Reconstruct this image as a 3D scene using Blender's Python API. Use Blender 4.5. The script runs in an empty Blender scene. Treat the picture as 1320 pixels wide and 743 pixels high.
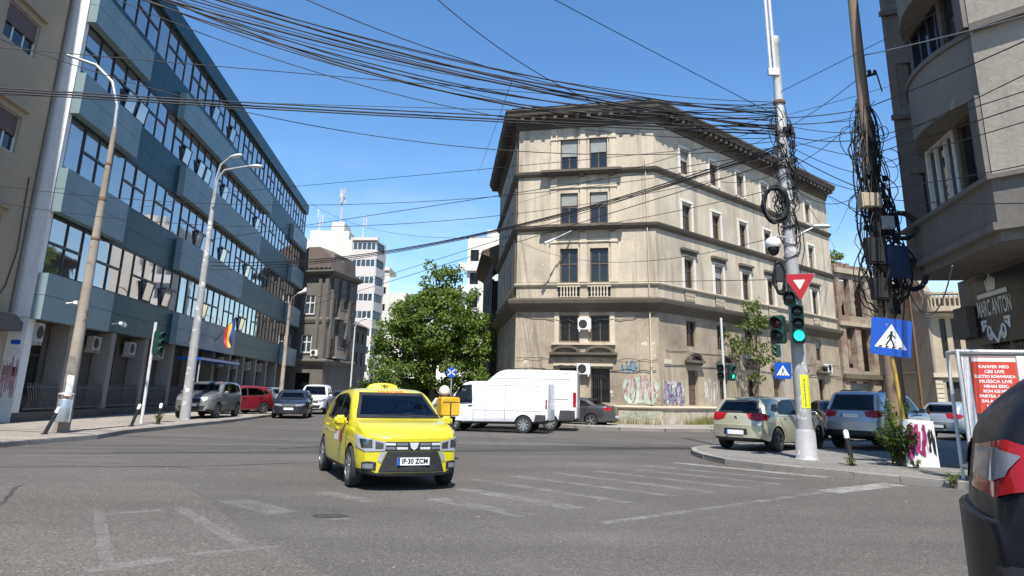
import bpy, bmesh, math, random
from mathutils import Vector, Matrix
from mathutils.bvhtree import BVHTree
from mathutils.geometry import delaunay_2d_cdt
random.seed(11)
sc = bpy.context.scene
col = sc.collection
R = math.radians
V = Vector
OFF = {}

# ------------------------------------------------------------------ mesh collector
class MB:
    def __init__(s):
        s.v = []; s.f = []; s.m = []
    def add(s, vs, fs, mi=0):
        n = len(s.v)
        s.v += [V(p) for p in vs]
        s.f += [[i + n for i in f] for f in fs]
        s.m += [mi] * len(fs)
    def obox(s, o, u, v, w, mi=0):
        o, u, v, w = V(o), V(u), V(v), V(w)
        s.add([o, o+u, o+u+v, o+v, o+w, o+u+w, o+u+v+w, o+v+w],
              [(0,3,2,1), (4,5,6,7), (0,1,5,4), (1,2,6,5), (2,3,7,6), (3,0,4,7)], mi)
    def box(s, x0, x1, y0, y1, z0, z1, mi=0):
        s.obox((x0,y0,z0), (x1-x0,0,0), (0,y1-y0,0), (0,0,z1-z0), mi)
    def cbox(s, c, sx, sy, sz, rz=0, mi=0):
        a = V((math.cos(rz), math.sin(rz), 0)); b = V((-a.y, a.x, 0))
        s.obox(V(c)-a*sx/2-b*sy/2-V((0,0,sz/2)), a*sx, b*sy, V((0,0,sz)), mi)
    def quad(s, a, b, c, d, mi=0):
        s.add([a,b,c,d], [(0,1,2,3)], mi)
    def poly(s, pts, mi=0):
        s.add(pts, [list(range(len(pts)))], mi)
    def prism(s, pts, h, mi=0):
        h = V(h); n = len(pts); pts = [V(p) for p in pts]
        s.add(pts + [p+h for p in pts], [list(range(n))[::-1], list(range(n, 2*n))] + [(i, (i+1) % n, n+(i+1) % n, n+i) for i in range(n)], mi)
    def tube(s, pts, r, n=8, mi=0, cap=True):
        pts = [V(p) for p in pts]; k = len(pts)
        rs = r if isinstance(r, (list, tuple)) else [r]*k
        vs = []; fs = []
        ref = None
        for i, p in enumerate(pts):
            d = (pts[min(i+1, k-1)] - pts[max(i-1, 0)])
            if d.length < 1e-9: d = V((0,0,1))
            d.normalize()
            if ref is None:
                ref = d.orthogonal().normalized()
            a = ref - d*ref.dot(d)
            if a.length < 1e-6: a = d.orthogonal()
            a.normalize(); ref = a
            b = d.cross(a)
            for j in range(n):
                t = 2*math.pi*j/n
                vs.append(p + (a*math.cos(t) + b*math.sin(t))*rs[i])
        for i in range(k-1):
            for j in range(n):
                j2 = (j+1) % n
                fs.append((i*n+j, i*n+j2, (i+1)*n+j2, (i+1)*n+j))
        if cap:
            fs.append(list(range(n))[::-1]); fs.append([(k-1)*n+j for j in range(n)])
        s.add(vs, fs, mi)
    def lathe(s, prof, n=16, o=(0,0,0), ax=(0,0,1), mi=0, cap=True):
        o = V(o); ax = V(ax).normalized(); a = ax.orthogonal().normalized(); b = ax.cross(a)
        vs = []; fs = []; k = len(prof)
        for r, z in prof:
            for j in range(n):
                t = 2*math.pi*j/n
                vs.append(o + ax*z + (a*math.cos(t) + b*math.sin(t))*max(r, 1e-4))
        for i in range(k-1):
            for j in range(n):
                j2 = (j+1) % n
                fs.append((i*n+j, i*n+j2, (i+1)*n+j2, (i+1)*n+j))
        if cap:
            fs.append(list(range(n))[::-1]); fs.append([(k-1)*n+j for j in range(n)])
        s.add(vs, fs, mi)
    def ball(s, c, rx, ry=None, rz=None, n=12, m=8, mi=0):
        ry = ry or rx; rz = rz or rx; c = V(c)
        vs = []; fs = []
        for i in range(m+1):
            t = math.pi*i/m
            for j in range(n):
                p = 2*math.pi*j/n
                vs.append(c + V((rx*math.sin(t)*math.cos(p), ry*math.sin(t)*math.sin(p), rz*math.cos(t))))
        for i in range(m):
            for j in range(n):
                j2 = (j+1) % n
                fs.append((i*n+j, (i+1)*n+j, (i+1)*n+j2, i*n+j2))
        s.add(vs, fs, mi)
    def merge(s, o, M=None):
        n = len(s.v)
        s.v += [(M @ p) if M else p.copy() for p in o.v]
        s.f += [[i+n for i in f] for f in o.f]; s.m += o.m
        return s

def obj(name, mb, mats, parent=None, smooth=None, base=False, kind=None, label=None):
    if isinstance(mb, MB):
        if not isinstance(mats, (list, tuple)): mats = [mats]
        vs = mb.v
        lo = V((min(p.x for p in vs), min(p.y for p in vs), min(p.z for p in vs)))
        hi = V((max(p.x for p in vs), max(p.y for p in vs), max(p.z for p in vs)))
        c = (lo+hi)/2
        if parent is None or base: c.z = lo.z
        me = bpy.data.meshes.new(name)
        me.from_pydata([p-c for p in vs], [], mb.f)
        for m in mats: me.materials.append(m)
        if len(mats) > 1: me.polygons.foreach_set('material_index', mb.m)
        if smooth is not None:
            me.polygons.foreach_set('use_smooth', [True]*len(me.polygons))
            me.update()
            if smooth < 179: me.set_sharp_from_angle(angle=R(smooth))
        me.update()
    o = bpy.data.objects.new(name, me); col.objects.link(o)
    if parent is not None:
        o.parent = parent; o.location = c - OFF[parent]
    else:
        o.location = c
    OFF[o] = c
    if kind: o['kind'] = kind
    if label: o['label'] = label
    return o

def tag(o, label, cat, group=None, kind=None):
    o['label'] = label; o['category'] = cat
    if group: o['group'] = group
    if kind: o['kind'] = kind
    return o
def thing(name, label, cat, loc=(0,0,0), rz=0., group=None, world=False):
    o = bpy.data.objects.new(name, None); col.objects.link(o)
    o.empty_display_size = .3
    o.location = loc; o.rotation_euler = (0,0,rz)
    OFF[o] = V(loc) if world else V((0,0,0))
    return tag(o, label, cat, group)
def dup(root, loc=None, rz=None, label=None, group=None):
    r = root.copy(); col.objects.link(r)
    if loc is not None: r.location = loc
    if rz is not None: r.rotation_euler = (0,0,rz)
    if label: r['label'] = label
    if group: r['group'] = group
    for ch in root.children:
        c = ch.copy(); col.objects.link(c); c.parent = r
        for g in ch.children:
            d = g.copy(); col.objects.link(d); d.parent = c
    return r
def dup_part(src, parent, shift):
    c = src.copy(); col.objects.link(c); c.parent = parent; c.location = src.location + V(shift)
    for g in src.children:
        d = g.copy(); col.objects.link(d); d.parent = c
    return c

# ------------------------------------------------------------------ materials
def newmat(name):
    m = bpy.data.materials.new(name); m.use_nodes = True
    nt = m.node_tree; nt.nodes.clear()
    out = nt.nodes.new('ShaderNodeOutputMaterial')
    b = nt.nodes.new('ShaderNodeBsdfPrincipled')
    nt.links.new(b.outputs[0], out.inputs[0])
    return m, nt, b
def nd(nt, typ, ins=None, **kw):
    n = nt.nodes.new(typ)
    for k, v in kw.items(): setattr(n, k, v)
    for k, v in (ins or {}).items():
        if isinstance(v, tuple) and len(v) == 2 and hasattr(v[0], 'outputs'):
            nt.links.new(v[0].outputs[v[1]], n.inputs[k])
        elif hasattr(v, 'outputs'):
            nt.links.new(v.outputs[0], n.inputs[k])
        else: n.inputs[k].default_value = v
    return n
def noise(nt, vec, scale, detail=4, rough=.55):
    return nd(nt, 'ShaderNodeTexNoise', {'Vector': vec, 'Scale': scale, 'Detail': detail, 'Roughness': rough})
def ramp(nt, fac, a, b, c0=(0,0,0,1), c1=(1,1,1,1)):
    r = nd(nt, 'ShaderNodeValToRGB', {'Fac': fac})
    e = r.color_ramp.elements; e[0].position = a; e[1].position = b; e[0].color = c0; e[1].color = c1
    return r
def mix(nt, fac, a, b, typ='MIX'):
    n = nt.nodes.new('ShaderNodeMix'); n.data_type = 'RGBA'; n.blend_type = typ
    for s, v in ((n.inputs['Factor'], fac), (n.inputs[6], a), (n.inputs[7], b)):
        if isinstance(v, bpy.types.Node):
            nt.links.new(v.outputs[2 if v.bl_idname == 'ShaderNodeMix' else 0], s)
        elif isinstance(v, (tuple, list)): s.default_value = tuple(v) if len(v) == 4 else tuple(v)+(1,)
        else: s.default_value = v
    return n
def setcol(nt, b, n, inp='Base Color'):
    nt.links.new(n.outputs[2 if n.bl_idname == 'ShaderNodeMix' else 0], b.inputs[inp])
def mapping(nt, src, scale):
    return nd(nt, 'ShaderNodeMapping', {'Vector': src, 'Scale': scale})
def pos(nt): return nd(nt, 'ShaderNodeNewGeometry')
def bump(nt, b, h, strength=.3, dist=.02):
    n = nd(nt, 'ShaderNodeBump', {'Height': h, 'Strength': strength, 'Distance': dist})
    nt.links.new(n.outputs[0], b.inputs['Normal'])
def plain(name, c, rough=.6, metal=0., var=.12, scale=6., coat=0., spec=.5, bmp=0.):
    m, nt, b = newmat(name)
    b.inputs['Roughness'].default_value = rough; b.inputs['Metallic'].default_value = metal
    b.inputs['Coat Weight'].default_value = coat; b.inputs['Coat Roughness'].default_value = .04
    b.inputs['Specular IOR Level'].default_value = spec
    if var > 0:
        tc = nd(nt, 'ShaderNodeTexCoord')
        n = noise(nt, (tc, 'Object'), scale, 5)
        r = ramp(nt, n, .3, .72)
        setcol(nt, b, mix(nt, r, [x*(1-var) for x in c], [min(1, x*(1+var)) for x in c]))
        if bmp: bump(nt, b, n, bmp)
    else: b.inputs['Base Color'].default_value = (*c, 1)
    return m
def stucco(name, c, dirt, amount=.5, rough=.9, streak=.5, bmp=.25, patches=None, crack=False):
    """weathered plaster: broad stains, vertical streaks, fine grain, optional bare patches"""
    m, nt, b = newmat(name)
    g = (pos(nt), 'Position')
    big = ramp(nt, noise(nt, g, .35, 6, .6), .38, .70)
    st = ramp(nt, noise(nt, mapping(nt, g, (1.6, 1.6, .12)), 1.3, 6, .65), .42, .74)
    fine = noise(nt, g, 9, 6, .7)
    k = nd(nt, 'ShaderNodeMath', {0: st, 1: streak}, operation='MULTIPLY')
    k2 = nd(nt, 'ShaderNodeMath', {0: big, 1: amount}, operation='MULTIPLY')
    k3 = nd(nt, 'ShaderNodeMath', {0: k, 1: k2}, operation='MAXIMUM')
    base = mix(nt, ramp(nt, fine, .3, .75), [x*.84 for x in c], [x*1.10 for x in c])
    out = mix(nt, k3, base, dirt)
    sp = ramp(nt, noise(nt, g, 2.6, 8, .72), .60, .70)
    out = mix(nt, nd(nt, 'ShaderNodeMath', {0: sp, 1: .45*amount}, operation='MULTIPLY'), out, dirt)
    if crack:
        wob = nd(nt, 'ShaderNodeVectorMath', {0: g, 1: (noise(nt, g, 1.4, 5, .7), 1)}, operation='ADD')
        vo = nd(nt, 'ShaderNodeTexVoronoi', {'Vector': wob, 'Scale': .42}, feature='DISTANCE_TO_EDGE')
        ck = nd(nt, 'ShaderNodeMath', {0: ramp(nt, vo, .0015, .007, (.6,.6,.6,1), (0,0,0,1)), 1: ramp(nt, noise(nt, g, .6, 3), .50, .64)}, operation='MULTIPLY')
        out = mix(nt, ck, out, [x*.45 for x in dirt])
    if patches:
        pm = ramp(nt, noise(nt, g, patches[1], 7, .62), patches[2], patches[2]+.03)
        out = mix(nt, pm, out, patches[0])
    setcol(nt, b, out)
    b.inputs['Roughness'].default_value = rough
    bump(nt, b, fine, bmp, .03)
    return m
def paint(name, c, metal=0., rough=.35, coat=1., spec=.5):
    m, nt, b = newmat(name); b.inputs['Specular IOR Level'].default_value = spec
    b.inputs['Metallic'].default_value = metal; b.inputs['Roughness'].default_value = rough
    b.inputs['Coat Weight'].default_value = coat; b.inputs['Coat Roughness'].default_value = .05
    tc = nd(nt, 'ShaderNodeTexCoord')
    n = ramp(nt, noise(nt, (tc, 'Object'), 2.2, 6, .65), .35, .75)
    setcol(nt, b, mix(nt, n, c, [x*.86+.012 for x in c]))
    rr = nd(nt, 'ShaderNodeMapRange', {'Value': noise(nt, (tc, 'Object'), 7, 5), 'To Min': .03, 'To Max': .14})
    nt.links.new(rr.outputs[0], b.inputs['Coat Roughness'])
    return m
def glassy(name, c=(.012,.015,.018), ior=1.5, rough=.02, spec=.5, metal=0., wav=0.):
    m, nt, b = newmat(name)
    b.inputs['Base Color'].default_value = (*c, 1); b.inputs['Roughness'].default_value = rough
    b.inputs['IOR'].default_value = ior; b.inputs['Metallic'].default_value = metal
    b.inputs['Specular IOR Level'].default_value = spec
    if wav:
        g = (pos(nt), 'Position')
        bump(nt, b, noise(nt, g, .9, 2), wav, .05)
    return m
def emit(name, c, s):
    m, nt, b = newmat(name)
    b.inputs['Base Color'].default_value = (*c, 1)
    b.inputs['Emission Color'].default_value = (*c, 1); b.inputs['Emission Strength'].default_value = s
    return m
def leafmat(name, c, c2, trans=.35):
    m, nt, b = newmat(name)
    g = pos(nt)
    rnd = (g, 'Random Per Island')
    mm = mix(nt, 0.5, c, c2)
    nt.links.new(g.outputs['Random Per Island'], mm.inputs['Factor'])
    setcol(nt, b, mm)
    b.inputs['Roughness'].default_value = .55
    b.inputs['Specular IOR Level'].default_value = .35
    t = nd(nt, 'ShaderNodeBsdfTranslucent')
    m2 = mix(nt, .5, mm, (.20,.30,.03), 'MIX')
    nt.links.new(m2.outputs[2], t.inputs[0])
    ms = nd(nt, 'ShaderNodeMixShader', {0: trans, 1: (b, 0), 2: (t, 0)})
    out = [n for n in nt.nodes if n.bl_idname == 'ShaderNodeOutputMaterial'][0]
    nt.links.new(ms.outputs[0], out.inputs[0])
    return m

M = {}
M['black'] = plain('black_plastic', (.018,.018,.019), .55, var=.2)
M['rubber'] = plain('tyre_rubber', (.022,.022,.023), .85, var=.3, scale=12)
M['alloy'] = plain('alloy', (.42,.43,.44), .35, .8, var=.1)
M['steelrim'] = plain('black_steel_rim', (.03,.03,.032), .45, .4)
M['hubcap'] = plain('grey_hubcap', (.30,.31,.32), .4, .5)
def seeglass(name, tint, rough=.02, ior=1.5, add=.015):
    m, nt, b = newmat(name); nt.nodes.remove(b)
    out = nt.nodes[0]
    t = nd(nt, 'ShaderNodeBsdfTransparent', {'Color': (*tint, 1)}); g = nd(nt, 'ShaderNodeBsdfGlossy', {'Roughness': rough, 'Color': (1,1,1,1)})
    f = nd(nt, 'ShaderNodeFresnel', {'IOR': ior})
    k = nd(nt, 'ShaderNodeMath', {0: f, 1: add}, operation='ADD')
    ms = nd(nt, 'ShaderNodeMixShader', {0: k, 1: t, 2: g}); nt.links.new(ms.outputs[0], out.inputs[0])
    return m
M['carglass'] = seeglass('car_glass', (.50,.54,.53)); M['tint'] = seeglass('tinted_car_glass', (.20,.21,.21), .03, 1.45, 0.); M['darkgloss'] = glassy('dark_gloss', (.008,.010,.012), 1.52)
M['cabin'] = plain('cabin_lining', (.045,.044,.043), .9, var=.15); M['seat'] = plain('seat_cloth', (.035,.036,.04), .85, var=.2)
M['paleglass'] = glassy('pale_car_glass', (.05,.065,.075), 1.6)
M['lamp'] = glassy('lamp_lens', (.35,.37,.40), 1.5, .08)
M['lampdark'] = glassy('lamp_lens_dark', (.16,.17,.19), 1.6, .06); M['headlamp'] = glassy('clear_headlamp', (.34,.36,.38), 1.6, .05); M['grillebar'] = plain('bright_trim', (.72,.73,.75), .25, .35, var=0)
M['redoff'] = glassy('unlit_red_lens', (.085,.004,.006), 1.5, .12)
M['redlens'] = glassy('red_lens', (.30,.010,.014), 1.5, .08)
M['darkchrome'] = plain('dark_chrome', (.20,.21,.22), .25, 1., var=0)
M['orangelens'] = glassy('orange_lens', (.7,.18,.02), 1.5, .1)
M['chrome'] = plain('chrome', (.62,.63,.65), .15, 1., var=0)
M['white'] = plain('white_plate', (.78,.78,.76), .5, var=.05)
M['blue'] = plain('blue_sign', (.008,.075,.42), .35, var=.06)
M['platefont'] = plain('plate_black', (.01,.01,.01), .5, var=0)
M['galv'] = plain('galvanised_steel', (.40,.41,.42), .5, .35, var=.18, scale=9)
M['galvdark'] = plain('dark_grey_plastic', (.07,.07,.075), .5, .2, var=.15)
M['rust'] = plain('rusty_metal', (.17,.11,.07), .85, .1, var=.4, scale=8)
M['cable'] = plain('black_cable', (.012,.012,.014), .6, var=0)
M['greycable'] = plain('grey_cable', (.16,.16,.17), .6, var=.1)

# ------------------------------------------------------------------ facade frames
class Fr:
    """vertical plane seen from outside: s runs to the viewer's right, z up, out = towards the viewer"""
    def __init__(f, o, x):
        f.o = V((o[0], o[1], 0)); f.x = V((x[0], x[1], 0)).normalized(); f.n = V((f.x.y, -f.x.x, 0))
    def p(f, s, z, out=0.): return f.o + f.x*s + f.n*out + V((0,0,z))
    def box(f, mb, s0, s1, z0, z1, o0, o1, mi=0):
        mb.obox(f.p(s0, z0, o1), f.x*(s1-s0), -f.n*(o1-o0), V((0,0,z1-z0)), mi)
    def quad(f, mb, s0, s1, z0, z1, out, mi=0):
        mb.quad(f.p(s0,z0,out), f.p(s1,z0,out), f.p(s1,z1,out), f.p(s0,z1,out), mi)
    def poly(f, mb, pts, out, mi=0): mb.poly([f.p(a,b,out) for a, b in pts], mi)
    def prism(f, mb, pts, o0, o1, mi=0): mb.prism([f.p(a,b,o0) for a, b in pts], f.n*(o1-o0), mi)
    def wall(f, mb, s0, s1, z0, z1, holes=(), depth=.2, out=0., mi=0, mr=None):
        mr = mi if mr is None else mr
        xs = sorted({s0, s1} | {h[0] for h in holes} | {h[1] for h in holes})
        zs = sorted({z0, z1} | {h[2] for h in holes} | {h[3] for h in holes})
        xs = [x for x in xs if s0 <= x <= s1]; zs = [z for z in zs if z0 <= z <= z1]
        for i in range(len(xs)-1):
            for j in range(len(zs)-1):
                cx, cz = (xs[i]+xs[i+1])/2, (zs[j]+zs[j+1])/2
                if any(h[0] < cx < h[1] and h[2] < cz < h[3] for h in holes): continue
                f.quad(mb, xs[i], xs[i+1], zs[j], zs[j+1], out, mi)
        for a, b, c, d in holes:
            P = lambda s, z, o: f.p(s, z, o)
            mb.quad(P(a,c,out), P(b,c,out), P(b,c,out-depth), P(a,c,out-depth), mr)
            mb.quad(P(a,d,out-depth), P(b,d,out-depth), P(b,d,out), P(a,d,out), mr)
            mb.quad(P(a,c,out-depth), P(a,d,out-depth), P(a,d,out), P(a,c,out), mr)
            mb.quad(P(b,c,out), P(b,d,out), P(b,d,out-depth), P(b,c,out-depth), mr)

def window(parent, fr, s0, s1, z0, z1, depth, frame, pane, nx=2, rows=(), fw=.06, th=.07, out=0., blind=0, blindmat=None, name='window', sill=None):
    """frame mesh with a pane sub-part (and a blind); rows = transom heights as fractions"""
    mb = MB(); a = out-depth
    for x0, x1, y0, y1 in ((s0,s0+fw,z0,z1), (s1-fw,s1,z0,z1), (s0+fw,s1-fw,z0,z0+fw), (s0+fw,s1-fw,z1-fw,z1)):
        fr.box(mb, x0, x1, y0, y1, a-.01, a+th)
    for i in range(1, nx):
        c = s0+(s1-s0)*i/nx; fr.box(mb, c-fw*.5, c+fw*.5, z0+fw, z1-fw, a-.01, a+th*.8)
    for r_ in rows:
        c = z0+(z1-z0)*r_; fr.box(mb, s0+fw, s1-fw, c-fw*.5, c+fw*.5, a-.01, a+th*.9)
    o = obj(name, mb, frame, parent)
    g = MB(); fr.box(g, s0+fw*.5, s1-fw*.5, z0+fw*.5, z1-fw*.5, a+.004, a+.02)
    obj('pane', g, pane, o)
    if blind:
        g = MB(); fr.box(g, s0+fw, s1-fw, z1-(z1-z0)*blind, z1-fw*.6, a+.02, a+th*1.3)
        obj('blind', g, blindmat, o)
    if sill:
        g = MB(); fr.box(g, s0-.08, s1+.08, z0-.09, z0-.002, -depth+.08, .09)
        obj('sill', g, sill, o)
    return o

def text_mb(body, size=1., bold=0., align='CENTER'):
    c = bpy.data.curves.new('lettering', 'FONT'); c.body = body; c.size = size
    c.align_x = align; c.align_y = 'CENTER'; c.offset = bold; c.resolution_u = 3; c.fill_mode = 'FRONT'
    o = bpy.data.objects.new('lettering', c); col.objects.link(o)
    dg = bpy.context.evaluated_depsgraph_get()
    me = bpy.data.meshes.new_from_object(o.evaluated_get(dg))
    mb = MB(); mb.add([v.co for v in me.vertices], [list(p.vertices) for p in me.polygons])
    bpy.data.objects.remove(o); bpy.data.curves.remove(c); bpy.data.meshes.remove(me)
    return mb
def place_text(mb, o, x, z, sx=1., sz=1., flat=None):
    """text plane -> 3D: x axis and up axis vectors"""
    r = MB(); o = V(o); x = V(x).normalized(); z = V(z).normalized()
    r.add([o + x*p.x*sx + z*p.y*sz for p in mb.v], mb.f)
    return r

# ------------------------------------------------------------------ vehicles
def pch(pts):
    """monotone cubic through (x, y) points"""
    xs = [p[0] for p in pts]; ys = [p[1] for p in pts]; n = len(xs)
    d = [(ys[i+1]-ys[i])/(xs[i+1]-xs[i]) for i in range(n-1)]
    m = [d[0]] + [0 if d[i-1]*d[i] <= 0 else 2*d[i-1]*d[i]/(d[i-1]+d[i]) for i in range(1, n-1)] + [d[-1]]
    def f(x):
        if x <= xs[0]: return ys[0]
        if x >= xs[-1]: return ys[-1]
        i = 0
        while x > xs[i+1]: i += 1
        h = xs[i+1]-xs[i]; t = (x-xs[i])/h
        return ((2*t**3-3*t*t+1)*ys[i] + (t**3-2*t*t+t)*h*m[i] + (-2*t**3+3*t*t)*ys[i+1] + (t**3-t*t)*h*m[i+1])
    return f
def section(T, B, Z, w, tum, rr):
    h = max(T-B, .012)
    k = min(1, h/.3)
    rz = min((.085*k+.008)*rr, h*.7); ry = (.13*k+.05)*rr
    pts = [(0,Z), (.5*w,Z), (.84*w,Z+.005), (.94*w,Z+.035), (.978*w,Z+.10), (.994*w,Z+.22*(B-Z)+.06), (w,Z+.5*(B-Z)), (w,Z+.72*(B-Z)),
           (.996*w,B-.09*min(1,(B-Z))), (.985*w,B-.035*min(1,(B-Z))), (.965*w,B)]
    yw = .962*w
    for t in (.12, .4, .7, 1.):
        pts.append((yw - tum*(h-rz)*t, B+(h-rz)*t+.001))
    y1, z1 = pts[-1]; y2 = max(y1-ry, y1*.5)
    for t in (.25, .5, .75, 1.):
        cy, cz = y1-.18*ry, T-.004
        a = (1-t)**2; b = 2*t*(1-t); c = t*t
        pts.append((a*y1+b*cy+c*y2, a*z1+b*cz+c*T))
    pts.append((y2*.5, T+.010*k+.004)); pts.append((0, T+.014*k+.006))
    return pts
def loft(S):
    L = S['L']; hl = L/2
    T, B, Z, W = pch(S['top']), pch(S['belt']), pch(S['bot']), pch(S['plan'])
    xs = set(round(-hl + L*i/64, 4) for i in range(65))
    xs |= {round(p[0], 4) for p in S['top']}
    xs = sorted(xs)
    rings = []; tum = S.get('tum', .28); rr = S.get('rr', 1.)
    fs_, rs = S.get('fsw', .16), S.get('rsw', .10); A_ = 1.
    def place(x, pts):
        r = []
        full = pts + [(-y, z) for y, z in pts[-2:0:-1]]
        w0 = S['W']/2
        for y, z in full:
            q = min(1.2, abs(y)/w0)
            a = max(0, (x-.1)/(hl-.1)); b = max(0, (-x-.1)/(hl-.1))
            r.append(V((x - fs_*q**2.4*a**1.6 + rs*q**2.4*b**1.6, y, z)))
        return r
    for x in xs:
        b = B(x); t = max(T(x), b+.012)
        rings.append(place(x, section(t, b, Z(x), W(x)*S['W']/2, tum, rr)))
    def inset(ring, dx, fac, side):
        c = sum(ring, V())/len(ring)
        return [V((p.x+dx*side, c.y+(p.y-c.y)*fac, c.z+(p.z-c.z)*fac)) for p in ring]
    r0, r1 = rings[0], rings[-1]
    rings = [inset(r0,.05,.90,-1), inset(r0,.035,.965,-1), inset(r0,.016,.99,-1)] + rings + [inset(r1,.016,.99,1), inset(r1,.035,.965,1), inset(r1,.05,.90,1)]
    n = len(rings[0]); mb = MB()
    half = (n//2)+1
    vs = [p for r_ in rings for p in r_]; fs = []; ms = []
    low = S.get('trim', 3)
    for i in range(len(rings)-1):
        for j in range(n):
            j2 = (j+1) % n
            fs.append((i*n+j, i*n+j2, (i+1)*n+j2, (i+1)*n+j))
            k = min(j, n-1-j)
            ms.append(1 if k < low else 0)
    # curved end caps: rows across the width follow the plan sweep
    w0 = S['W']/2; K = 14
    for ri, sg, sw in ((0, -1, rs), (len(rings)-1, 1, fs_), ):
        src = (r0 if sg < 0 else r1); rg = rings[ri]
        xe = (xs[0] if sg < 0 else xs[-1]) + .05*sg
        rows = []
        for j in range(1, half-1):
            a, b = rg[j], rg[n-j]; q0 = min(1.2, abs(src[j].y)/w0); row = [ri*n+j]
            for k in range(1, K):
                t = 1-2*k/K
                x = xe - sg*sw*(q0*abs(t))**2.4*A_
                vs.append(V((x, a.y*t, a.z))); row.append(len(vs)-1)
            row.append(ri*n+n-j); rows.append(row)
        for j in range(len(rows)-1):
            for k in range(K):
                f = (rows[j][k], rows[j][k+1], rows[j+1][k+1], rows[j+1][k]); fs.append(f if sg > 0 else f[::-1]); ms.append(0)
        for row, c, fl in ((rows[0], ri*n, 1), (rows[-1], ri*n+half-1, 0)):
            for k in range(K):
                fs.append((row[k], row[k+1], c)); ms.append(0)
    mb.v = vs; mb.f = fs; mb.m = ms
    return mb
class Body:
    def __init__(s, S):
        s.S = S; s.mb = loft(S)
        bm = bmesh.new()
        vv = [bm.verts.new(p) for p in s.mb.v]
        for f in s.mb.f: bm.faces.new([vv[i] for i in f])
        bmesh.ops.recalc_face_normals(bm, faces=bm.faces); bm.normal_update()
        s.bvh = BVHTree.FromBMesh(bm); bm.free()
    def flat(s, poly, step):
        pts = []; n = len(poly)
        for i in range(n):
            a, b = V(poly[i]), V(poly[(i+1) % n]); k = max(1, int((b-a).length/step))
            pts += [a.lerp(b, j/k) for j in range(k)]
        nb = len(pts)
        xs = [p.x for p in pts]; ys = [p.y for p in pts]
        def ins(x, y):
            c = False
            for i in range(nb):
                a, b = pts[i], pts[i-1]
                if (a.y > y) != (b.y > y) and x < (b.x-a.x)*(y-a.y)/(b.y-a.y)+a.x: c = not c
            return c
        x = min(xs)+step*.5
        extra = []
        while x < max(xs):
            y = min(ys)+step*.5
            while y < max(ys):
                if ins(x, y) and min((V((x,y))-p).length for p in pts) > step*.4: extra.append(V((x,y)))
                y += step
            x += step
        r = delaunay_2d_cdt([p.to_2d() for p in pts]+extra, [], [list(range(nb))], 1, 1e-5)
        return r[0], r[2]
    def patch(s, poly, axis, off=.006, step=.09):
        """2D outline projected onto the body: L/R side in (x,z), F/B end in (y,z), T top in (x,y)"""
        vs, fs = s.flat(poly, step); mb = MB(); out = []
        for p in vs:
            if axis == 'L': o, d = V((p.x, 4, p.y)), V((0,-1,0))
            elif axis == 'R': o, d = V((p.x, -4, p.y)), V((0,1,0))
            elif axis == 'F': o, d = V((8, p.x, p.y)), V((-1,0,0))
            elif axis == 'B': o, d = V((-8, p.x, p.y)), V((1,0,0))
            else: o, d = V((p.x, p.y, 6)), V((0,0,-1))
            h, nn, _, _ = s.bvh.ray_cast(o, d)
            if h is None:
                q = {'L': V((p.x, s.S['W']/2, p.y)), 'R': V((p.x, -s.S['W']/2, p.y)), 'F': V((s.S['L']/2, p.x, p.y)), 'B': V((-s.S['L']/2, p.x, p.y)), 'T': V((p.x,p.y,1.))}[axis]
                h, nn, _, _ = s.bvh.find_nearest(q)
            if nn.dot(d) > 0: nn = -nn
            out.append(h + nn*off)
        f0 = max(fs, key=lambda f: (out[f[1]]-out[f[0]]).cross(out[f[2]]-out[f[0]]).length)
        if (out[f0[1]]-out[f0[0]]).cross(out[f0[2]]-out[f0[0]]).dot(d) > 0: fs = [tuple(f)[::-1] for f in fs]
        mb.add(out, fs); return mb
    def ring(s, outer, inner, axis, off=.006, step=.06):
        n = len(outer); A = []; Bq = []
        for i in range(n):
            a, b = V(outer[i]), V(outer[(i+1) % n]); c, d = V(inner[i]), V(inner[(i+1) % n]); k = max(1, int((b-a).length/step))
            for j in range(k): A.append(a.lerp(b, j/k)); Bq.append(c.lerp(d, j/k))
        keep = s.flat; m = len(A); fs = [(i, (i+1) % m, m+(i+1) % m, m+i) for i in range(m)]
        s.flat = lambda poly, st: (A+Bq, fs)
        r = s.patch(outer, axis, off, step); s.flat = keep
        return r
    def snap(s, pts, off=.006, step=.05):
        """3D outline near the body, snapped to its nearest surface (corner lamps)"""
        pts = [V(p) for p in pts]; c = sum(pts, V())/len(pts)
        nrm = V()
        for i in range(len(pts)): nrm += (pts[i]-c).cross(pts[(i+1) % len(pts)]-c)
        nrm.normalize(); a = V((0,0,1)).cross(nrm)
        a = a.normalized() if a.length > .05 else V((1,0,0)); b = nrm.cross(a)
        vs, fs = s.flat([((p-c).dot(a), (p-c).dot(b)) for p in pts], step)
        # keep outline depth by inverse-distance weights
        mb = MB(); out = []
        for v in vs:
            w = 0; dsum = 0
            for p in pts:
                q = V(((p-c).dot(a), (p-c).dot(b))); k = 1/((q-v).length_squared+1e-4); w += k; dsum += k*(p-c).dot(nrm)
            q = c + a*v.x + b*v.y + nrm*(dsum/w)
            dg_ = V((.80*(1 if c.x > 0 else -1), .60*(1 if c.y > 0 else -1), 0))
            h, nn, _, _ = s.bvh.ray_cast(q+dg_*3, -dg_)
            if h is None: h, nn, _, _ = s.bvh.find_nearest(q)
            if nn.dot(dg_) < 0: nn = -nn
            out.append(h + nn*off)
        f0 = max(fs, key=lambda f: (out[f[1]]-out[f[0]]).cross(out[f[2]]-out[f[0]]).length)
        if (out[f0[1]]-out[f0[0]]).cross(out[f0[2]]-out[f0[0]]).dot(dg_) < 0: fs = [tuple(f)[::-1] for f in fs]
        mb.add(out, fs); return mb
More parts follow.
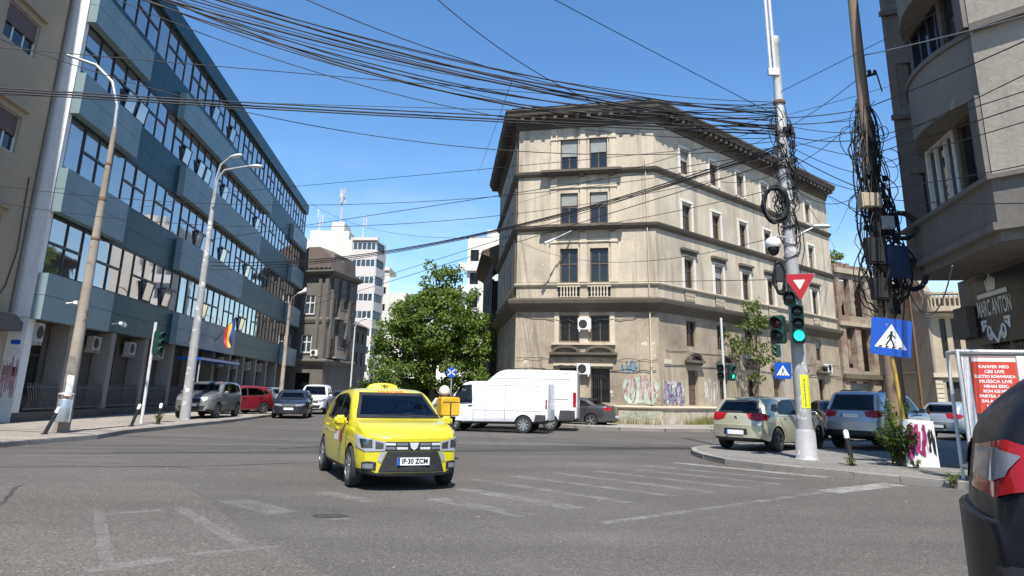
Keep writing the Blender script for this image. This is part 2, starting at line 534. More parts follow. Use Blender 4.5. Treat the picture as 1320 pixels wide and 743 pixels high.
def rbox(c, sx, sy, sz, r):
    bm = bmesh.new(); bmesh.ops.create_cube(bm, size=1.)
    for v in bm.verts: v.co = V((v.co.x*sx, v.co.y*sy, v.co.z*sz))+V(c)
    bmesh.ops.bevel(bm, geom=bm.edges[:], offset=r, segments=3, affect='EDGES')
    bm.verts.index_update(); mb = MB(); mb.add([v.co for v in bm.verts], [[v.index for v in f.verts] for f in bm.faces]); bm.free()
    return mb
def mir(poly): return [(-a, b) for a, b in poly][::-1]
def clip_top(poly, z):
    out = []
    for i in range(len(poly)):
        a, b = poly[i-1], poly[i]
        if (a[1] <= z) != (b[1] <= z):
            t = (z-a[1])/(b[1]-a[1]); out.append((a[0]+(b[0]-a[0])*t, z))
        if b[1] <= z: out.append(b)
    return out
def grow(poly, d):
    n = len(poly); c = V((sum(p[0] for p in poly)/n, sum(p[1] for p in poly)/n)); out = []
    area = sum(poly[i][0]*poly[(i+1) % n][1]-poly[(i+1) % n][0]*poly[i][1] for i in range(n))
    sg = 1 if area > 0 else -1
    for i in range(n):
        p0, p, p1 = V(poly[i-1]), V(poly[i]), V(poly[(i+1) % n])
        e0 = (p-p0).normalized(); e1 = (p1-p).normalized()
        n0 = V((e0.y, -e0.x))*sg; n1 = V((e1.y, -e1.x))*sg
        b = (n0+n1)
        b = b.normalized() if b.length > .2 else n0
        k = min(2., 1/max(.4, b.dot(n0)))
        out.append(tuple(p + b*d*k))
    return out

def wheel_parts(r, w, spokes, rimmat, style):
    t = MB()
    t.lathe([(r*.62,-w*.46),(r*.80,-w*.5),(r*.95,-w*.47),(r,-w*.34),(r,w*.34),(r*.95,w*.47),(r*.80,w*.5),(r*.62,w*.46)], 28, ax=(0,1,0), cap=False)
    q = MB(); ri = r*.66
    q.lathe([(ri,w*.30),(ri,w*.48),(ri*.93,w*.47),(ri*.90,w*.28),(.01,w*.22)], 24, ax=(0,1,0), mi=1)
    q.lathe([(ri,w*.30),(ri,w*.485),(ri*.94,w*.485),(ri*.92,w*.30)], 24, ax=(0,1,0), cap=False)
    q.lathe([(ri*.22,w*.2),(ri*.22,w*.42),(ri*.12,w*.45),(.005,w*.45)], 12, ax=(0,1,0))
    for i in range(spokes):
        a = 2*math.pi*i/spokes
        d = V((math.cos(a),0,math.sin(a))); s = V((-d.z,0,d.x))
        wa, wb = (ri*.13, ri*.17) if style == 'alloy' else (ri*.20, ri*.30)
        q.prism([d*ri*.15+s*wa+V((0,w*.30,0)), d*ri*.95+s*wb+V((0,w*.36,0)), d*ri*.95-s*wb+V((0,w*.36,0)), d*ri*.15-s*wa+V((0,w*.30,0))], (0,w*.10,0))
    return t, q
WHEELS = {}
def add_wheels(root, S, rim, style):
    r = S.get('wr', .31); w = S.get('ww', .20); spokes = S.get('spokes', 7)
    ty = S['W']/2 - w/2 - S.get('wi', .015)
    for x in S['wx']:
        for sd in (1, -1):
            key = (r, w, spokes, rim.name, sd)
            if key not in WHEELS:
                t, q = wheel_parts(r, w, spokes, rim, style)
                F = Matrix.Scale(sd, 4, V((0,1,0)))
                t2 = MB().merge(t, F); q2 = MB().merge(q, F)
                WHEELS[key] = (t2, q2)
            t, q = WHEELS[key]
            T = Matrix.Translation((x, ty*sd, r))
            o = obj('wheel', MB().merge(q, T), [rim, M['black']], root, smooth=35)
            obj('tyre', MB().merge(t, T), M['rubber'], o, smooth=40)

def cut_arches(mb, S, mats):
    me = bpy.data.meshes.new('body'); me.from_pydata(mb.v, [], mb.f)
    for m in mats: me.materials.append(m)
    me.polygons.foreach_set('material_index', mb.m)
    bm = bmesh.new(); bm.from_mesh(me); bmesh.ops.recalc_face_normals(bm, faces=bm.faces); bm.to_mesh(me); bm.free()
    a = bpy.data.objects.new('a', me); col.objects.link(a)
    r = S.get('wr', .31)+S.get('gap', .045); cut = MB()
    for x in S['wx']:
        for sd in (1, -1):
            y0 = sd*(S['W']/2+.2)
            cut.lathe([(r, 0), (r, -.2-S.get('ww', .2)-.09)], 32, o=(x, y0, S.get('wr', .31)+.01), ax=(0,sd,0))
            cut.f[-34:] = cut.f[-34:]
    cm = bpy.data.meshes.new('c'); cm.from_pydata(cut.v, [], cut.f); cm.materials.append(mats[2])
    bm = bmesh.new(); bm.from_mesh(cm); bmesh.ops.recalc_face_normals(bm, faces=bm.faces); bm.to_mesh(cm); bm.free()
    c = bpy.data.objects.new('c', cm); col.objects.link(c)
    cutters = [c]
    if S.get('cabin', True) and S.get('side_glass'):
        T, Bf = pch(S['top']), pch(S['belt'])
        allp = [q for p_ in S['side_glass'] for q in p_]; zf = min(q[1] for q in allp)-.30
        if S.get('van'): x0, x1 = min(q[0] for q in allp)-.25, max(q[0] for q in allp)-.05
        else: x0, x1 = min(q[0] for q in allp)-.22, max(q[0] for q in allp)+.02
        n_ = 12; prof = [(x1, zf), (x0, zf)] + [(x0+(x1-x0)*i/n_, max(T(x0+(x1-x0)*i/n_)-.075, zf+.05)) for i in range(n_+1)]
        def cutter(pts, ax, lo, hi):
            q = MB()
            if ax == 'y': q.prism([V((x, lo, z)) for x, z in pts], (0, hi-lo, 0))
            else: q.prism([V((lo, y, z)) for y, z in pts], (hi-lo, 0, 0))
            m_ = bpy.data.meshes.new('c'); m_.from_pydata(q.v, [], q.f); m_.materials.append(mats[3])
            bm = bmesh.new(); bm.from_mesh(m_); bmesh.ops.recalc_face_normals(bm, faces=bm.faces); bm.to_mesh(m_); bm.free()
            o = bpy.data.objects.new('c', m_); col.objects.link(o); cutters.append(o)
        wi = S['W']/2-.29
        cutter(prof, 'y', -wi, wi)
        for p_ in S['side_glass']:
            if 'L' in S.get('sides','LR') or 1:
                cutter(grow(p_, -.004), 'y', wi-.12, S['W']); cutter(grow(p_, -.004), 'y', -S['W'], -wi+.12)
        if 'windscreen' in S: cutter(grow(S['windscreen'], -.004), 'x', min(max(q[0] for q in allp)-.62, x1-.3), S['L'])
        if 'rear_glass' in S: cutter(grow(S['rear_glass'], -.004), 'x', -S['L'], x0+.35)
    for cc in cutters[1:]:
        mm_ = a.modifiers.new('k', 'BOOLEAN'); mm_.operation = 'DIFFERENCE'; mm_.object = cc; mm_.solver = 'EXACT'; mm_.material_mode = 'TRANSFER'
    md = a.modifiers.new('b', 'BOOLEAN'); md.operation = 'DIFFERENCE'; md.object = c; md.solver = 'EXACT'; md.material_mode = 'TRANSFER'
    dg = bpy.context.evaluated_depsgraph_get()
    out = bpy.data.meshes.new_from_object(a.evaluated_get(dg))
    bpy.data.objects.remove(a)
    for cc in cutters: bpy.data.objects.remove(cc)
    r = MB(); r.v = [v.co.copy() for v in out.vertices]; r.f = [list(p.vertices) for p in out.polygons]
    names = [m.name if m else '' for m in out.materials]; ncut = 2
    idx = [next((k for k, m in enumerate(mats) if m.name == nm), 2) for nm in names]
    r.m = [idx[p.material_index] if p.material_index < len(idx) else 2 for p in out.polygons]
    bpy.data.meshes.remove(out)
    return r

def vehicle(S, name, label, cat, loc, head, paintm, rim=None, group=None, glass=None):
    rim = rim or M['alloy']; glass = glass or M['tint']
    root = thing(name, label, cat, loc, math.atan2(head[1], head[0]), group)
    B = Body(S); S = S.copy()
    bmats = [paintm, S.get('trimmat', M['black']), M['black'], M['cabin']]
    mb = cut_arches(B.mb, S, bmats)
    obj('body', mb, bmats, root, smooth=38)
    if S.get('side_glass') and S.get('cabin', True):
        allp = [q for p_ in S['side_glass'] for q in p_]; zb_ = min(q[1] for q in allp)
        for x in ((.02,) if S.get('van') else (.02, -.95)):
            x += S.get('seatx', 0)
            for sg in (1, -1):
                m = MB(); m.merge(rbox((x-.10, sg*.34, zb_-.02), .16, .46, .52, .06)); m.merge(rbox((x-.17, sg*.34, zb_+.28), .10, .24, .17, .04)); m.tube([(x-.14,sg*.34,zb_+.1),(x-.16,sg*.34,zb_+.25)], .02, 6)
                obj('seat', m, M['seat'], root, smooth=50)
        xs_ = max(q[0] for q in allp)-.36; m = MB()
        m.tube([V((xs_+.16*math.sin(t)*.5, .34+.18*math.cos(t), zb_-.02+.17*math.sin(t))) for t in [2*math.pi*i/20 for i in range(21)]], .016, 6, cap=False); m.tube([(xs_,.34,zb_-.02),(xs_+.25,.34,zb_-.14)], .03, 6)
        obj('steering_wheel', m, M['seat'], root, smooth=60)
        m = MB(); m.merge(rbox((xs_+.36, 0, zb_-.12), .34, S['W']-.62, .20, .05)); obj('dashboard', m, M['seat'], root, smooth=50)
    sides = S.get('sides', 'LR')
    for sd in sides:
        zc = min(q[1] for p_ in S['side_glass'] for q in p_)-.035 if S.get('side_glass') else 9
        for i, dp in enumerate(S.get('doors', ())):
            dp = clip_top(dp, zc)
            g = B.patch(grow(dp, .009), sd, .0025, .10)
            d = obj('door', g, M['black'], root, smooth=60)
            obj('door_panel', B.patch(grow(dp, -.002), sd, .006, .08), paintm, d, smooth=60)
            hx, hz = S['handles'][i]
            h = MB(); y = S['W']/2*(1 if sd == 'L' else -1)
            hh, nn, _, _ = B.bvh.find_nearest(V((hx, y, hz)))
            h.cbox(hh+V((0, .018*(1 if sd == 'L' else -1), 0)), .17, .03, .03)
            obj('handle', h, S.get('handlemat', paintm), d)
        if S.get('side_glass'):
            for wp in S['side_glass']:
                o = obj('side_window', B.ring(grow(wp, .022), grow(wp, -.014), sd, .008), M['black'], root, smooth=60)
                obj('pane', B.patch(grow(wp, -.010), sd, .004, .08), glass, o, smooth=60)
        for cp in S.get('cladding', ()):
            obj('side_cladding', B.patch(cp, sd, .006, .09), M['black'], root, smooth=60)
    for key, ax, nm in (('windscreen', 'F', 'windscreen'), ('rear_glass', 'B', 'rear_window')):
        if key in S:
            p = S[key]
            o = obj(nm, B.ring(grow(p, .022), grow(p, -.03), ax, .008), S.get('sealmat', M['black']), root, smooth=60)
            obj('pane', B.patch(grow(p, -.02), ax, .005, .07), glass, o, smooth=60)
    for ax, key in (('F', 'front'), ('B', 'rear')):
        for nm, poly, mt, both, off in S.get(key, ()):
            for k in ((0, 1) if both else (0,)):
                obj(nm, B.patch(mir(poly) if k else poly, ax, off+.003, .035), mt, root, smooth=60)
    for nm, pts, mt, off in S.get('corner', ()):
        for k in (1, -1):
            q = [(x, y*k, z) for x, y, z in pts]
            obj(nm, B.snap(q[::k], off+.003, .035), mt, root, smooth=60)
    if 'mirror' in S:
        mx, mz = S['mirror']
        for sd in (1, -1):
            hh, nn, _, _ = B.bvh.find_nearest(V((mx, sd*S['W']/2, mz)))
            m = MB(); c = hh+V((.02, sd*.13, .04)); k = S.get('mirk', 1.)
            m.merge(rbox(c, .13, .21, .15*k, .045))
            m.tube([hh-V((0,sd*.02,0)), c-V((0,0,.03))], .028, 6)
            o = obj('side_mirror', m, S.get('mirrormat', paintm), root, smooth=60)
            g = MB(); g.box(c.x-.070, c.x-.060, c.y-.085, c.y+.085, c.z-.055*k, c.z+.055*k); obj('mirror_glass', g, M['chrome'], o)
    for ax, key in (('F', 'plate_f'), ('B', 'plate_b')):
        if key in S:
            y, z = S[key]; sg = 1 if ax == 'F' else -1
            h, nn, _, _ = B.bvh.ray_cast(V((8*sg, y, z)), V((-sg,0,0)))
            x = h.x + sg*.012
            m = MB(); m.box(min(x, x+sg*.012), max(x, x+sg*.012), y-.26, y+.26, z-.056, z+.056)
            o = obj('number_plate', m, M['white'], root)
            b = MB(); x2 = x+sg*.0125; b.box(min(x2, x2+sg*.003), max(x2, x2+sg*.003), y+sg*.26 if sg < 0 else y-.26, y+sg*.26+.042 if sg < 0 else y-.218, z-.056, z+.056)
            # blue band sits on the reader's left
            b = MB(); l = -sg*.26
            ya, yb = (y+sg*-.26, y+sg*-.215)
            b.box(min(x2, x2+sg*.003), max(x2, x2+sg*.003), min(ya, yb), max(ya, yb), z-.056, z+.056)
            obj('plate_band', b, M['blue'], o)
            if S.get('plate_text'):
                t = place_text(text_mb(S['plate_text'], .105, .0035), V((x2+sg*.004, y+sg*.022, z)), (0, sg, 0), (0,0,1), .92, 1.)
                obj('plate_lettering', t, M['platefont'], o)
    add_wheels(root, S, rim, S.get('rimstyle', 'alloy'))
    return root, B

# --- body kinds: profiles in metres, x forward
PLAN = lambda h, f=.80, r=.86: [(-h, r), (-h+.12, r+.06), (-h+.5, .97), (-.6, 1.), (.5, 1.), (h-.6, .975), (h-.18, f+.085), (h, f)]
def k_taxi():
    h = 2.06
    return dict(L=2*h, W=1.73, top=[(-h,.86),(-1.98,1.0),(-1.80,1.12),(-1.45,1.33),(-1.05,1.465),(-.5,1.525),(0,1.535),(.28,1.505),(.48,1.44),(1.10,1.075),(1.22,1.035),(1.6,.985),(1.86,.92),(2.0,.865),(h,.80)],
      belt=[(-h,.84),(-1.9,.95),(-1.2,.965),(0,.935),(1.0,.92),(1.5,.885),(1.85,.83),(2.0,.79),(h,.76)],
      bot=[(-h,.30),(-1.8,.24),(0,.20),(1.6,.22),(h,.23)], plan=PLAN(h,.86,.86), fsw=.20, wx=(1.30,-1.33), wr=.315, ww=.20, spokes=9, trim=4, wi=.0,
      side_glass=[[(.86,.975),(.42,1.34),(.08,1.42),(-.06,1.43),(-.06,.99)], [(-.14,.995),(-.14,1.43),(-.75,1.395),(-1.05,1.28),(-1.12,1.04)]],
      doors=[[(.98,.30),(.98,.93),(.40,1.40),(.06,1.475),(-.10,1.48),(-.10,.30)], [(-.10,.30),(-.10,1.48),(-.75,1.45),(-1.12,1.31),(-1.20,1.0),(-1.02,.72),(-.86,.36),(-.8,.30)]],
      handles=[(.12,.86),(-.92,.88)], windscreen=[(-.70,1.075),(.70,1.075),(.56,1.445),(-.56,1.445)], rear_glass=[(-.58,1.08),(.58,1.08),(.50,1.40),(-.50,1.40)],
      front=[('lower_grille',[(-.41,.590),(.41,.590),(.48,.43),(.53,.285),(-.53,.285),(-.48,.43)],M['black'],0,.006),
             ('bumper_lip',[(-.58,.275),(.58,.275),(.54,.238),(-.54,.238)],M['galvdark'],0,.012), ('lower_mesh',[(-.38,.385),(.38,.385),(.41,.30),(-.41,.30)],M['rubber'],0,.011)],
      mirror=(.78,.98), mirk=1.15, plate_f=(.0,.445), plate_text='IF\u00b730 ZCM')
def k_hatch(L=4.25, W=1.75, H=1.46):
    h = L/2
    return dict(L=L, W=W, top=[(-h,.70),(-h+.06,.92),(-h+.14,1.05),(-h+.42,1.33),(-h+.62,H-.05),(-.9,H-.015),(-.2,H),(.25,H-.025),(.55,H-.12),(1.12,1.05),(1.3,1.0),(h-.45,.90),(h-.12,.80),(h,.68)],
      belt=[(-h,.68),(-h+.1,.95),(-h+.5,.99),(-.4,.955),(.9,.91),(h-.5,.84),(h-.1,.74),(h,.64)],
      bot=[(-h,.30),(-h+.3,.24),(0,.20),(h-.4,.22),(h,.24)], plan=PLAN(h,.80,.86), fsw=.22, rsw=.16, wx=(h-.86,-h+.80), wr=.315, ww=.20, spokes=5, trim=3,
      side_glass=[[(.88,.965),(.42,1.29),(.08,1.37),(-.05,1.38),(-.05,.985)], [(-.13,.99),(-.13,1.38),(-.75,1.36),(-1.05,1.28),(-1.22,1.10),(-1.15,1.02)], [(-1.30,1.07),(-1.16,1.25),(-1.40,1.23),(-1.52,1.11)]],
      doors=[[(1.0,.30),(1.0,.92),(.42,1.35),(.05,1.415),(-.09,1.42),(-.09,.30)], [(-.09,.30),(-.09,1.42),(-.75,1.40),(-1.08,1.31),(-1.28,1.08),(-1.12,.75),(-.95,.55),(-.85,.30)]],
      handles=[(.12,.86),(-.95,.90)], windscreen=[(-.68,1.05),(.68,1.05),(.54,H-.12),(-.54,H-.12)], rear_glass=[(-.60,1.03),(.60,1.03),(.50,H-.13),(-.50,H-.13)],
      front=[('grille',[(-.40,.70),(.40,.70),(.34,.60),(-.34,.60)],M['black'],0,.006), ('lower_grille',[(-.5,.46),(.5,.46),(.44,.30),(-.44,.30)],M['black'],0,.006)],
      corner=[('headlight',[(h+.02,.42,.71),(h+.02,.42,.62),(h-.2,.78,.66),(h-.42,.85,.80),(h-.2,.72,.79)],M['lampdark'],.008),
              ('taillight',[(-h-.02,.44,.86),(-h-.02,.40,1.0),(-h+.12,.74,1.02),(-h+.42,.85,.94),(-h+.25,.85,.84),(-h,.66,.80)],M['redlens'],.008)],
      rear=[('bumper_recess',[(-.62,.36),(.62,.36),(.58,.26),(-.58,.26)],M['black'],0,.006), ('plate_recess',[(-.34,.60),(.34,.60),(.36,.44),(-.36,.44)],M['black'],0,.003)],
      mirror=(.80,.98), plate_f=(0,.42), plate_b=(0,.52))
def k_sedan(L=4.55, W=1.80, H=1.43):
    h = L/2
    d = k_hatch(L, W, H)
    d.update(top=[(-h,.74),(-h+.05,.98),(-h+.22,1.04),(-h+.62,1.06),(-h+.78,1.09),(-1.05,1.33),(-.72,H-.02),(-.2,H),(.25,H-.03),(.5,H-.11),(1.05,1.02),(1.25,.98),(h-.4,.88),(h-.1,.78),(h,.66)],
      belt=[(-h,.72),(-h+.15,.96),(-1.2,.98),(-.3,.94),(.9,.90),(h-.5,.82),(h-.1,.72),(h,.62)], spokes=5, wx=(h-.85,-h+1.0),
      side_glass=[[(.80,.955),(.40,1.26),(.10,1.34),(-.03,1.35),(-.03,.965)], [(-.11,.97),(-.11,1.35),(-.65,1.32),(-.98,1.20),(-1.20,1.06),(-1.10,.99)]],
      doors=[[(.95,.30),(.95,.90),(.42,1.30),(.08,1.385),(-.07,1.39),(-.07,.30)], [(-.07,.30),(-.07,1.39),(-.65,1.36),(-1.0,1.24),(-1.24,1.06),(-1.1,.75),(-.95,.55),(-.85,.30)]],
      rear_glass=[(-.58,1.09),(.58,1.09),(.50,H-.12),(-.50,H-.12)], handles=[(.14,.85),(-.95,.87)],
      windscreen=[(-.68,1.02),(.68,1.02),(.54,H-.12),(-.54,H-.12)],
      corner=[('headlight',[(h+.02,.36,.72),(h+.02,.36,.63),(h-.2,.80,.66),(h-.36,.87,.77),(h-.2,.74,.77)],M['lampdark'],.008),
              ('taillight',[(-h-.02,.50,.80),(-h-.02,.44,.96),(-h+.10,.78,.97),(-h+.34,.88,.93),(-h+.25,.89,.83),(-h,.72,.78)],M['redlens'],.008)])
    return d
def k_suv(L=4.5, W=1.86, H=1.66):
    h = L/2
    d = k_hatch(L, W, H)
    d.update(top=[(-h,.82),(-h+.05,1.02),(-h+.12,1.14),(-h+.36,1.48),(-h+.52,H-.04),(-1.0,H-.01),(-.3,H),(.2,H-.03),(.48,H-.11),(1.05,1.19),(1.2,1.15),(h-.4,1.05),(h-.1,.95),(h,.80)],
      belt=[(-h,.80),(-h+.1,1.05),(-h+.5,1.12),(-.4,1.08),(.9,1.04),(h-.5,.97),(h-.1,.86),(h,.74)],
      bot=[(-h,.38),(-h+.3,.30),(0,.26),(h-.4,.28),(h,.32)], wr=.35, ww=.23, wx=(h-.90,-h+.90), trim=4,
      side_glass=[[(.82,1.10),(.40,1.47),(.06,1.55),(-.06,1.56),(-.06,1.12)], [(-.14,1.125),(-.14,1.56),(-.80,1.54),(-1.02,1.50),(-1.20,1.17)], [(-1.28,1.18),(-1.10,1.50),(-1.45,1.45),(-1.68,1.24)]],
      doors=[[(.95,.36),(.95,1.04),(.42,1.53),(.05,1.60),(-.10,1.61),(-.10,.36)], [(-.10,.36),(-.10,1.61),(-.80,1.59),(-1.06,1.54),(-1.26,1.15),(-1.12,.80),(-.98,.65),(-.88,.36)]],
      handles=[(.12,.98),(-.95,1.02)], windscreen=[(-.72,1.19),(.72,1.19),(.58,H-.12),(-.58,H-.12)], rear_glass=[(-.64,1.15),(.64,1.15),(.56,H-.13),(-.56,H-.13)],
      front=[('grille',[(-.48,.86),(.48,.86),(.42,.70),(-.42,.70)],M['black'],0,.006), ('lower_grille',[(-.6,.56),(.6,.56),(.52,.38),(-.52,.38)],M['black'],0,.006)],
      corner=[('headlight',[(h+.02,.50,.86),(h+.02,.50,.77),(h-.2,.82,.80),(h-.40,.89,.95),(h-.2,.76,.94)],M['lampdark'],.008),
              ('taillight',[(-h-.02,.52,.96),(-h-.02,.50,1.10),(-h+.14,.80,1.14),(-h+.46,.90,1.10),(-h+.30,.90,.98),(-h+.02,.74,.92)],M['redlens'],.008)],
      rear=[('lower_bumper',[(-.78,.56),(.78,.56),(.72,.36),(-.72,.36)],M['black'],0,.006)],
      mirror=(.76,1.12), plate_f=(0,.62), plate_b=(0,.88))
    return d
def k_van(L=4.86, W=1.97, H=1.98, high=0.):
    h = L/2; T = H
    top = [(-h,H-.02),(-h+.1,H),(.4,H),(.75,H-.01),(1.0,H-.06),(1.66,1.33),(1.80,1.24),(h-.3,1.08),(h-.08,.94),(h,.78)]
    if high: top = [(-h,H-.03),(-h+.12,H),(.30,H),(.62,H-.06),(.95,H-.26),(1.28,2.02),(1.45,1.86),(2.02,1.36),(2.16,1.27),(h-.3,1.10),(h-.08,.95),(h,.78)]
    return dict(L=L, W=W, top=top, belt=[(-h,1.12),(0,1.14),(1.2,1.14),(h-.6,1.05),(h-.1,.84),(h,.72)], bot=[(-h,.42),(-h+.3,.36),(0,.32),(h-.3,.28),(h,.30)],
      plan=PLAN(h,.78,.95), fsw=.22, rsw=.03, tum=.075, rr=.8, wx=(h-.97,-h+.96) if not high else (h-1.0,-h+1.15), wr=.33, ww=.21, spokes=8, trim=4, wi=.03,
      side_glass=[[(h-.97,1.17),(1.22 if not high else 1.62,1.78),(.72 if not high else 1.10,1.82),(.66 if not high else 1.04,1.12),(h-1.2,1.10)]],
      doors=[[(h-.88,.42),(h-.88,1.12),(1.20 if not high else 1.6,1.87),(.60 if not high else .98,1.90),(.60 if not high else .98,.42)]] if not high else [[(h-.88,.42),(h-.88,1.12),(1.6,1.87),(.98,1.90),(.98,.42)]],
      handles=[((.72 if not high else 1.1),1.02)], windscreen=[(-.80,1.34),(.80,1.34),(.72,1.86),(-.72,1.86)],
      front=[('grille',[(-.5,.86),(.5,.86),(.45,.72),(-.45,.72)],M['black'],0,.006), ('lower_bumper',[(-.75,.52),(.75,.52),(.7,.32),(-.7,.32)],M['black'],0,.006)],
      corner=[('headlight',[(h+.02,.58,.90),(h+.02,.55,.74),(h-.2,.86,.76),(h-.36,.92,.98),(h-.2,.80,1.02)],M['lamp'],.008)],
      mirror=(h-1.0,1.22), mirk=2.0, mirrormat=M['black'], plate_f=(0,.48), handlemat=M['black'], sides='L', van=True, seatx=.95 if not high else 1.2)

# ------------------------------------------------------------------ ground, roads, pavements
def asphalt(name, base, mark=None, lo=.5, fine=1., top=1.):
    m, nt, b = newmat(name)
    g = (pos(nt), 'Position')
    grain = noise(nt, g, 55, 4, .8)
    grit = noise(nt, g, 170, 2, .6)
    med = ramp(nt, noise(nt, g, 1.1, 6, .62), .3, .75)
    big = ramp(nt, noise(nt, g, .16, 5, .6), .35, .68)
    c = mix(nt, big, [x*.74 for x in base], [x*1.22 for x in base])
    band = ramp(nt, noise(nt, nd(nt, 'ShaderNodeMapping', {'Vector': g, 'Rotation': (0,0,R(-12)), 'Scale': (.10,.55,1)}), 1.0, 5, .6), .42, .70)
    c = mix(nt, nd(nt, 'ShaderNodeMath', {0: band, 1: .85}, operation='MULTIPLY'), c, [x*.62 for x in base])
    c = mix(nt, med, mix(nt, .5, c, [x*.86 for x in base]), c)
    c = mix(nt, ramp(nt, grain, .38, .62), mix(nt, 1., c, (.52,.52,.53), 'MULTIPLY'), mix(nt, 1., c, (1.34,1.33,1.31), 'MULTIPLY'))
    vc = nd(nt, 'ShaderNodeTexVoronoi', {'Vector': g, 'Scale': 44.}, feature='F1')
    vb = nd(nt, 'ShaderNodeSeparateColor', {0: (vc, 'Color')})
    c = mix(nt, ramp(nt, (vb, 0), .0, .30), mix(nt, 1., c, (.70,.70,.70), 'MULTIPLY'), c)
    c = mix(nt, ramp(nt, (vb, 1), .74, .95), c, mix(nt, 1., c, (1.5,1.48,1.45), 'MULTIPLY'))
    c = mix(nt, ramp(nt, grit, .60, .78), c, mix(nt, 1., c, (1.75,1.75,1.75), 'MULTIPLY'))
    # sealed cracks
    wob = nd(nt, 'ShaderNodeVectorMath', {0: g, 1: nd(nt, 'ShaderNodeVectorMath', {0: (noise(nt, g, .8, 4), 1), 1: (1.6,1.6,0)}, operation='MULTIPLY')}, operation='ADD')
    vo = nd(nt, 'ShaderNodeTexVoronoi', {'Vector': wob, 'Scale': .16}, feature='DISTANCE_TO_EDGE')
    cr = ramp(nt, vo, .002, .0065, (1,1,1,1), (0,0,0,1))
    cm = nd(nt, 'ShaderNodeMath', {0: cr, 1: ramp(nt, noise(nt, g, .25, 2), .54, .66)}, operation='MULTIPLY')
    c = mix(nt, cm, c, [x*.62 for x in base])
    # drips and stains
    st = ramp(nt, noise(nt, g, .55, 7, .7), .62, .74)
    c = mix(nt, nd(nt, 'ShaderNodeMath', {0: st, 1: .55}, operation='MULTIPLY'), c, [x*.6 for x in base])
    lt = ramp(nt, noise(nt, g, .9, 8, .72), .64, .78)
    c = mix(nt, nd(nt, 'ShaderNodeMath', {0: lt, 1: .5}, operation='MULTIPLY'), c, [x*1.5 for x in base])
    if mark:
        wear = ramp(nt, noise(nt, g, 2.6, 9, .80), lo, lo+.30)
        wear2 = ramp(nt, grain, .30, .55)
        k = nd(nt, 'ShaderNodeMath', {0: wear, 1: wear2}, operation='MULTIPLY')
        k = nd(nt, 'ShaderNodeMath', {0: k, 1: top}, operation='MULTIPLY')
        c = mix(nt, ramp(nt, grit, .3, .7), mark, [x*.8 for x in mark])
        tr = nd(nt, 'ShaderNodeBsdfTransparent'); ms = nd(nt, 'ShaderNodeMixShader', {0: k, 1: tr, 2: b})
        out = [n_ for n_ in nt.nodes if n_.bl_idname == 'ShaderNodeOutputMaterial'][0]
        nt.links.new(ms.outputs[0], out.inputs[0])
    setcol(nt, b, c)
    b.inputs['Roughness'].default_value = .88
    b.inputs['Specular IOR Level'].default_value = .3
    bump(nt, b, grain, .35*fine, .012)
    return m
A_BASE = (.113,.104,.094)
M['asphalt'] = asphalt('asphalt', A_BASE)
M['asphalt_pale'] = asphalt('asphalt_pale', (.130,.117,.104))
M['paint_worn'] = asphalt('worn_road_paint', A_BASE, (.58,.57,.54), .42, top=.44)
M['paint_faint'] = asphalt('faint_road_paint', (.155,.148,.139), (.56,.54,.51), .36, top=.24)
M['paint_good'] = asphalt('road_paint', A_BASE, (.68,.67,.63), .36, top=.66)
M['pave_l'] = asphalt('pavement_left', (.315,.282,.245), fine=.6)
M['pave_r'] = asphalt('pavement_right', (.205,.195,.18), fine=.6)
M['pave_c'] = asphalt('pavement_centre', (.33,.305,.27), fine=.6)
M['kerb'] = stucco('kerb_concrete', (.29,.268,.235), (.12,.11,.095), .75, .85, .3)
M['earth'] = stucco('dry_earth', (.26,.22,.16), (.15,.12,.08), .6, .95, 0)

mb = MB(); mb.quad((-1500,-1500,-.012), (1500,-1500,-.012), (1500,1500,-.012), (-1500,1500,-.012))
obj('ground', mb, M['earth'], kind='structure')
mb = MB(); mb.quad((-70,-60,0), (110,-60,0), (110,150,0), (-70,150,0))
obj('road', mb, M['asphalt'], kind='structure')
mb = MB(); mb.poly([(-9.6,4.5,.004),(-1.15,6.4,.004),(-2.7,8.5,.004),(-4.0,10.8,.004),(-5.5,13.0,.004),(-7.3,12.1,.004),(-10.5,9.2,.004)])
obj('road_patch', mb, M['asphalt_pale'], kind='structure')

def strip(mb, a, b, w, z=.006, w2=None):
    a, b = V((a[0],a[1],z)), V((b[0],b[1],z)); d = (b-a).normalized(); n = V((-d.y, d.x, 0)); w2 = w2 or w
    mb.quad(a+n*w/2, a-n*w/2, b-n*w2/2, b+n*w2/2)
mb = MB()
for a, b, w in [((-.57,14.18),(1.85,11.61),.24), ((.17,14.89),(2.70,12.43),.22), ((.96,15.66),(3.45,13.06),.26), ((1.88,16.19),(4.24,13.75),.26),
                ((2.76,16.65),(5.05,14.51),.34), ((3.21,17.69),(5.60,15.35),.32), ((-.75,12.84),(1.01,10.89),.34), ((-1.03,11.57),(.31,10.16),.34), ((1.2,9.75),(5.4,13.42),.16)]:
    strip(mb, a, b, w)
obj('road_marking', mb, M['paint_worn'], kind='structure')
mb = MB()
for a, b, w in [((4.0,18.66),(6.55,15.98),.30), ((5.5,13.50),(7.40,14.98),.46)]: strip(mb, a, b, w)
obj('road_marking', mb, M['paint_good'], kind='structure')
mb = MB()
for a, b, w in [((-5.0,9.85),(-3.4,6.98),.12), ((-3.48,6.78),(-3.0,7.32),.22), ((-4.2,10.25),(-2.45,7.80),.16), ((-4.75,9.6),(-4.3,10.0),.14), ((-3.75,10.95),(-2.75,9.95),.42), ((-2.77,12.0),(-1.85,11.11),.30), ((-2.9,7.5),(-2.2,7.95),.14)]:
    strip(mb, a, b, w)
obj('road_marking', mb, M['paint_faint'], kind='structure')

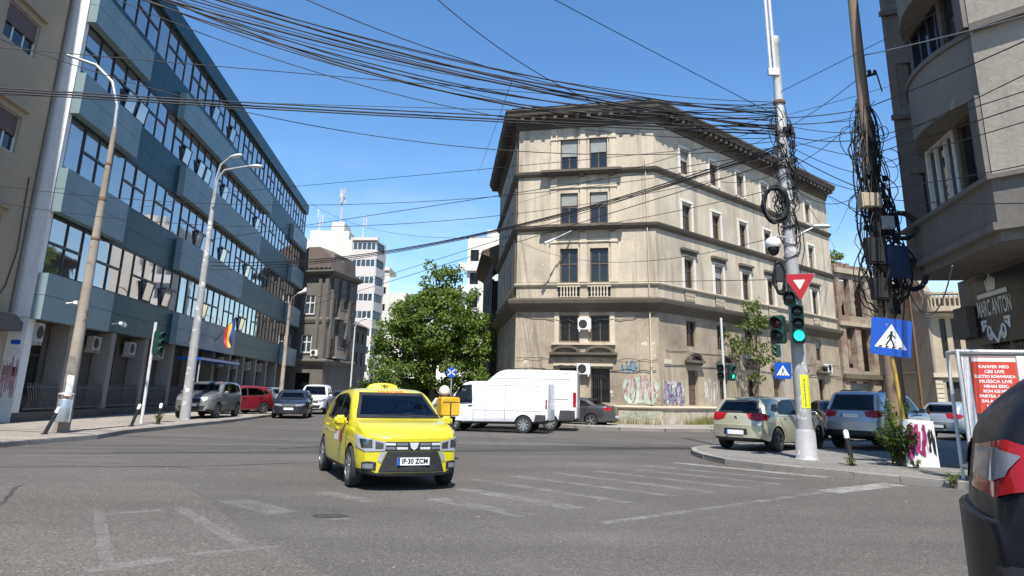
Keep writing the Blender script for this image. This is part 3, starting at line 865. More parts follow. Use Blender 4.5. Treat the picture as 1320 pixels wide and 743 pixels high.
def pavement(pts, mat, edge, h=.12, kw=.16):
    """raised slab with a kerb of separate stones along edge (list of points in order)"""
    mb = MB(); mb.poly([(x,y,h) for x, y in pts]); obj('pavement', mb, mat, kind='structure')
    mb = MB()
    rnd = random.Random(3)
    for i in range(len(edge)-1):
        a, b = V((*edge[i],0)), V((*edge[i+1],0)); L = (b-a).length; d = (b-a)/L; n = V((-d.y,d.x,0))
        k = max(1, round(L/.95))
        for j in range(k):
            p = a + d*(L*j/k+.006); q = a + d*(L*(j+1)/k-.006)
            dz = rnd.uniform(-.008,.012); dn = rnd.uniform(-.006,.006)
            t = h+.006+dz
            prof = [(-.0+dn,-.01),(-.0+dn,t-.02),(.02+dn,t),(kw+dn,t),(kw+dn,-.01)]
            A = [p + n*u + V((0,0,z)) for u, z in prof]; B = [q + n*u + V((0,0,z)) for u, z in prof]
            m = len(prof); mb.add(A+B, [list(range(m))[::-1], list(range(m,2*m))]+[(u,(u+1)%m,m+(u+1)%m,m+u) for u in range(m)])
    obj('kerb', mb, M['kerb'], kind='structure')
LK = [(-12.4,2.0),(-12.15,12.0),(-12.08,17.0),(-12.0,19.5),(-11.75,21.3),(-11.62,22.2),(-11.85,23.4),(-12.12,24.7),(-12.22,29.7),(-12.3,34.5),(-12.6,38.0),(-13.5,48.0),(-14.6,60.0),(-17.6,92.0)]
pavement([(-14,2.0)]+LK+[(-30,92),(-22,30),(-18,2)], M['pave_l'], LK)
RK = [(60,58),(30,41.3),(14,29.6),(9.3,26.4),(6.5,24.4),(5.35,22.6),(5.08,21.3),(5.02,19.9),(5.2,18.6),(5.75,17.6),(6.35,16.75),(7.05,15.9),(8.25,14.6),(12,10.6),(22,0)]
pavement([(60,0)]+[(60,58)]+RK[1:], M['pave_r'], RK)
CK = [(-3.6,96),(-1.2,58),(-.75,43.0),(.2,40.2),(2.2,38.0),(3.9,36.4),(5.2,35.6),(7.2,35.4),(9.4,36.0),(12.4,38.6),(17,43.2),(40,65.7)]
pavement([(40,90)]+CK[::1][::-1]+[(-3.0,110)], M['pave_c'], CK[::-1])
# broken joint of the ramp in the left pavement
mb = MB(); strip(mb, (-15.2,23.2), (-11.75,22.4), .10, .126); strip(mb, (-15.4,25.4), (-12.3,24.3), .06, .126)
obj('pavement_crack', mb, M['rubber'], kind='structure')

def rough_patch(c, rx, ry, seed, mat, z, name='road_patch'):
    r = random.Random(seed); b = MB(); n = 22; ph = r.uniform(0, 6)
    b.poly([(c[0]+rx*math.cos(2*math.pi*i/n)*r.uniform(.6,1.1), c[1]+ry*math.sin(2*math.pi*i/n)*r.uniform(.6,1.1), z) for i in range(n)])
    return obj(name, b, mat, kind='structure')
M['asphalt_dark'] = asphalt('asphalt_dark', (.070,.066,.062), fine=2.)
rough_patch((-2.15,9.85), .26, .16, 3, M['asphalt_dark'], .004)
rough_patch((-2.0,9.62), .20, .08, 5, M['paint_worn'], .005)
mb = MB(); mb.poly([(-9.5,19.2,.002),(3.6,22.6,.002),(4.0,21.0,.002),(-9.0,17.8,.002)]); obj('road_patch', mb, asphalt('asphalt_repair', (.095,.090,.085)), kind='structure')
mb = MB(); mb.poly([(1.9,4.2,.002),(4.9,8.4,.002),(6.2,7.6,.002),(3.3,3.6,.002)]); obj('road_patch', mb, asphalt('asphalt_repair', (.108,.101,.094)), kind='structure')
mb = MB()
for pl in ([(-7.35,12.0),(-6.2,9.7),(-5.5,7.6),(-5.0,5.6)], [(-10.4,14.2),(-6.2,15.3),(-2.2,17.9)], [(4.6,24.5),(-2.,27.5),(-9.,29.)], [(-6.0,20),(-3.0,24.5),(1.5,28.0)]):
    for k in range(len(pl)-1):
        a, c = V(pl[k]), V(pl[k+1]); n_ = 7; r = random.Random(k)
        P_ = [a.lerp(c, i/n_)+V((r.uniform(-.05,.05), r.uniform(-.05,.05))) for i in range(n_+1)]
        for p_, q_ in zip(P_[:-1], P_[1:]): strip(mb, p_, q_, r.uniform(.03,.07), .0045)
obj('road_seam', mb, M['asphalt_dark'], kind='structure')
mb = MB(); r = random.Random(77)
for k in range(420):
    if r.random() < .6: i = r.randrange(len(RK)-3); p_ = V(RK[i+1]).lerp(V(RK[i+2]), r.random()); q_ = p_+V((r.gauss(-.25,.35), r.gauss(-.2,.35))); zz = .006
    else: q_ = V((r.uniform(-9,8), r.uniform(5,26))); zz = .006
    if k % 9 == 0: i = r.randrange(2, 9); p_ = V(LK[i]).lerp(V(LK[i+1]), r.random()); q_ = p_+V((abs(r.gauss(.2,.3)), 0))
    s_ = r.uniform(.012,.045); a = r.uniform(0, 6.28); mb.add([V((q_.x, q_.y, zz)), V((q_.x+s_*math.cos(a), q_.y+s_*math.sin(a), zz+r.uniform(0,.012))), V((q_.x+s_*math.cos(a+1), q_.y+s_*math.sin(a+1), zz))], [(0,1,2)])
tag(obj('street_litter', mb, stucco('litter', (.34,.27,.17), (.16,.12,.07), .8, .9, 0)), 'scattered dry leaf bits and grit on the road', 'litter', kind='stuff')

# ------------------------------------------------------------------ sweep of a moulding profile along a footprint
def sweep(mb, line, prof, mi=0, caps=True):
    pts = [V((p[0],p[1],0)) for p in line]; k = len(pts); rows = []
    for i in range(k):
        ns = []
        if i > 0: d = (pts[i]-pts[i-1]).normalized(); ns.append(V((d.y,-d.x,0)))
        if i < k-1: d = (pts[i+1]-pts[i]).normalized(); ns.append(V((d.y,-d.x,0)))
        n = sum(ns, V()).normalized(); sc_ = 1/max(.3, n.dot(ns[0]))
        rows.append([pts[i] + n*o*sc_ + V((0,0,z)) for o, z in prof])
    m = len(prof)
    vs = [p for r in rows for p in r]
    fs = [(i*m+j, i*m+j+1, (i+1)*m+j+1, (i+1)*m+j) for i in range(k-1) for j in range(m-1)]
    if caps: fs += [list(range(m)), [(k-1)*m+j for j in range(m)][::-1]]
    mb.add(vs, fs, mi)

# ------------------------------------------------------------------ corner tenement
M['stucco'] = stucco('ochre_plaster', (.595,.515,.39), (.25,.21,.16), .75, .92, 1., .3, ((.66,.61,.53), .7, .69), crack=True)
M['stucco_low'] = stucco('dirty_plaster', (.50,.42,.31), (.17,.14,.105), .9, .95, 1., .35, ((.58,.52,.43), .8, .66), crack=True)
M['stucco_base'] = stucco('base_plaster', (.55,.48,.37), (.26,.21,.15), .8, .95, .7, .4, ((.33,.28,.22), 1.1, .57), crack=True)
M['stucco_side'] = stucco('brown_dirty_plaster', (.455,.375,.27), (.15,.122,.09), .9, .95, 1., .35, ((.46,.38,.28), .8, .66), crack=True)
M['whitetrim'] = stucco('whitish_trim', (.74,.71,.65), (.48,.44,.37), .4, .9, .6, .2)
M['trimst'] = stucco('pale_trim', (.62,.54,.41), (.36,.30,.21), .5, .9, .6, .2)
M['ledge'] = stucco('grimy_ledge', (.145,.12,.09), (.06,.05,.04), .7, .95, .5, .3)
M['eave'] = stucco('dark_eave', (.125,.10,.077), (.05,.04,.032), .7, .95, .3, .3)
M['roof_old'] = stucco('old_tin_roof', (.07,.06,.055), (.03,.027,.025), .6, .8, .2)
M['woodframe'] = plain('brown_window_wood', (.11,.075,.05), .7, var=.3)
M['whiteframe'] = plain('white_window_frame', (.66,.65,.62), .5, var=.12)
M['pane'] = glassy('window_glass', (.02,.024,.028), 1.5, .04, wav=.03)
M['panedark'] = glassy('dark_window', (.012,.011,.010), 1.4, .25)
M['blind'] = plain('grey_green_blind', (.26,.27,.25), .8, var=.15, scale=2)
def curtainmat():
    m, nt, b = newmat('curtained_window'); g = (pos(nt), 'Position')
    n_ = ramp(nt, noise(nt, mapping(nt, g, (6,6,.3)), 2., 3), .3, .75); setcol(nt, b, mix(nt, n_, (.20,.185,.16), (.07,.065,.058)))
    b.inputs['Roughness'].default_value = .7; b.inputs['Coat Weight'].default_value = 1.; b.inputs['Coat Roughness'].default_value = .03
    return m
M['curtain'] = curtainmat()
M['acwhite'] = plain('air_conditioner_white', (.70,.69,.66), .5, var=.08)
M['acgrey'] = plain('air_conditioner_grey', (.36,.35,.33), .6, var=.15); M['irongrey'] = plain('grey_wrought_iron', (.13,.125,.12), .6, .2, var=.25)
M['iron'] = plain('dark_iron', (.035,.032,.03), .6, .3, var=.3)
Lc, Cc, dRv = (.38,42.58), (8.13,40.6), V((.715,.70,0)).normalized()
Rc = (Cc[0]+dRv.x*23.8, Cc[1]+dRv.y*23.8)
Bk = (-.95,58.5)
LINE = [Bk, Lc, Cc, Rc]
FF = Fr(Lc, (Cc[0]-Lc[0], Cc[1]-Lc[1])); FW = 8.0
FR = Fr(Cc, dRv); RW = 23.8
FL = Fr(Bk, (Lc[0]-Bk[0], Lc[1]-Bk[1])); LW = 15.97
T = thing('corner_tenement', 'four storey ochre plaster tenement with heavy dark cornice on the acute street corner', 'building', (8.13,44,0), world=True)
def aircon(parent, fr, s, z, w=.80, h=.56, out=0., mt='acwhite'):
    mb = MB(); fr.box(mb, s, s+w, z, z+h, out+.06, out+.34)
    fr.box(mb, s+.05, s+.12, z-.12, z-.002, out, out+.34); fr.box(mb, s+w-.12, s+w-.05, z-.12, z-.002, out, out+.34)
    o = obj('air_conditioner', mb, M[mt], parent)
    g = MB(); c = fr.p(s+w*.40, z+h*.5, out+.343)
    g.lathe([(.235,0),(.235,.012),(.02,.012)], 20, o=c, ax=fr.n)
    o2 = obj('fan_grille', g, M['iron'], o)
    return o
# windows: front (s from left end), right facade (s from corner)
rows = [(14.35,16.25),(11.07,12.93),(7.67,9.63),(4.38,5.82),(1.15,2.95)]
fx = [(2.54,3.58),(4.27,5.32)]
rx = [2.72,6.08,9.45,12.83,16.25,19.72]
holesF = [(a,b,z0,z1) for z0, z1 in rows for a, b in fx]
holesR = [(s,s+1.02,z0-.02,z1-.02) for z0, z1 in [(14.6,16.02),(11.1,12.64),(7.67,9.36),(4.33,5.78)] for s in rx] + [(s,s+1.05,(1.1 if i in (0,3) else 1.45),3.0) for i, s in enumerate(rx)]
lx = [1.2+2.5*i for i in range(6)]
holesL = [(s,s+1.0,z0,z1) for z0, z1 in rows for s in lx]
ZM = 6.5
up = MB(); lowm = MB()
for fr, w, hs in ((FF,FW,holesF),(FR,RW,holesR),(FL,LW,holesL)):
    fr.wall(up, 0, w, ZM, 17.4, [h for h in hs if h[2] > ZM], .30)
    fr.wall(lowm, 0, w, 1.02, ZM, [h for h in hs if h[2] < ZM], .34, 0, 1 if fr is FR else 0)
bk = [V((*Rc,0)), V((Rc[0]-8,Rc[1]+9,0)), V((Bk[0]+6,Bk[1]+8,0)), V((*Bk,0))]
for a, b in zip(bk[:-1], bk[1:]): up.quad(a, b, b+V((0,0,17.4)), a+V((0,0,17.4)))
obj('wall', up, M['stucco'], T)
obj('lower_wall', lowm, [M['stucco_low'], M['stucco_side']], T)
b = MB(); sweep(b, LINE, [(0,0),(.16,0),(.16,.88),(0,.88)]); obj('plinth', b, M['stucco_base'], T)
b = MB(); sweep(b, LINE, [(0,.882),(.22,.882),(.26,.95),(.26,1.0),(0,1.04)]); obj('plinth_ledge', b, M['trimst'], T)
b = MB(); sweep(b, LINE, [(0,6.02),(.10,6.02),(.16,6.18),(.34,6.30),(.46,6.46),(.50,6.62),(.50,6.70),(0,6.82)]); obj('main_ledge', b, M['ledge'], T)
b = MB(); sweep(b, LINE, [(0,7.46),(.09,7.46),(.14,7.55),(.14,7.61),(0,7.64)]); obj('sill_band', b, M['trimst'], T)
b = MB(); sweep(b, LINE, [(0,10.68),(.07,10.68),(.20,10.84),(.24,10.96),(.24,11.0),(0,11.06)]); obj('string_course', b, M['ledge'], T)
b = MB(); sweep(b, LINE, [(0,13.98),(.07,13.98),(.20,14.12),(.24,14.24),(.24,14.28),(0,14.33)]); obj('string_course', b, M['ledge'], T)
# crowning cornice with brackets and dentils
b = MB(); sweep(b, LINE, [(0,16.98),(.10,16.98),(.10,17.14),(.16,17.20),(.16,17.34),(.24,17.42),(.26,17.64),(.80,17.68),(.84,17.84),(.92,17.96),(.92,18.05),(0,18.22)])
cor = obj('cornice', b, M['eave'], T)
for fr, w in ((FF,FW),(FR,RW),(FL,LW)):
    n = int(w/.62)
    for i in range(n):
        s = (i+.5)*w/n; b = MB(); fr.box(b, s-.11, s+.11, 17.40, 17.66, .262, .72); obj('bracket', b, M['eave'], cor)
b = MB()
for fr, w in ((FF,FW),(FR,RW)):
    n = int(w/.20)
    for i in range(n):
        s = (i+.5)*w/n; fr.box(b, s-.055, s+.055, 17.215, 17.335, .162, .235)
obj('dentil', b, M['ledge'], cor, kind='stuff')
b = MB(); rl = [V((Bk[0],Bk[1],18.2)), V((Lc[0]-.5,Lc[1]-.6,18.2)), V((Cc[0]+.1,Cc[1]-.7,18.2)), V((Rc[0]+.4,Rc[1]-.3,18.2)), V((Rc[0]-8,Rc[1]+9,18.2)), V((Bk[0]+6,Bk[1]+8,18.2))]
ct = sum(rl, V())/6; top = [p.lerp(ct, .35)+V((0,0,.95)) for p in rl]
for i in range(6): b.quad(rl[i], rl[(i+1)%6], top[(i+1)%6], top[i])
b.poly(top); obj('roof', b, M['roof_old'], T)
# front windows
for k, (z0, z1) in enumerate(rows):
    for j, (a, c) in enumerate(fx):
        if k < 3:
            bl = [.55,.40,0][k] if not (k == 0 and j == 1) else .45
            window(T, FF, a, c, z0, z1, .20, M['woodframe'], M['pane'], 2, (.55,) , .07, blind=bl, blindmat=M['blind'])
        elif k == 3: window(T, FF, a, c, z0, z1, .24, M['woodframe'], M['panedark'], 2, (), .06)
        else:
            o = window(T, FF, a, c, z0, z1, .28, M['woodframe'], M['panedark'], 2, (), .07)
            g = MB()
            for i in range(9): s = a+.08+(c-a-.16)*i/8; g.tube([FF.p(s,z0+.05,-.12), FF.p(s,z1-.05,-.12)], .012, 4)
            for z in (z0+.2, z0+.8, z0+1.4): FF.box(g, a+.03, c-.03, z-.015, z+.015, -.13, -.11)
            obj('window_grille', g, M['iron'], T)
# front pilasters, lintels, ledges, balusters
for z0, z1, kk in ((14.34,16.92,0),(11.06,13.9,1),(7.66,10.66,1)):
    for a, c in ((1.98,2.36),(3.72,4.10),(5.46,5.84)):
        b = MB(); FF.box(b, a, c, z0, z1, 0, .10); FF.box(b, a-.04, c+.04, z1-.72, z1-.60, 0, .15); FF.box(b, a-.03, c+.03, z0, z0+.2, 0, .14)
        obj('pilaster', b, M['trimst'], T)
    for a, c in fx:
        b = MB(); FF.box(b, a-.16, c+.13, z1-.62-(.05 if kk else 0), z1-.45, 0, .07) if kk else FF.box(b, a-.12, c+.12, 16.26, 16.40, 0, .06)
        obj('lintel', b, M['trimst'], T)
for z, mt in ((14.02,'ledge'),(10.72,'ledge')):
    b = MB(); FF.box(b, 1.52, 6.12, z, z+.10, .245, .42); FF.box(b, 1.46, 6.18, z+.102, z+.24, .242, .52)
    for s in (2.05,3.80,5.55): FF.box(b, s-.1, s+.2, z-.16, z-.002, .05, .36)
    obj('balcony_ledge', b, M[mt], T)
for a, c in fx:
    b = MB(); FF.box(b, a-.10, c+.10, 6.84, 7.44, .005, .02, 1)
    n = 6
    for i in range(n):
        s = a+(c-a)*(i+.5)/n
        b.lathe([(.05,0),(.05,.05),(.03,.10),(.062,.24),(.034,.42),(.05,.5),(.05,.56)], 8, o=FF.p(s,6.85,.085))
    FF.box(b, a-.14, c+.14, 7.41, 7.458, .022, .13); FF.box(b, a-.14, c+.14, 6.825, 6.858, .022, .13)
    obj('balustrade', b, [M['trimst'], M['panedark']], T, smooth=40)
# segmental pediments
def pediment(fr, a, c, z, arcs, out=.30):
    b = MB(); fr.box(b, a, c, z, z+.13, 0, out); fr.box(b, a+.06, c-.06, z-.12, z-.002, 0, out*.6)
    for x0, x1 in arcs:
        m = (x0+x1)/2; r = (x1-x0)/2; n = 10
        o = [(m-r*math.cos(math.pi*i/n), z+.132+.40*math.sin(math.pi*i/n)) for i in range(n+1)]
        i_ = [(m-(r-.17)*math.cos(math.pi*i/n), z+.132+.24*math.sin(math.pi*i/n)) for i in range(n+1)]
        for i in range(n):
            fr.prism(b, [o[i], i_[i], i_[i+1], o[i+1]], .0, out*.9)
    obj('pediment', b, M['ledge'], T)
pediment(FF, 2.0, 5.75, 3.66, [(2.12,3.72),(4.0,5.62)])
b = MB(); FF.box(b, 2.1, 5.65, 4.20, 4.30, 0, .14); obj('window_band', b, M['trimst'], T)
b = MB(); FF.box(b, 2.2, 5.5, 3.06, 3.20, 0, .10); obj('window_band', b, M['trimst'], T)
for a, c in ((2.24,2.50),(3.66,4.2),(5.36,5.62)):
    b = MB(); FF.box(b, a, c, 4.31, 6.0, 0, .05); obj('pilaster', b, M['trimst'], T)
aircon(T, FF, 3.62, 5.02, .72, .60); aircon(T, FF, 3.56, 2.62, .72, .58)
# right facade windows
for s in rx:
    for q, (z0, z1) in enumerate([(14.58,16.0),(11.08,12.62),(7.65,9.34),(4.31,5.76)]):
        window(T, FR, s, s+1.02, z0, z1, .22, M['woodframe'], M['panedark'] if q == 3 else (M['curtain'] if (int(s*7)+q*3) % 5 in (1,3) else M['pane']), 2, (.62,), .07, blind=(.4 if (int(s*3)+q) % 6 == 2 else 0), blindmat=M['blind'])
        if q < 3:
            b = MB(); FR.box(b, s-.18, s, z0-.06, z1+.16, 0, .06); FR.box(b, s+1.02, s+1.20, z0-.06, z1+.16, 0, .06); FR.box(b, s-.18, s+1.20, z1+.162, z1+.30, 0, .08)
            obj('window_surround', b, M['whitetrim'] if 'whitetrim' in M else M['trimst'], T)
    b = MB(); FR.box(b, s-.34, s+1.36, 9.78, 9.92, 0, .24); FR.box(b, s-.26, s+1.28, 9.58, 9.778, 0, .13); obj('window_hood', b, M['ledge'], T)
    b = MB(); FR.box(b, s-.05, s+1.07, 6.86, 7.42, .004, .02)
    for i in range(8): FR.box(b, s+.02+i*.135, s+.06+i*.135, 6.88, 7.40, .02, .06, 1)
    for z in (7.0,7.2): FR.box(b, s, s+1.02, z, z+.03, .02, .062, 1)
    obj('sill_grille', b, [M['panedark'], M['trimst']], T)
    pediment(FR, s-.32, s+1.36, 3.42, [(s-.20,s+1.24)], .34)
for i, s in enumerate(rx):
    z0 = 1.1 if i in (0,3) else 1.45
    if i in (0,3):
        b = MB(); FR.box(b, s, s+1.05, z0, 3.0, -.30, -.24)
        for k in range(2):
            for zz in ((z0+.15,z0+.7),(z0+.85,2.8)): FR.box(b, s+.1+k*.48, s+.46+k*.48, zz[0], zz[1], -.24, -.22)
        obj('door', b, M['woodframe'], T)
    else: window(T, FR, s, s+1.05, z0, 3.0, .28, M['woodframe'], M['panedark'], 2, (), .06)
aircon(T, FR, 20.75, 3.55, .75, .55)
for s in lx:
    for z0, z1 in rows[:4]: window(T, FL, s, s+1.0, z0, z1, .22, M['woodframe'], M['panedark'], 2, (), .07)
# downpipe, wall cables, house number
b = MB(); b.tube([FF.p(7.55,1.1,.08), FF.p(7.55,6.0,.08)], .05, 8); b.tube([FF.p(7.55,6.85,.09), FF.p(7.52,14.0,.09), FF.p(7.5,14.9,.09)], .03, 8); obj('downpipe', b, M['trimst'], T, smooth=60)
b = MB(); b.tube([FL.p(LW-.3,6.8,.07), FL.p(LW-.3,14.,.07), FL.p(LW-.3,16.9,.07)], .05, 8); obj('downpipe', b, M['rust'], T, smooth=60)
rnd = random.Random(5)
for fr, w, z, n in ((FF,FW,3.42,2),(FR,RW,3.95,2),(FF,FW,5.85,1)):
    for k in range(n):
        pts = [fr.p(.1+(w-.2)*i/24, z+rnd.uniform(-.07,.07)-k*.08+(-.35*math.sin(math.pi*i/24) if z > 5 else 0), .34 if z < 5 else .05) for i in range(25)]
        b = MB(); b.tube(pts, .016, 5); obj('wall_cable', b, M['cable'], T)
b = MB(); FR.box(b, .45, 1.1, 3.15, 3.5, 0, .02); o = obj('street_plate', b, M['trimst'], T)
# graffiti: strokes and fields of spray paint on the lower wall
M['g_green'] = plain('spray_green', (.36,.45,.36), .8, var=.3, scale=3); M['g_pink'] = plain('spray_pink', (.44,.23,.24), .8, var=.3, scale=3)
M['g_violet'] = plain('spray_violet', (.28,.24,.36), .8, var=.3); M['g_blue'] = plain('spray_blue', (.12,.28,.42), .8, var=.3); M['g_white'] = plain('spray_white', (.66,.64,.62), .8, var=.15)
def scribble(fr, s0, s1, z0, z1, n, wdt, mt, parent, seed, out, smoothn=6):
    r = random.Random(seed); b = MB()
    for k in range(n):
        cx = s0+(s1-s0)*(k+.5)/n; sw = (s1-s0)/n
        P = [(cx+r.uniform(-.8,.8)*sw, r.uniform(z0, z1)) for _ in range(5)]
        path = []
        for i in range(len(P)-1):
            p0 = P[max(i-1,0)]; p1 = P[i]; p2 = P[i+1]; p3 = P[min(i+2,len(P)-1)]
            for t in range(smoothn):
                t /= smoothn
                path.append(tuple(.5*((2*p1[q])+(-p0[q]+p2[q])*t+(2*p0[q]-5*p1[q]+4*p2[q]-p3[q])*t*t+(-p0[q]+3*p1[q]-3*p2[q]+p3[q])*t**3) for q in (0,1)))
        for (a, c), (d, e) in zip(path[:-1], path[1:]):
            v = V((d-a, e-c)); 
            if v.length < 1e-4: continue
            v.normalize(); nx, nz = -v.y*wdt/2, v.x*wdt/2; a2, c2, d2, e2 = a-v.x*wdt*.3, c-v.y*wdt*.3, d+v.x*wdt*.3, e+v.y*wdt*.3
            cl = lambda q: (min(max(q[0],s0),s1), min(max(q[1],z0),z1))
            fr.poly(b, [cl((a2+nx,c2+nz)), cl((a2-nx,c2-nz)), cl((d2-nx,e2-nz)), cl((d2+nx,e2+nz))], out+k*.0007)
    return obj('graffiti', b, mt, parent)
def blob(fr, s0, s1, z0, z1, mt, parent, seed, out):
    r = random.Random(seed); n = 26; m = (s0+s1)/2; z = (z0+z1)/2; b = MB(); pts = []
    for i in range(n):
        a = 2*math.pi*i/n; k = r.uniform(.86,1.0)
        c, s_ = math.cos(a), math.sin(a); e = 4
        rad = 1/((abs(c)**e+abs(s_)**e)**(1/e))
        pts.append((m+(s1-s0)/2*c*rad*k, z+(z1-z0)/2*s_*rad*k))
    fr.poly(b, pts, out); return obj('graffiti', b, mt, parent)
blob(FF, 5.95, 7.95, 1.10, 2.55, M['g_green'], T, 1, .004); scribble(FF, 6.0, 7.95, 1.1, 2.6, 7, .06, M['g_pink'], T, 2, .007)
scribble(FF, 5.95, 6.95, 2.75, 3.4, 6, .06, M['g_blue'], T, 3, .005)
scribble(FR, .25, 2.25, 1.1, 2.4, 13, .12, M['g_white'], T, 8, .004); scribble(FR, .25, 2.25, 1.1, 2.35, 11, .09, M['g_violet'], T, 4, .016)
scribble(FR, 4.3, 5.8, 1.2, 2.6, 8, .05, M['g_white'], T, 5, .005)
scribble(FF, 5.9, 7.9, .25, .8, 5, .05, M['g_green'], T, 6, .166)

# ------------------------------------------------------------------ teal office block on the left
def panelmat(name, c, rough, dirt, spec=.5, var=.5):
    m, nt, b = newmat(name); g = (pos(nt), 'Position')
    big = ramp(nt, noise(nt, mapping(nt, g, (.4,.73,.24)), 1., 4), .35, .7)
    cell = nd(nt, 'ShaderNodeTexVoronoi', {'Vector': mapping(nt, g, (.2,.72,.5)), 'Scale': 1.}, feature='F1')
    k = nd(nt, 'ShaderNodeMath', {0: big, 1: var}, operation='MULTIPLY')
    st = ramp(nt, noise(nt, mapping(nt, g, (3.,3.,.2)), 1.2, 5), .5, .8)
    k2 = nd(nt, 'ShaderNodeMath', {0: k, 1: nd(nt, 'ShaderNodeMath', {0: st, 1: .35}, operation='MULTIPLY')}, operation='MAXIMUM')
    setcol(nt, b, mix(nt, k2, c, dirt)); b.inputs['Roughness'].default_value = rough; b.inputs['Specular IOR Level'].default_value = spec
    return m
M['teal'] = panelmat('dark_teal_panel', (.014,.058,.072), .42, (.03,.06,.07), .2)
M['cyan'] = panelmat('pale_cyan_panel', (.215,.285,.30), .5, (.14,.19,.205), .35)
M['offglass'] = glassy('office_glass', (.47,.45,.44), 1.6, .03, .5, .92, wav=.05)
M['alu_dark'] = plain('dark_aluminium', (.035,.033,.035), .45, .3, var=.2)
M['stone_pale'] = stucco('pale_stone', (.26,.24,.215), (.14,.125,.11), .5, .8, .5, .15)
M['stone_brown'] = stucco('brown_stone', (.10,.085,.07), (.05,.042,.035), .6, .7, .4, .15)
M['cladwhite'] = stucco('white_render', (.80,.79,.76), (.42,.41,.41), .5, .85, .5, .15)
FO = Fr((-17.76,27.75), (-.097,.9953)); OL = 53.0; OH = 21.2
T = thing('office_building', 'long glass office block with bands of teal and pale blue panels', 'building', (-20,50,0), world=True)
b = MB()
B0, B1 = FO.p(0,0,-14), FO.p(OL,0,-14)
b.quad(FO.p(OL,0,-.6), B1, B1+V((0,0,OH)), FO.p(OL,OH,-.6)); b.quad(B1, B0, B0+V((0,0,OH)), B1+V((0,0,OH)))
b.quad(B0+V((0,0,OH)), FO.p(0,OH,0), FO.p(OL,OH,0), B1+V((0,0,OH)))
FO.quad(b, 0, OL, 0, 3.85, -.75)
b.quad(FO.p(0,3.85,0), FO.p(OL,3.85,0), FO.p(OL,3.85,-.75), FO.p(0,3.85,-.75))
FO.box(b, 0, OL, 0, .45, -.75, .0)
obj('ground_floor_wall', b, M['stone_brown'], T)
# end wall with its lit edge, facing the camera
FE = Fr(FO.p(0,0,-14), -(FO.n))   # dummy frame
b = MB()
b.obox(FO.p(-.02,3.86,-14), FO.x*.30, FO.n*14.0, V((0,0,OH-3.86))); b.obox(FO.p(-.02,0,-14), FO.x*.5, FO.n*14.0, V((0,0,3.84)))
obj('end_wall', b, M['cladwhite'], T)
strips = [(5.60,7.82),(9.76,11.90),(13.88,16.02),(18.10,20.28)]
sp = [(3.87,5.58),(7.84,9.74),(11.92,13.86),(16.04,18.08)]
for z0, z1 in sp:
    b = MB(); n = 38; w = (OL-.32)/n
    for i in range(n):
        s = .30+i*w
        FO.box(b, s+.006, s+w-.006, z0, (z0+z1)/2-.008, -.3, .02); FO.box(b, s+.006, s+w-.006, (z0+z1)/2+.008, z1, -.3, .02)
    obj('spandrel_band', b, M['teal'], T)
b = MB()
for i in range(19): FO.box(b, i*OL/19+.006, (i+1)*OL/19-.006, 20.30, 21.3, -.3, .22)
obj('roof_fascia', b, M['teal'], T)
boxes = [[(0,6.0),(15.0,27.6),(46,52.9)],[(0,6.0),(13.9,27.9),(46.5,52.9)],[(0,6.0),(12.8,32.0),(46,52.9)],[(0,6.1),(11.2,34.6),(45,52.9)]]
for (z0, z1), bs in zip([(3.80,5.52),(7.88,9.66),(11.95,13.70),(15.98,17.50)], boxes):
    for s0, s1 in bs:
        b = MB(); k = max(2, round((s1-s0)/2.6)); w = (s1-s0)/k; zm = z0+(z1-z0)*.52
        for i in range(k):
            FO.box(b, s0+i*w+.006, s0+(i+1)*w-.006, z0, zm-.008, .022, .38); FO.box(b, s0+i*w+.006, s0+(i+1)*w-.006, zm+.008, z1, .022, .38)
        obj('panel_box', b, M['cyan'], T)
# window modules: whole, split, tilted
n = 38; w = (OL-.32)/n
def module(kind, s, z0, z1, parent):
    b = MB(); f = .035
    for a, c in ((s,s+f),(s+w-f,s+w)): FO.box(b, a, c, z0, z1, -.10, .0)
    FO.box(b, s+f, s+w-f, z0, z0+.07, -.10, .0); FO.box(b, s+f, s+w-f, z1-.07, z1, -.10, .0)
    zt = z0+(z1-z0)*.52
    if kind: FO.box(b, s+f, s+w-f, zt-.05, zt+.05, -.10, .0)
    o = obj('window', b, M['alu_dark'], parent)
    g = MB()
    if kind == 2:
        FO.box(g, s+f, s+w-f, zt+.05, z1-.07, -.06, -.05)
        a = FO.p(s+.10, z0+.09, -.02); u = FO.x*(w-.2); v = V((0,0,zt-z0-.16)) + FO.n*.15
        g.obox(a, u, v, FO.n*.02)
        obj('pane', g, M['offglass'], o)
        h = MB(); 
        for q in (0, .93): h.obox(a+u*q, u*.07, v, FO.n*.04)
        h.obox(a, u, v*.07, FO.n*.04); h.obox(a+v*.93, u, v*.07, FO.n*.04)
        obj('tilted_sash', h, M['alu_dark'], o)
        d = MB(); FO.box(d, s+f, s+w-f, z0+.07, zt-.05, -.14, -.12); obj('dark_opening', d, M['panedark'], o)
    else:
        # panes sit a hair out of true, as in any real facade
        j = (hash_(s*13.7+z0)-.5)*.018; k = (hash_(s*7.1+z0*3)-.5)*.012
        q = [FO.p(s+f,z0+.07,-.05+j), FO.p(s+w-f,z0+.07,-.05-j), FO.p(s+w-f,z1-.07,-.05-j+k), FO.p(s+f,z1-.07,-.05+j+k)]
        g.prism(q, -FO.n*.012)
        obj('pane', g, M['offglass'], o)
    return o
def hash_(x): return (math.sin(x*12.9898)*43758.5453) % 1.
tilt = {(0,7),(0,9),(0,14),(1,12),(1,16),(1,21),(2,3),(2,4),(2,9),(2,11),(2,12),(2,15),(3,12),(3,15),(0,21),(2,22)}
rest = MB()
pat = [0,1,1,0,1,1]
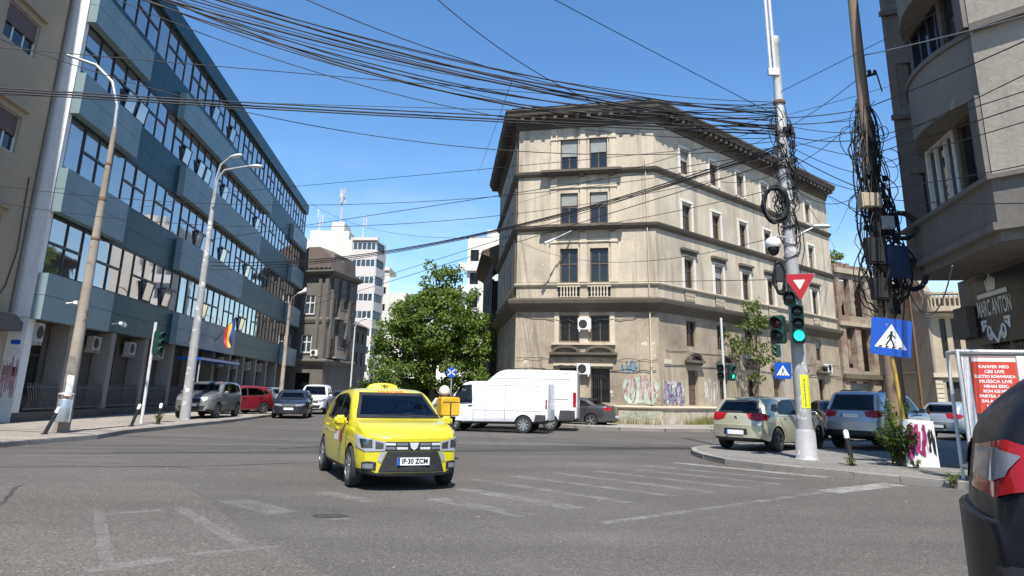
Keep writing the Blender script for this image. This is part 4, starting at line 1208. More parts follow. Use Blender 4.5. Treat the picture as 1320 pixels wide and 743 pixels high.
for k, (z0, z1) in enumerate(strips):
    for i in range(n):
        s = .30+i*w
        kind = 2 if (k, i) in tilt else pat[(i+k*2+1) % 6]
        if i < 25: module(kind, s, z0, z1, T)
        else:
            for a, c in ((s,s+.035),(s+w-.035,s+w)): FO.box(rest, a, c, z0, z1, -.1, 0.)
            FO.box(rest, s+.036, s+w-.036, z0, z0+.07, -.1, 0.); FO.box(rest, s+.036, s+w-.036, z1-.07, z1, -.1, 0.)
            if kind: FO.box(rest, s+.036, s+w-.036, (z0+z1)/2-.05, (z0+z1)/2+.05, -.1, 0.)
            FO.box(rest, s+.036, s+w-.036, z0+.071, z1-.071, -.062, -.05, 1)
obj('far_window', rest, [M['alu_dark'], M['offglass']], T, kind='stuff')
# ground floor: pillars, dark windows, wavy grilles, air conditioners
pil = [3.45+4.15*i for i in range(12)]
b = MB()
for s in pil:
    b = MB(); FO.box(b, s-.24, s+.24, .451, 3.84, -.72, .02); obj('pillar', b, M['stone_pale'], T)
edges = [.5]+pil+[OL]
for i in range(len(edges)-1):
    a, c = edges[i]+.3, edges[i+1]-.3
    if c-a < 1.5: continue
    if 5 <= i <= 5:
        b = MB(); FO.box(b, a+.3, c-.3, .46, 3.3, -.70, -.62); o = obj('entrance_door', b, M['alu_dark'], T)
        g = MB(); FO.box(g, a+.45, (a+c)/2-.05, .6, 3.15, -.62, -.60); FO.box(g, (a+c)/2+.05, c-.45, .6, 3.15, -.62, -.60); obj('pane', g, M['pane'], o)
        continue
    window(T, FO, a+.05, a+1.75, 1.0, 3.6, .70, M['alu_dark'], M['panedark'], 2, (.6,), .07)
    if i < 9:
        b = MB(); m = int((c-a)/.17)
        for j in range(m):
            s = a+(c-a)*(j+.5)/m
            pts = [FO.p(s+.07*math.sin(t*math.pi*2/6), .52+t*.165, -.05+.10*math.sin(t*math.pi/6)**2) for t in range(7)]
            b.tube(pts, .019, 4, cap=False)
        for z in (.56,1.36): FO.box(b, a, c, z-.02, z+.02, -.07, -.03)
        obj('wavy_grille', b, M['irongrey'], T)
    if i in (1,2,3,6,7,8,9): aircon(T, FO, c-1.15, 3.0, .85, .6, -.60, 'acgrey')
aircon(T, FO, .45, 3.0, .50, .70, -.20, 'acgrey')
b = MB(); FO.box(b, 16.6, 25.6, 3.04, 3.18, .05, 1.4); o = obj('entrance_canopy', b, M['blue'], T)
for s in (16.8,25.4):
    b = MB(); b.tube([FO.p(s,.13,1.3), FO.p(s,3.03,1.3)], .05, 8); obj('canopy_post', b, M['galv'], o)
# security cameras on arms
for s, z in ((1.55,4.55),(6.05,4.15),(16.0,3.9)):
    b = MB(); b.tube([FO.p(s,z,.46), FO.p(s,z+.06,.80)], .03, 6); c = FO.p(s-.04,z+.02,.95)
    b.obox(c-FO.x*.28-FO.n*.07-V((0,0,.06)), FO.x*.42, FO.n*.14, V((0,0,.13)))
    b.lathe([(.09,-.12),(.11,-.04),(.11,.02)], 10, o=c+V((0,0,-.02))+FO.x*.15)
    obj('security_camera', b, M['acwhite'] if s < 10 else M['galv'], T, smooth=40)
# end-wall posters and plate
FN = Fr(FO.p(-.025,0,-.64), FO.n)
b = MB(); FN.box(b, .18, .50, 2.86, 3.02, 0, .012); obj('street_plate', b, M['blue'], T)
for k, (a, c, z0, z1, mm) in enumerate([(.10,.55,2.2,2.7,'g_white'),(.05,.35,1.75,2.1,'stone_pale'),(.38,.58,1.72,2.05,'iron'),(.12,.52,1.0,1.6,'g_white')]):
    b = MB(); FN.box(b, a, c, z0, z1, 0, .008); obj('pasted_poster', b, M[mm], T)
scribble(FN, .05, .58, .9, 2.5, 5, .035, M['g_pink'], T, 9, .012)

# flags at the office entrance
M['flag_r'] = plain('flag_red', (.50,.025,.03), .7, var=.1); M['flag_y'] = plain('flag_yellow', (.72,.50,.04), .7, var=.1); M['flag_b'] = plain('flag_blue', (.02,.05,.28), .7, var=.1)
def flag(s, z, label, cols, tilt):
    r = thing('flag', label, 'flag', FO.p(s,z,.05), world=True, group='flags over the office entrance')
    p0, p1 = FO.p(s,z,.05), FO.p(s+tilt,z+2.35,2.05)
    b = MB(); b.tube([p0,p1], [.028,.02], 6); obj('pole', b, M['rust'], r)
    rows_ = 14; u = (p0-p1).normalized(); top = p1+u*.55
    for k, cname in enumerate(cols):
        b = MB(); nn = 5; vs = []
        for i in range(nn+1):
            t0 = (k+i/nn)/3
            for j in range(rows_+1):
                q, t = t0, j/rows_
                # hangs from the staff, gathers towards the fly
                p = top + u*(1.15*q*(1-.55*t)) + V((0,0,-1))*(1.95*t*(1-.15*q)) + FO.x*(.10*math.sin(7*t+5*q)*t) + FO.n*(.12*math.sin(6*t+2.2*q)*t-.25*t*q)
                vs.append(p)
        fs = [(i*(rows_+1)+j, (i+1)*(rows_+1)+j, (i+1)*(rows_+1)+j+1, i*(rows_+1)+j+1) for i in range(nn) for j in range(rows_)]
        b.add(vs, fs); obj('cloth_stripe', b, M[cname], r, smooth=60)
flag(22.8, 4.1, 'red, yellow and blue striped flag hanging over the office entrance', ('flag_b','flag_y','flag_r'), -1.0)

# ------------------------------------------------------------------ beige flats at the left edge
M['beige'] = stucco('beige_render', (.39,.31,.22), (.26,.205,.15), .55, .92, .4, .2)
M['shutter'] = plain('brown_roller_shutter', (.10,.065,.055), .7, var=.2)
M['signgrey'] = plain('grey_fascia_board', (.09,.085,.08), .7, var=.25)
FB = Fr(FO.p(0,0,-.62), FO.x)
T = thing('beige_flats', 'plain beige rendered block of flats with brown roller shutters beside the office block', 'building', (-20,20,0), world=True)
wins = [(-4.05,-1.9,13.3,14.7),(-4.05,-1.9,9.55,10.98),(-4.05,-1.9,5.9,7.3),(-8.6,-6.4,13.3,14.7),(-8.6,-6.4,9.55,10.98),(-8.6,-6.4,5.9,7.3),(-4.05,-1.9,17.0,18.4)]
b = MB(); FB.wall(b, -16, -.03, 0, 23.5, wins, .22)
p0, p1 = FB.p(-16,0,-12), FB.p(-.03,0,-12)
b.quad(FB.p(-16,0), FB.p(-16,23.5), p0+V((0,0,23.5)), p0); b.quad(p0+V((0,0,23.5)), FB.p(-16,23.5), FB.p(-.03,23.5), p1+V((0,0,23.5)))
obj('wall', b, M['beige'], T)
for a, c, z0, z1 in wins:
    window(T, FB, a, c, z0, z1, .18, M['whiteframe'], M['pane'], 3, (), .07, blind=.55, blindmat=M['shutter'])
    b = MB(); FB.box(b, a-.18, c+.22, z1+.22, z1+.30, 0, .16); obj('rain_hood', b, M['beige'], T)
b = MB(); FB.prism(b, [(-16,3.3),(-.35,3.3),(-.35,3.62),(-.9,3.86),(-16,3.86)], .0, .62); obj('shop_awning', b, M['signgrey'], T)
b = MB(); FB.box(b, -15, -.9, .6, 3.2, .0, .06); obj('shop_window', b, M['panedark'], T)
b = MB(); FB.box(b, -1.75, -1.1, 2.35, 3.15, .061, .10); obj('notice_board', b, M['white'], T)
b = MB(); b.tube([FB.p(-.25,23.,.08), FB.p(-.25,4.,.08)], .06, 8); obj('downpipe', b, M['stone_pale'], T, smooth=60)
b = MB(); b.tube([FB.p(-.75,9.+-1.*0,.03), FB.p(-.6,6.2,.05), FB.p(-.9,4.9,.05), FB.p(-1.5,4.1,.06), FB.p(-2.4,3.9,.07)], .02, 5); obj('wall_cable', b, M['cable'], T)

# ------------------------------------------------------------------ far end of the left street
M['soot'] = stucco('sooty_plaster', (.165,.148,.128), (.08,.072,.063), .7, .95, .7, .3)
M['darkroof'] = stucco('rusty_roof', (.17,.135,.11), (.08,.065,.055), .7, .85, .4)
M['tower'] = stucco('cream_concrete', (.66,.63,.56), (.47,.44,.38), .35, .9, .4, .1)
M['towerpink'] = stucco('pinkish_concrete', (.62,.56,.51), (.46,.40,.36), .4, .9, .4, .1)
T = thing('sooty_house', 'dark sooty old house with a domed attic at the end of the office block', 'building', (-20,88,0), world=True)
SA = Fr((-24.2,82.2), (4.5,-1.3)); SB = Fr((-19.7,80.9), (1.5,6.6))
b = MB(); hs = [(1.75,3.05,9.4,11.5),(1.75,3.05,5.3,7.2)]
SA.wall(b, 0, 4.7, 4.2, 14.2, hs, .25); SB.wall(b, 0, 7.2, 4.2, 14.2, (), .2)
SA.wall(b, 0, 4.7, 0, 4.2, [(1.2,3.2,.2,3.2)], .6); SB.quad(b, 0, 7.2, 0, 4.2, 0)
q = [SA.p(0,14.2), SA.p(4.7,14.2), SB.p(7.2,14.2), V((-26,92,14.2))]; b.poly(q); b.quad(SB.p(7.2,0), V((-26,92,0)), V((-26,92,14.2)), SB.p(7.2,14.2))
obj('wall', b, M['soot'], T)
for a, c, z0, z1 in hs: window(T, SA, a, c, z0, z1, .15, M['whiteframe'], M['paleglass'], 2, (.6,), .12, sill=M['stone_pale'])
b = MB(); SA.quad(b, 1.2, 3.2, .2, 3.2, -.58); obj('gateway', b, M['panedark'], T)
line = [SA.p(0,0)[:2], SA.p(4.7,0)[:2], SB.p(7.2,0)[:2]]
for z, o_, mm in ((13.6,.7,'soot'),(4.0,.5,'soot'),(8.4,.18,'soot')):
    b = MB(); sweep(b, line, [(0,z),(o_*.5,z+.1),(o_,z+.4),(o_,z+.55),(0,z+.7)]); obj('cornice', b, M[mm], T)
for s, ww in ((.3,.6),(3.45,.35),(4.25,.4)):
    b = MB(); SA.box(b, s, s+ww, 4.5, 13.5, 0, .25); obj('pilaster', b, M['soot'], T)
for s in (.4,2.4,4.6):
    b = MB(); SB.box(b, s, s+.9, 4.8, 13.4, 0, .30); obj('bay', b, M['soot'], T)
b = MB(); SA.prism(b, [(.2,14.3),(4.6,14.3),(4.5,15.6),(3.9,16.3),(3.0,16.9),(1.6,16.9),(.6,16.2)], -3.2, -.1); SB.prism(b, [(.4,14.3),(6.8,14.3),(6.4,16.2),(1.0,16.3)], -3.4, -.15); obj('attic', b, M['darkroof'], T)
b = MB()
for s in (.4,1.0,1.6,2.2,2.8,3.4,4.0,4.5): b.tube([SA.p(s,14.3,.35), SA.p(s,15.1,.35)], .06, 6)
SA.box(b, .2, 4.7, 15.1, 15.2, .28, .42); obj('parapet', b, M['darkroof'], T)
aircon(T, SA, 3.25, 5.0, .8, .6)
for z in (5.0, 9.2):
    b = MB(); SB.box(b, 1.35, 3.3, z-.2, z, .0, .8); SB.box(b, 1.35, 3.3, z+.9, z+.98, .72, .8)
    for i in range(9): b.tube([SB.p(1.4+i*.23,z,.76), SB.p(1.4+i*.23,z+.9,.76)], .025, 4)
    obj('balcony', b, M['stone_pale'], T)
for s_, z_ in ((.55,5.2),(4.9,5.2),(.55,9.6),(4.9,9.6),(3.6,9.6)):
    window(T, SB, s_, s_+.7, z_, z_+1.7, .0, M['woodframe'], M['panedark'], 1, (.6,), .07, out=.02 if s_ in (3.6,) else .31)

T = thing('grey_annexe', 'low grey house with a sloping roof between sooty house and white tower', 'building', (-19,95,0), world=True)
SC = Fr((-19.6,88.8), (.8,8.0)); hs = [(1.0+2.2*i,2.0+2.2*i,4.5,6.2) for i in range(4)]+[(1.0+2.2*i,2.0+2.2*i,7.2,8.6) for i in range(4)]
b = MB(); SC.wall(b, 0, 10, 0, 9.4, hs, .2); b.quad(V((-24,89,0)), SC.p(0,0), SC.p(0,9.4), V((-24,89,11))); obj('wall', b, M['soot'], T)
for h in hs: window(T, SC, *h, .15, M['woodframe'], M['panedark'], 2, (), .1)
b = MB(); b.quad(SC.p(-.3,9.3,.5), SC.p(10,9.3,.5), SC.p(10,11.4,-4), SC.p(-.3,11.4,-4)); b.quad(SC.p(-.3,9.18,.5), SC.p(-.3,11.28,-4), SC.p(10,11.28,-4), SC.p(10,9.18,.5)); obj('roof', b, M['darkroof'], T)

T = thing('white_tower', 'tall cream apartment tower with glazed balcony bay and rooftop masts', 'building', (-25,118,0), world=True)
TA = Fr((-40,115), (15.4,0)); TB = Fr((-24.6,113.2), (3.9,-.4)); TC = Fr((-20.7,112.8), (1.5,9))
b = MB(); TA.wall(b, 0, 15.6, 0, 24.5, [(9.6,11.3,20.3,21.5)], .3)
b.quad(V((-24.4,115,0)), V((-24.6,113.2,0)), V((-24.6,113.2,24.0)), V((-24.4,115,24.0)))
TC.quad(b, 0, 4.2, 0, 24.0, 0); b.poly([V((-24.6,113.2,24.0)), V((-20.7,112.8,24.0)), V((-20.0,117,24.0)), V((-24.4,117,24.0))]); b.quad(V((-24.4,115,0)),V((-24.4,122,0)),V((-24.4,122,24.5)),V((-24.4,115,24.5)))
TA.box(b, 8.0, 14.2, 24.5, 26.0, -8, -.6); TA.box(b, 11.2, 13.2, 26.0, 27.6, -6, -1.2)
obj('wall', b, M['tower'], T)
window(T, TA, 9.6, 11.3, 20.3, 21.5, .2, M['woodframe'], M['panedark'], 3, (), .1)
for k in range(9):
    zt = 23.75-2.63*k
    b = MB(); TB.box(b, 0, 3.9, zt-2.63+.0, zt-1.30, 0, .12); TC.box(b, 0, 4.2, zt-2.63, zt-1.30, 0, .1); o = obj('balcony_front', b, M['towerpink'], T)
    window(T, TB, .12, 3.8, zt-1.28, zt-.02, .0, M['whiteframe'], M['paleglass'], 5, (), .10, out=.03, name='balcony_window')
    window(T, TC, .3, 3.2, zt-1.28, zt-.02, .0, M['alu_dark'], M['panedark'], 3, (), .1, name='balcony_window')
b = MB(); TB.box(b, -.2, 4.1, 24.0, 24.45, -.2, .35); obj('roof_slab', b, M['towerpink'], T)
M['mast'] = plain('pale_mast_steel', (.55,.55,.55), .5, .3, var=.15)
def mast(x, y, z, h, label, panels):
    r = thing('antenna_mast', label, 'antenna', (x,y,z), world=True, group='masts on the tower roof')
    b = MB(); b.tube([(x,y,z),(x,y,z+h)], [.13,.07], 6)
    for k in range(int(h/.9)): b.tube([(x-.3,y,z+.4+k*.9),(x+.3,y,z+.8+k*.9)], .03, 4)
    obj('mast_pole', b, M['mast'], r)
    for k in range(panels):
        a = 2*math.pi*k/max(1,panels)+.4; b = MB(); b.cbox((x+.38*math.cos(a), y+.38*math.sin(a), z+h*.72+(k%2)*.9), .18, .30, 1.5, a); obj('panel_antenna', b, M['mast'], r)
mast(-27.6,116.8,27.6,5.6,'tall antenna mast with white panels on the tower lift house',6)
mast(-23.7,116.0,24.0,4.8,'slim lattice antenna mast on the lower tower roof',1)
mast(-31.0,117.0,26.0,3.0,'short antenna mast at the left of the tower roof',2)

T = thing('beige_block', 'narrow beige apartment block edge seen behind the white tower', 'building', (-20,135,0), world=True)
TD = Fr((-24,132), (5.2,0)); b = MB(); TD.wall(b, 0, 2.4, 0, 22.4, [(1.0,1.9,18.2,19.4),(1.0,1.9,15.2,16.4),(1.0,1.9,12.2,13.4)], .2); TD.box(b, 2.42, 5.4, 0, 18.6, -9, -1); TD.box(b, 0, 2.4, 22.4, 23.0, -8, .3)
obj('wall', b, M['tower'], T)
for z in (18.2,15.2,12.2): window(T, TD, 1.0, 1.9, z, z+1.2, .12, M['woodframe'], M['panedark'], 2, (), .08)

# right side of the left street, beyond the tenement
T = thing('eaved_house', 'old grey house with deep eaves adjoining the tenement flank', 'building', (1,66,0), world=True)
EA = Fr((-2.6,72.5), (1.2,-13.9)); hs = [(1.0+2.6*i,2.1+2.6*i,z,z+1.9) for i in range(5) for z in (1.4,4.9,8.6)]
b = MB(); EA.wall(b, 0, 13.9, 0, 12.2, hs, .25); b.quad(V((6,72,0)), EA.p(0,0), EA.p(0,12.2), V((6,72,12.2))); obj('wall', b, M['soot'], T)
for h in hs: window(T, EA, *h, .18, M['woodframe'], M['panedark'], 2, (), .08)
b = MB(); sweep(b, [EA.p(0,0)[:2], EA.p(13.9,0)[:2]], [(0,11.9),(.3,12.1),(.9,12.3),(.9,12.55),(-3,14.2)]); obj('eaves', b, M['eave'], T)
for s in (3.0,8.0):
    b = MB(); EA.box(b, s, s+2.4, 4.6, 4.75, 0, 1.0)
    for i in range(9): b.tube([EA.p(s+.05+i*.28,4.75,.96), EA.p(s+.05+i*.28,5.7,.96)], .02, 4)
    EA.box(b, s, s+2.4, 5.7, 5.76, .92, 1.0); obj('balcony', b, M['stone_pale'], T)
T = thing('white_flats', 'white modern flats with open balconies rising behind the leafy tree', 'building', (0,95,0), world=True)
GA = Fr((-5.6,95), (4.6,-.5)); GB = Fr((-5.9,104), (.3,-9)); hs = [(.4,1.5,z,z+1.5) for z in (18.0,15.0,12.0,9.0)]
b = MB(); GA.wall(b, 0, 6.6, 0, 21.2, hs, .3); GB.quad(b, 0, 9, 0, 21.2, 0); b.poly([GA.p(0,21.2),GA.p(6.6,21.2),V((2,104,21.2)),V((-5.9,104,21.2))]); GA.box(b, 2.4, 5.5, 21.2, 22.4, -6, -1); obj('wall', b, M['tower'], T)
for h in hs: window(T, GA, *h, .2, M['alu_dark'], M['panedark'], 2, (), .08)
for z in (17.0,14.0,11.0,8.0):
    b = MB(); GA.box(b, -1.0, 1.8, z-.3, z+.75, .4, .55); GA.box(b, -1.0, 1.8, z-.3, z-.15, 0, .4); obj('balcony', b, M['cladwhite'], T)

# ------------------------------------------------------------------ ruins right of the tenement
M['brick'] = None
def brickmat():
    m, nt, b = newmat('ruined_brick'); g = (pos(nt), 'Position')
    br = nd(nt, 'ShaderNodeTexBrick', {'Vector': nd(nt, 'ShaderNodeMapping', {'Vector': g, 'Rotation': (R(90),0,R(0))}), 'Color1': (.21,.11,.08,1), 'Color2': (.15,.085,.065,1), 'Mortar': (.34,.30,.25,1), 'Scale': 3.2, 'Mortar Size': .02})
    pl = ramp(nt, noise(nt, g, .55, 7, .65), .44, .50)
    st = ramp(nt, noise(nt, g, 2.5, 6), .3, .75)
    plc = mix(nt, st, (.36,.30,.225), (.20,.165,.125))
    setcol(nt, b, mix(nt, pl, br, plc)); b.inputs['Roughness'].default_value = .95
    bump(nt, b, noise(nt, g, 4, 7, .7), .5, .05)
    return m
M['brick'] = brickmat()
M['cream_old'] = stucco('cream_old_plaster', (.48,.405,.29), (.22,.18,.135), .6, .95, .7, .3, ((.26,.15,.11), .8, .70))
M['party'] = stucco('grey_party_wall', (.27,.24,.20), (.15,.13,.105), .6, .95, .5, .3, ((.30,.15,.10), .5, .66))
A0 = FR.p(24.4,0); RA = Fr(A0, (1.0,.62)); A1 = RA.p(4.6,0); RB = Fr(A1, (.55,1.0))
T = thing('ruined_house', 'roofless brick ruin with gaping window holes next to the tenement', 'ruin', (27,61,0), world=True)
b = MB(); hs = [(.4,1.7,8.0,10.9),(2.2,3.8,8.0,10.9),(.7,1.9,4.0,7.1),(2.6,4.0,3.8,7.1),(.6,3.6,.2,3.0)]
RA.wall(b, 0, 4.6, 0, 11.8, hs, .5); RB.wall(b, 0, 5, 0, 10.5, [(.6,1.9,5.2,9.6),(.6,1.9,.6,3.6),(2.9,3.9,5.2,8.6)], .5)
RA.wall(b, 0, 4.6, 0, 11.3, [], .3, -2.4); b.quad(RA.p(4.6,0,0), RA.p(4.6,0,-2.4), RA.p(4.6,11.2,-2.4), RA.p(4.6,11.2,0)); RB.quad(b, 0, 5, 0, 9.8, -2.2); RA.quad(b, .0, 4.6, 3.2, 3.4, -.52)
b.quad(RA.p(0,0), RA.p(0,0,-6), RA.p(0,11.2,-6), RA.p(0,11.8))
obj('wall', b, M['brick'], T)
b = MB(); RA.box(b, -.1, 4.7, 3.2, 3.55, 0, .25); obj('ledge', b, M['ledge'], T)
b = MB(); RA.box(b, -.1, 4.7, 11.3, 11.7, 0, .22); obj('ledge', b, M['cream_old'], T)
b = MB(); RA.box(b, -.05, 4.6, 7.2, 7.5, 0, .14); obj('ledge', b, M['cream_old'], T)
b = MB()
r_ = random.Random(9)
for i in range(16): RA.box(b, i*.285, i*.285+.27, 11.8, 11.8+r_.uniform(.0,.45), -.5, -.02)
obj('broken_parapet', b, M['brick'], T)
b = MB(); RA.box(b, .7, 3.5, .2, 2.9, -.45, -.40); obj('shutter', b, M['blind'], T)
T = thing('party_wall_house', 'windowless grey party wall of a derelict house behind the blue sign', 'ruin', (29.5,57,0), world=True)
PA = Fr((29.6,60.6), (.6,-6.8)); b = MB()
PA.prism(b, [(0,0),(6.9,0),(6.9,9.4),(6.0,10.6),(4.6,11.2),(3.4,10.4),(2.2,10.9),(1.1,9.8),(0,10.2)], -.5, 0); obj('wall', b, M['party'], T)
b = MB(); PA.box(b, 0.2, 4.98, 3.6, 3.8, 0, .12); obj('ledge', b, M['party'], T)
b = MB(); PA.box(b, 5.0, 5.25, .2, 9.2, 0, .12); obj('downpipe', b, M['rust'], T)
b = MB(); PA.prism(b, [(2.4,9.2),(6.6,7.8),(6.6,9.0),(5.9,10.3),(4.6,10.9),(3.4,10.1)], .0, .035); obj('bare_brick', b, M['brick'], T)
T = thing('cream_house', 'shabby cream house with a rounded ornate balcony beyond the parked cars', 'building', (32,55,0), world=True)
HA = Fr((30.2,53.8), (3.4,-1.0)); hs = [(.75,1.15,4.6,7.4),(1.5,1.95,4.6,7.4),(.7,1.9,.3,3.0),(2.5,3.1,4.6,7.4)]
b = MB(); HA.wall(b, 0, 6, 0, 9.0, hs, .3); b.quad(HA.p(0,9),HA.p(6,9),HA.p(6,9,-6),HA.p(0,9,-6)); obj('wall', b, M['cream_old'], T)
for h in hs[:2]+hs[3:]: window(T, HA, *h, .2, M['woodframe'], M['panedark'], 1, (.6,), .06)
b = MB(); HA.box(b, .7, 1.9, .3, 3.0, -.3, -.25); obj('door', b, M['iron'], T)
b = MB()
for i in range(13):
    a = math.pi*i/12
    b.tube([HA.p(1.35-1.25*math.cos(a), 8.2, .2+.8*math.sin(a)), HA.p(1.35-1.25*math.cos(a), 9.05, .2+.8*math.sin(a))], .07, 6)
pts = [(1.35-1.35*math.cos(math.pi*i/16), .2+.9*math.sin(math.pi*i/16)) for i in range(17)]
for z0, z1 in ((7.85,8.2),(9.05,9.2)): b.prism([HA.p(x,z0,o) for x, o in pts], (0,0,z1-z0))
obj('round_balcony', b, M['cream_old'], T)
b = MB(); HA.box(b, -.05, 6, 3.3, 3.6, 0, .2); obj('ledge', b, M['trimst'], T)
b = MB(); HA.box(b, -.05, 6, 7.55, 7.8, 0, .15); obj('ledge', b, M['trimst'], T)
b = MB()
for i in range(9): HA.box(b, .05, .5, .3+i*.32, .56+i*.32, 0, .06); HA.box(b, 2.0, 2.4, .3+i*.32, .56+i*.32, 0, .06)
obj('quoin', b, M['trimst'], T)

# ------------------------------------------------------------------ modernist grey block on the right
M['greyc'] = stucco('grey_render', (.26,.235,.20), (.14,.125,.105), .5, .93, .6, .35)
M['greyl'] = stucco('grey_render_ledge', (.20,.18,.155), (.10,.09,.078), .6, .93, .6, .3)
M['redframe'] = plain('red_brown_window', (.16,.04,.03), .6, var=.25)
GO = V((10.98,20.0,0)); gd = V((-.18,-.98,0)).normalized()
G1 = Fr(GO, gd); GW = 5.35                       # face towards the junction, from far to near
E1 = G1.p(GW,0); G2 = Fr(E1, (.62,-.78))          # lit face round the corner
T = thing('grey_flats', 'grey modernist corner block with rounded bays overhanging a dark shop', 'building', (13,17,0), world=True)
OI = -.75
Q0 = GO; Q1 = G1.p(.12,0,OI) + V((.05,0,0)); GS = Fr(Q0, (Q1-Q0)[:2]); SW = (Q1-Q0).length
w1 = [(.22,.62,6.35,7.75),(.22,.62,9.72,11.12),(.22,.62,13.05,14.5)]
b = MB(); GS.wall(b, 0, SW, 6.0, 19, w1, .18); G1.quad(b, .12, GW, 6.0, 19, OI)
w2 = [(.9,2.4,6.5,8.4),(.9,2.4,9.9,11.7),(.9,2.4,13.3,15.1)]
g2 = MB(); G2.wall(g2, 0, 9, 6.0, 19, w2, .25); obj('street_front', g2, stucco('sunlit_beige_grey_render', (.42,.375,.31), (.22,.195,.16), .5, .93, .7, .35, None, True), T)  # beige-grey copy of the grey render, lightened to put sunlit brightness into the colour
b.quad(E1+V((0,0,6)), G1.p(GW,6,OI), G1.p(GW,19,OI), E1+V((0,0,19)))
far = Fr(G1.p(0,0,-10), G1.n); far.quad(b, 0, 10, 4.9, 19, .0)
obj('wall', b, M['greyc'], T)
for h in w1: window(T, GS, *h, .14, M['alu_dark'], M['pane'], 2, (), .05)
for h in w2: window(T, G2, *h, .2, M['redframe'], M['pane'], 3, (), .10)
LN = [tuple(G1.p(0,0,-10)[:2]), tuple(GO[:2]), tuple(E1[:2]), tuple(G2.p(9,0)[:2])]
b = MB(); sweep(b, LN, [(-1.6,4.72),(.02,4.72),(.02,4.92),(.16,4.94),(.16,5.10),(.04,5.12),(.04,5.98),(.14,6.02),(.14,6.12),(-.9,6.14)]); obj('overhang', b, M['greyl'], T)
b = MB(); b.poly([GO+V((0,0,4.715)), E1+V((0,0,4.715)), G2.p(9,4.715), V((22,14,4.715)), G1.p(0,4.715,-10)]); obj('soffit', b, M['greyl'], T)
for z in (9.38,12.70):
    b = MB(); GS.box(b, -.06, SW+.02, z-.02, z+.12, 0, .12); obj('string_course', b, M['greyl'], T)
    b = MB(); G2.box(b, .05, 9, z-.0, z+.16, 0, .18); obj('string_course', b, M['greyl'], T)
# rounded bays: curved parapets over deep shaded window recesses
bay = [(.50+(GW-.52)*(1-math.cos(math.pi*.5*i/22)) if i < 22 else GW-.02, OI+.02+1.12*max(0., math.sin(math.pi*(.90*(1-math.cos(math.pi*.5*i/22)))))**.6) for i in range(23)]
def bay_strip(mb, z0, z1, off=0., mi=0):
    for (a, o), (c, q) in zip(bay[:-1], bay[1:]):
        mb.quad(G1.p(a,z0,o+off), G1.p(c,z0,q+off), G1.p(c,z1,q+off), G1.p(a,z1,o+off), mi)
    a, o = bay[-1]; mb.quad(G1.p(a,z0,o+off), G1.p(a,z0,OI), G1.p(a,z1,OI), G1.p(a,z1,o+off), mi)
def bay_cap(mb, z, off=0.): mb.poly([G1.p(a,z,o+off) for a, o in bay]+[G1.p(bay[-1][0],z,OI)])
for z0, z1, wz0, wz1, fm in ((7.95,9.42,6.16,7.93,'whiteframe'),(11.30,12.75,9.56,11.28,'alu_dark'),(14.65,16.1,12.9,14.6,'whiteframe')):
    b = MB(); bay_strip(b, z0, z1); bay_cap(b, z0); bay_cap(b, z1); o = obj('bay_parapet', b, M['greyc'], T, smooth=35)
    b = MB(); bay_strip(b, z1-.02, z1+.10, .06); bay_cap(b, z1-.02, .06); bay_cap(b, z1+.10, .06); obj('bay_sill', b, M['greyl'], o, smooth=35)
    window(T, G1, 1.35, 3.15, wz0+.02, wz1, .0, M[fm], M['pane'], 3, (), .09, th=.12, out=OI+.42)
    window(T, G1, 3.40, 4.95, wz0+.02, wz1, .0, M['woodframe'], M['pane'], 2, (), .09, th=.12, out=OI+.42)
    for a, c, o_ in ((3.16,3.39,.5),(4.96,GW-.03,.85),(1.0,1.33,.44)):
        b = MB(); G1.box(b, a, c, wz0, wz1, OI, OI+o_); obj('bay_pier', b, M['greyl'], T)
# recessed shop
S1 = Fr(G1.p(-.4,0,-1.25), gd); b = MB()
S1.wall(b, 0, 5.2, .12, 4.71, [(1.15,4.9,.6,3.0)], .25); S2 = Fr(S1.p(5.2,0), (.62,-.78)); S2.wall(b, 0, 8, .12, 4.71, [(.6,3.2,.6,3.0)], .25)
bk_ = Fr(S1.p(0,0,-9), G1.n); bk_.quad(b, 0, 9, .12, 4.71, 0)
obj('shop_wall', b, M['greyc'], T)
M['signblack'] = plain('black_fascia', (.012,.012,.016), .35, var=.2)
b = MB(); S1.box(b, 1.1, 5.0, 2.95, 4.60, .005, .10); fas = obj('shop_fascia', b, M['signblack'], T)
b = MB(); S1.box(b, .25, 1.08, 3.15, 3.95, .005, .30); obj('meter_box', b, M['stone_brown'], T)
b = MB(); S1.box(b, 1.15, 4.9, .6, 3.0, -.24, -.20); obj('shop_window', b, M['panedark'], T)
b = MB()
for i in range(26):
    for sg in (1,-1):
        s0 = 1.2+i*.14; s1 = s0+sg*1.2
        if 1.15 <= s1 <= 4.9: b.tube([S1.p(s0,.65,-.12+.006*sg), S1.p(s1,2.95,-.12+.006*sg)], .012, 4, cap=False)
for s in (1.2,2.4,3.65,4.85): S1.box(b, s-.03, s+.03, .6, 3.0, -.13, -.06)
obj('lattice_grille', b, M['stone_pale'], T)
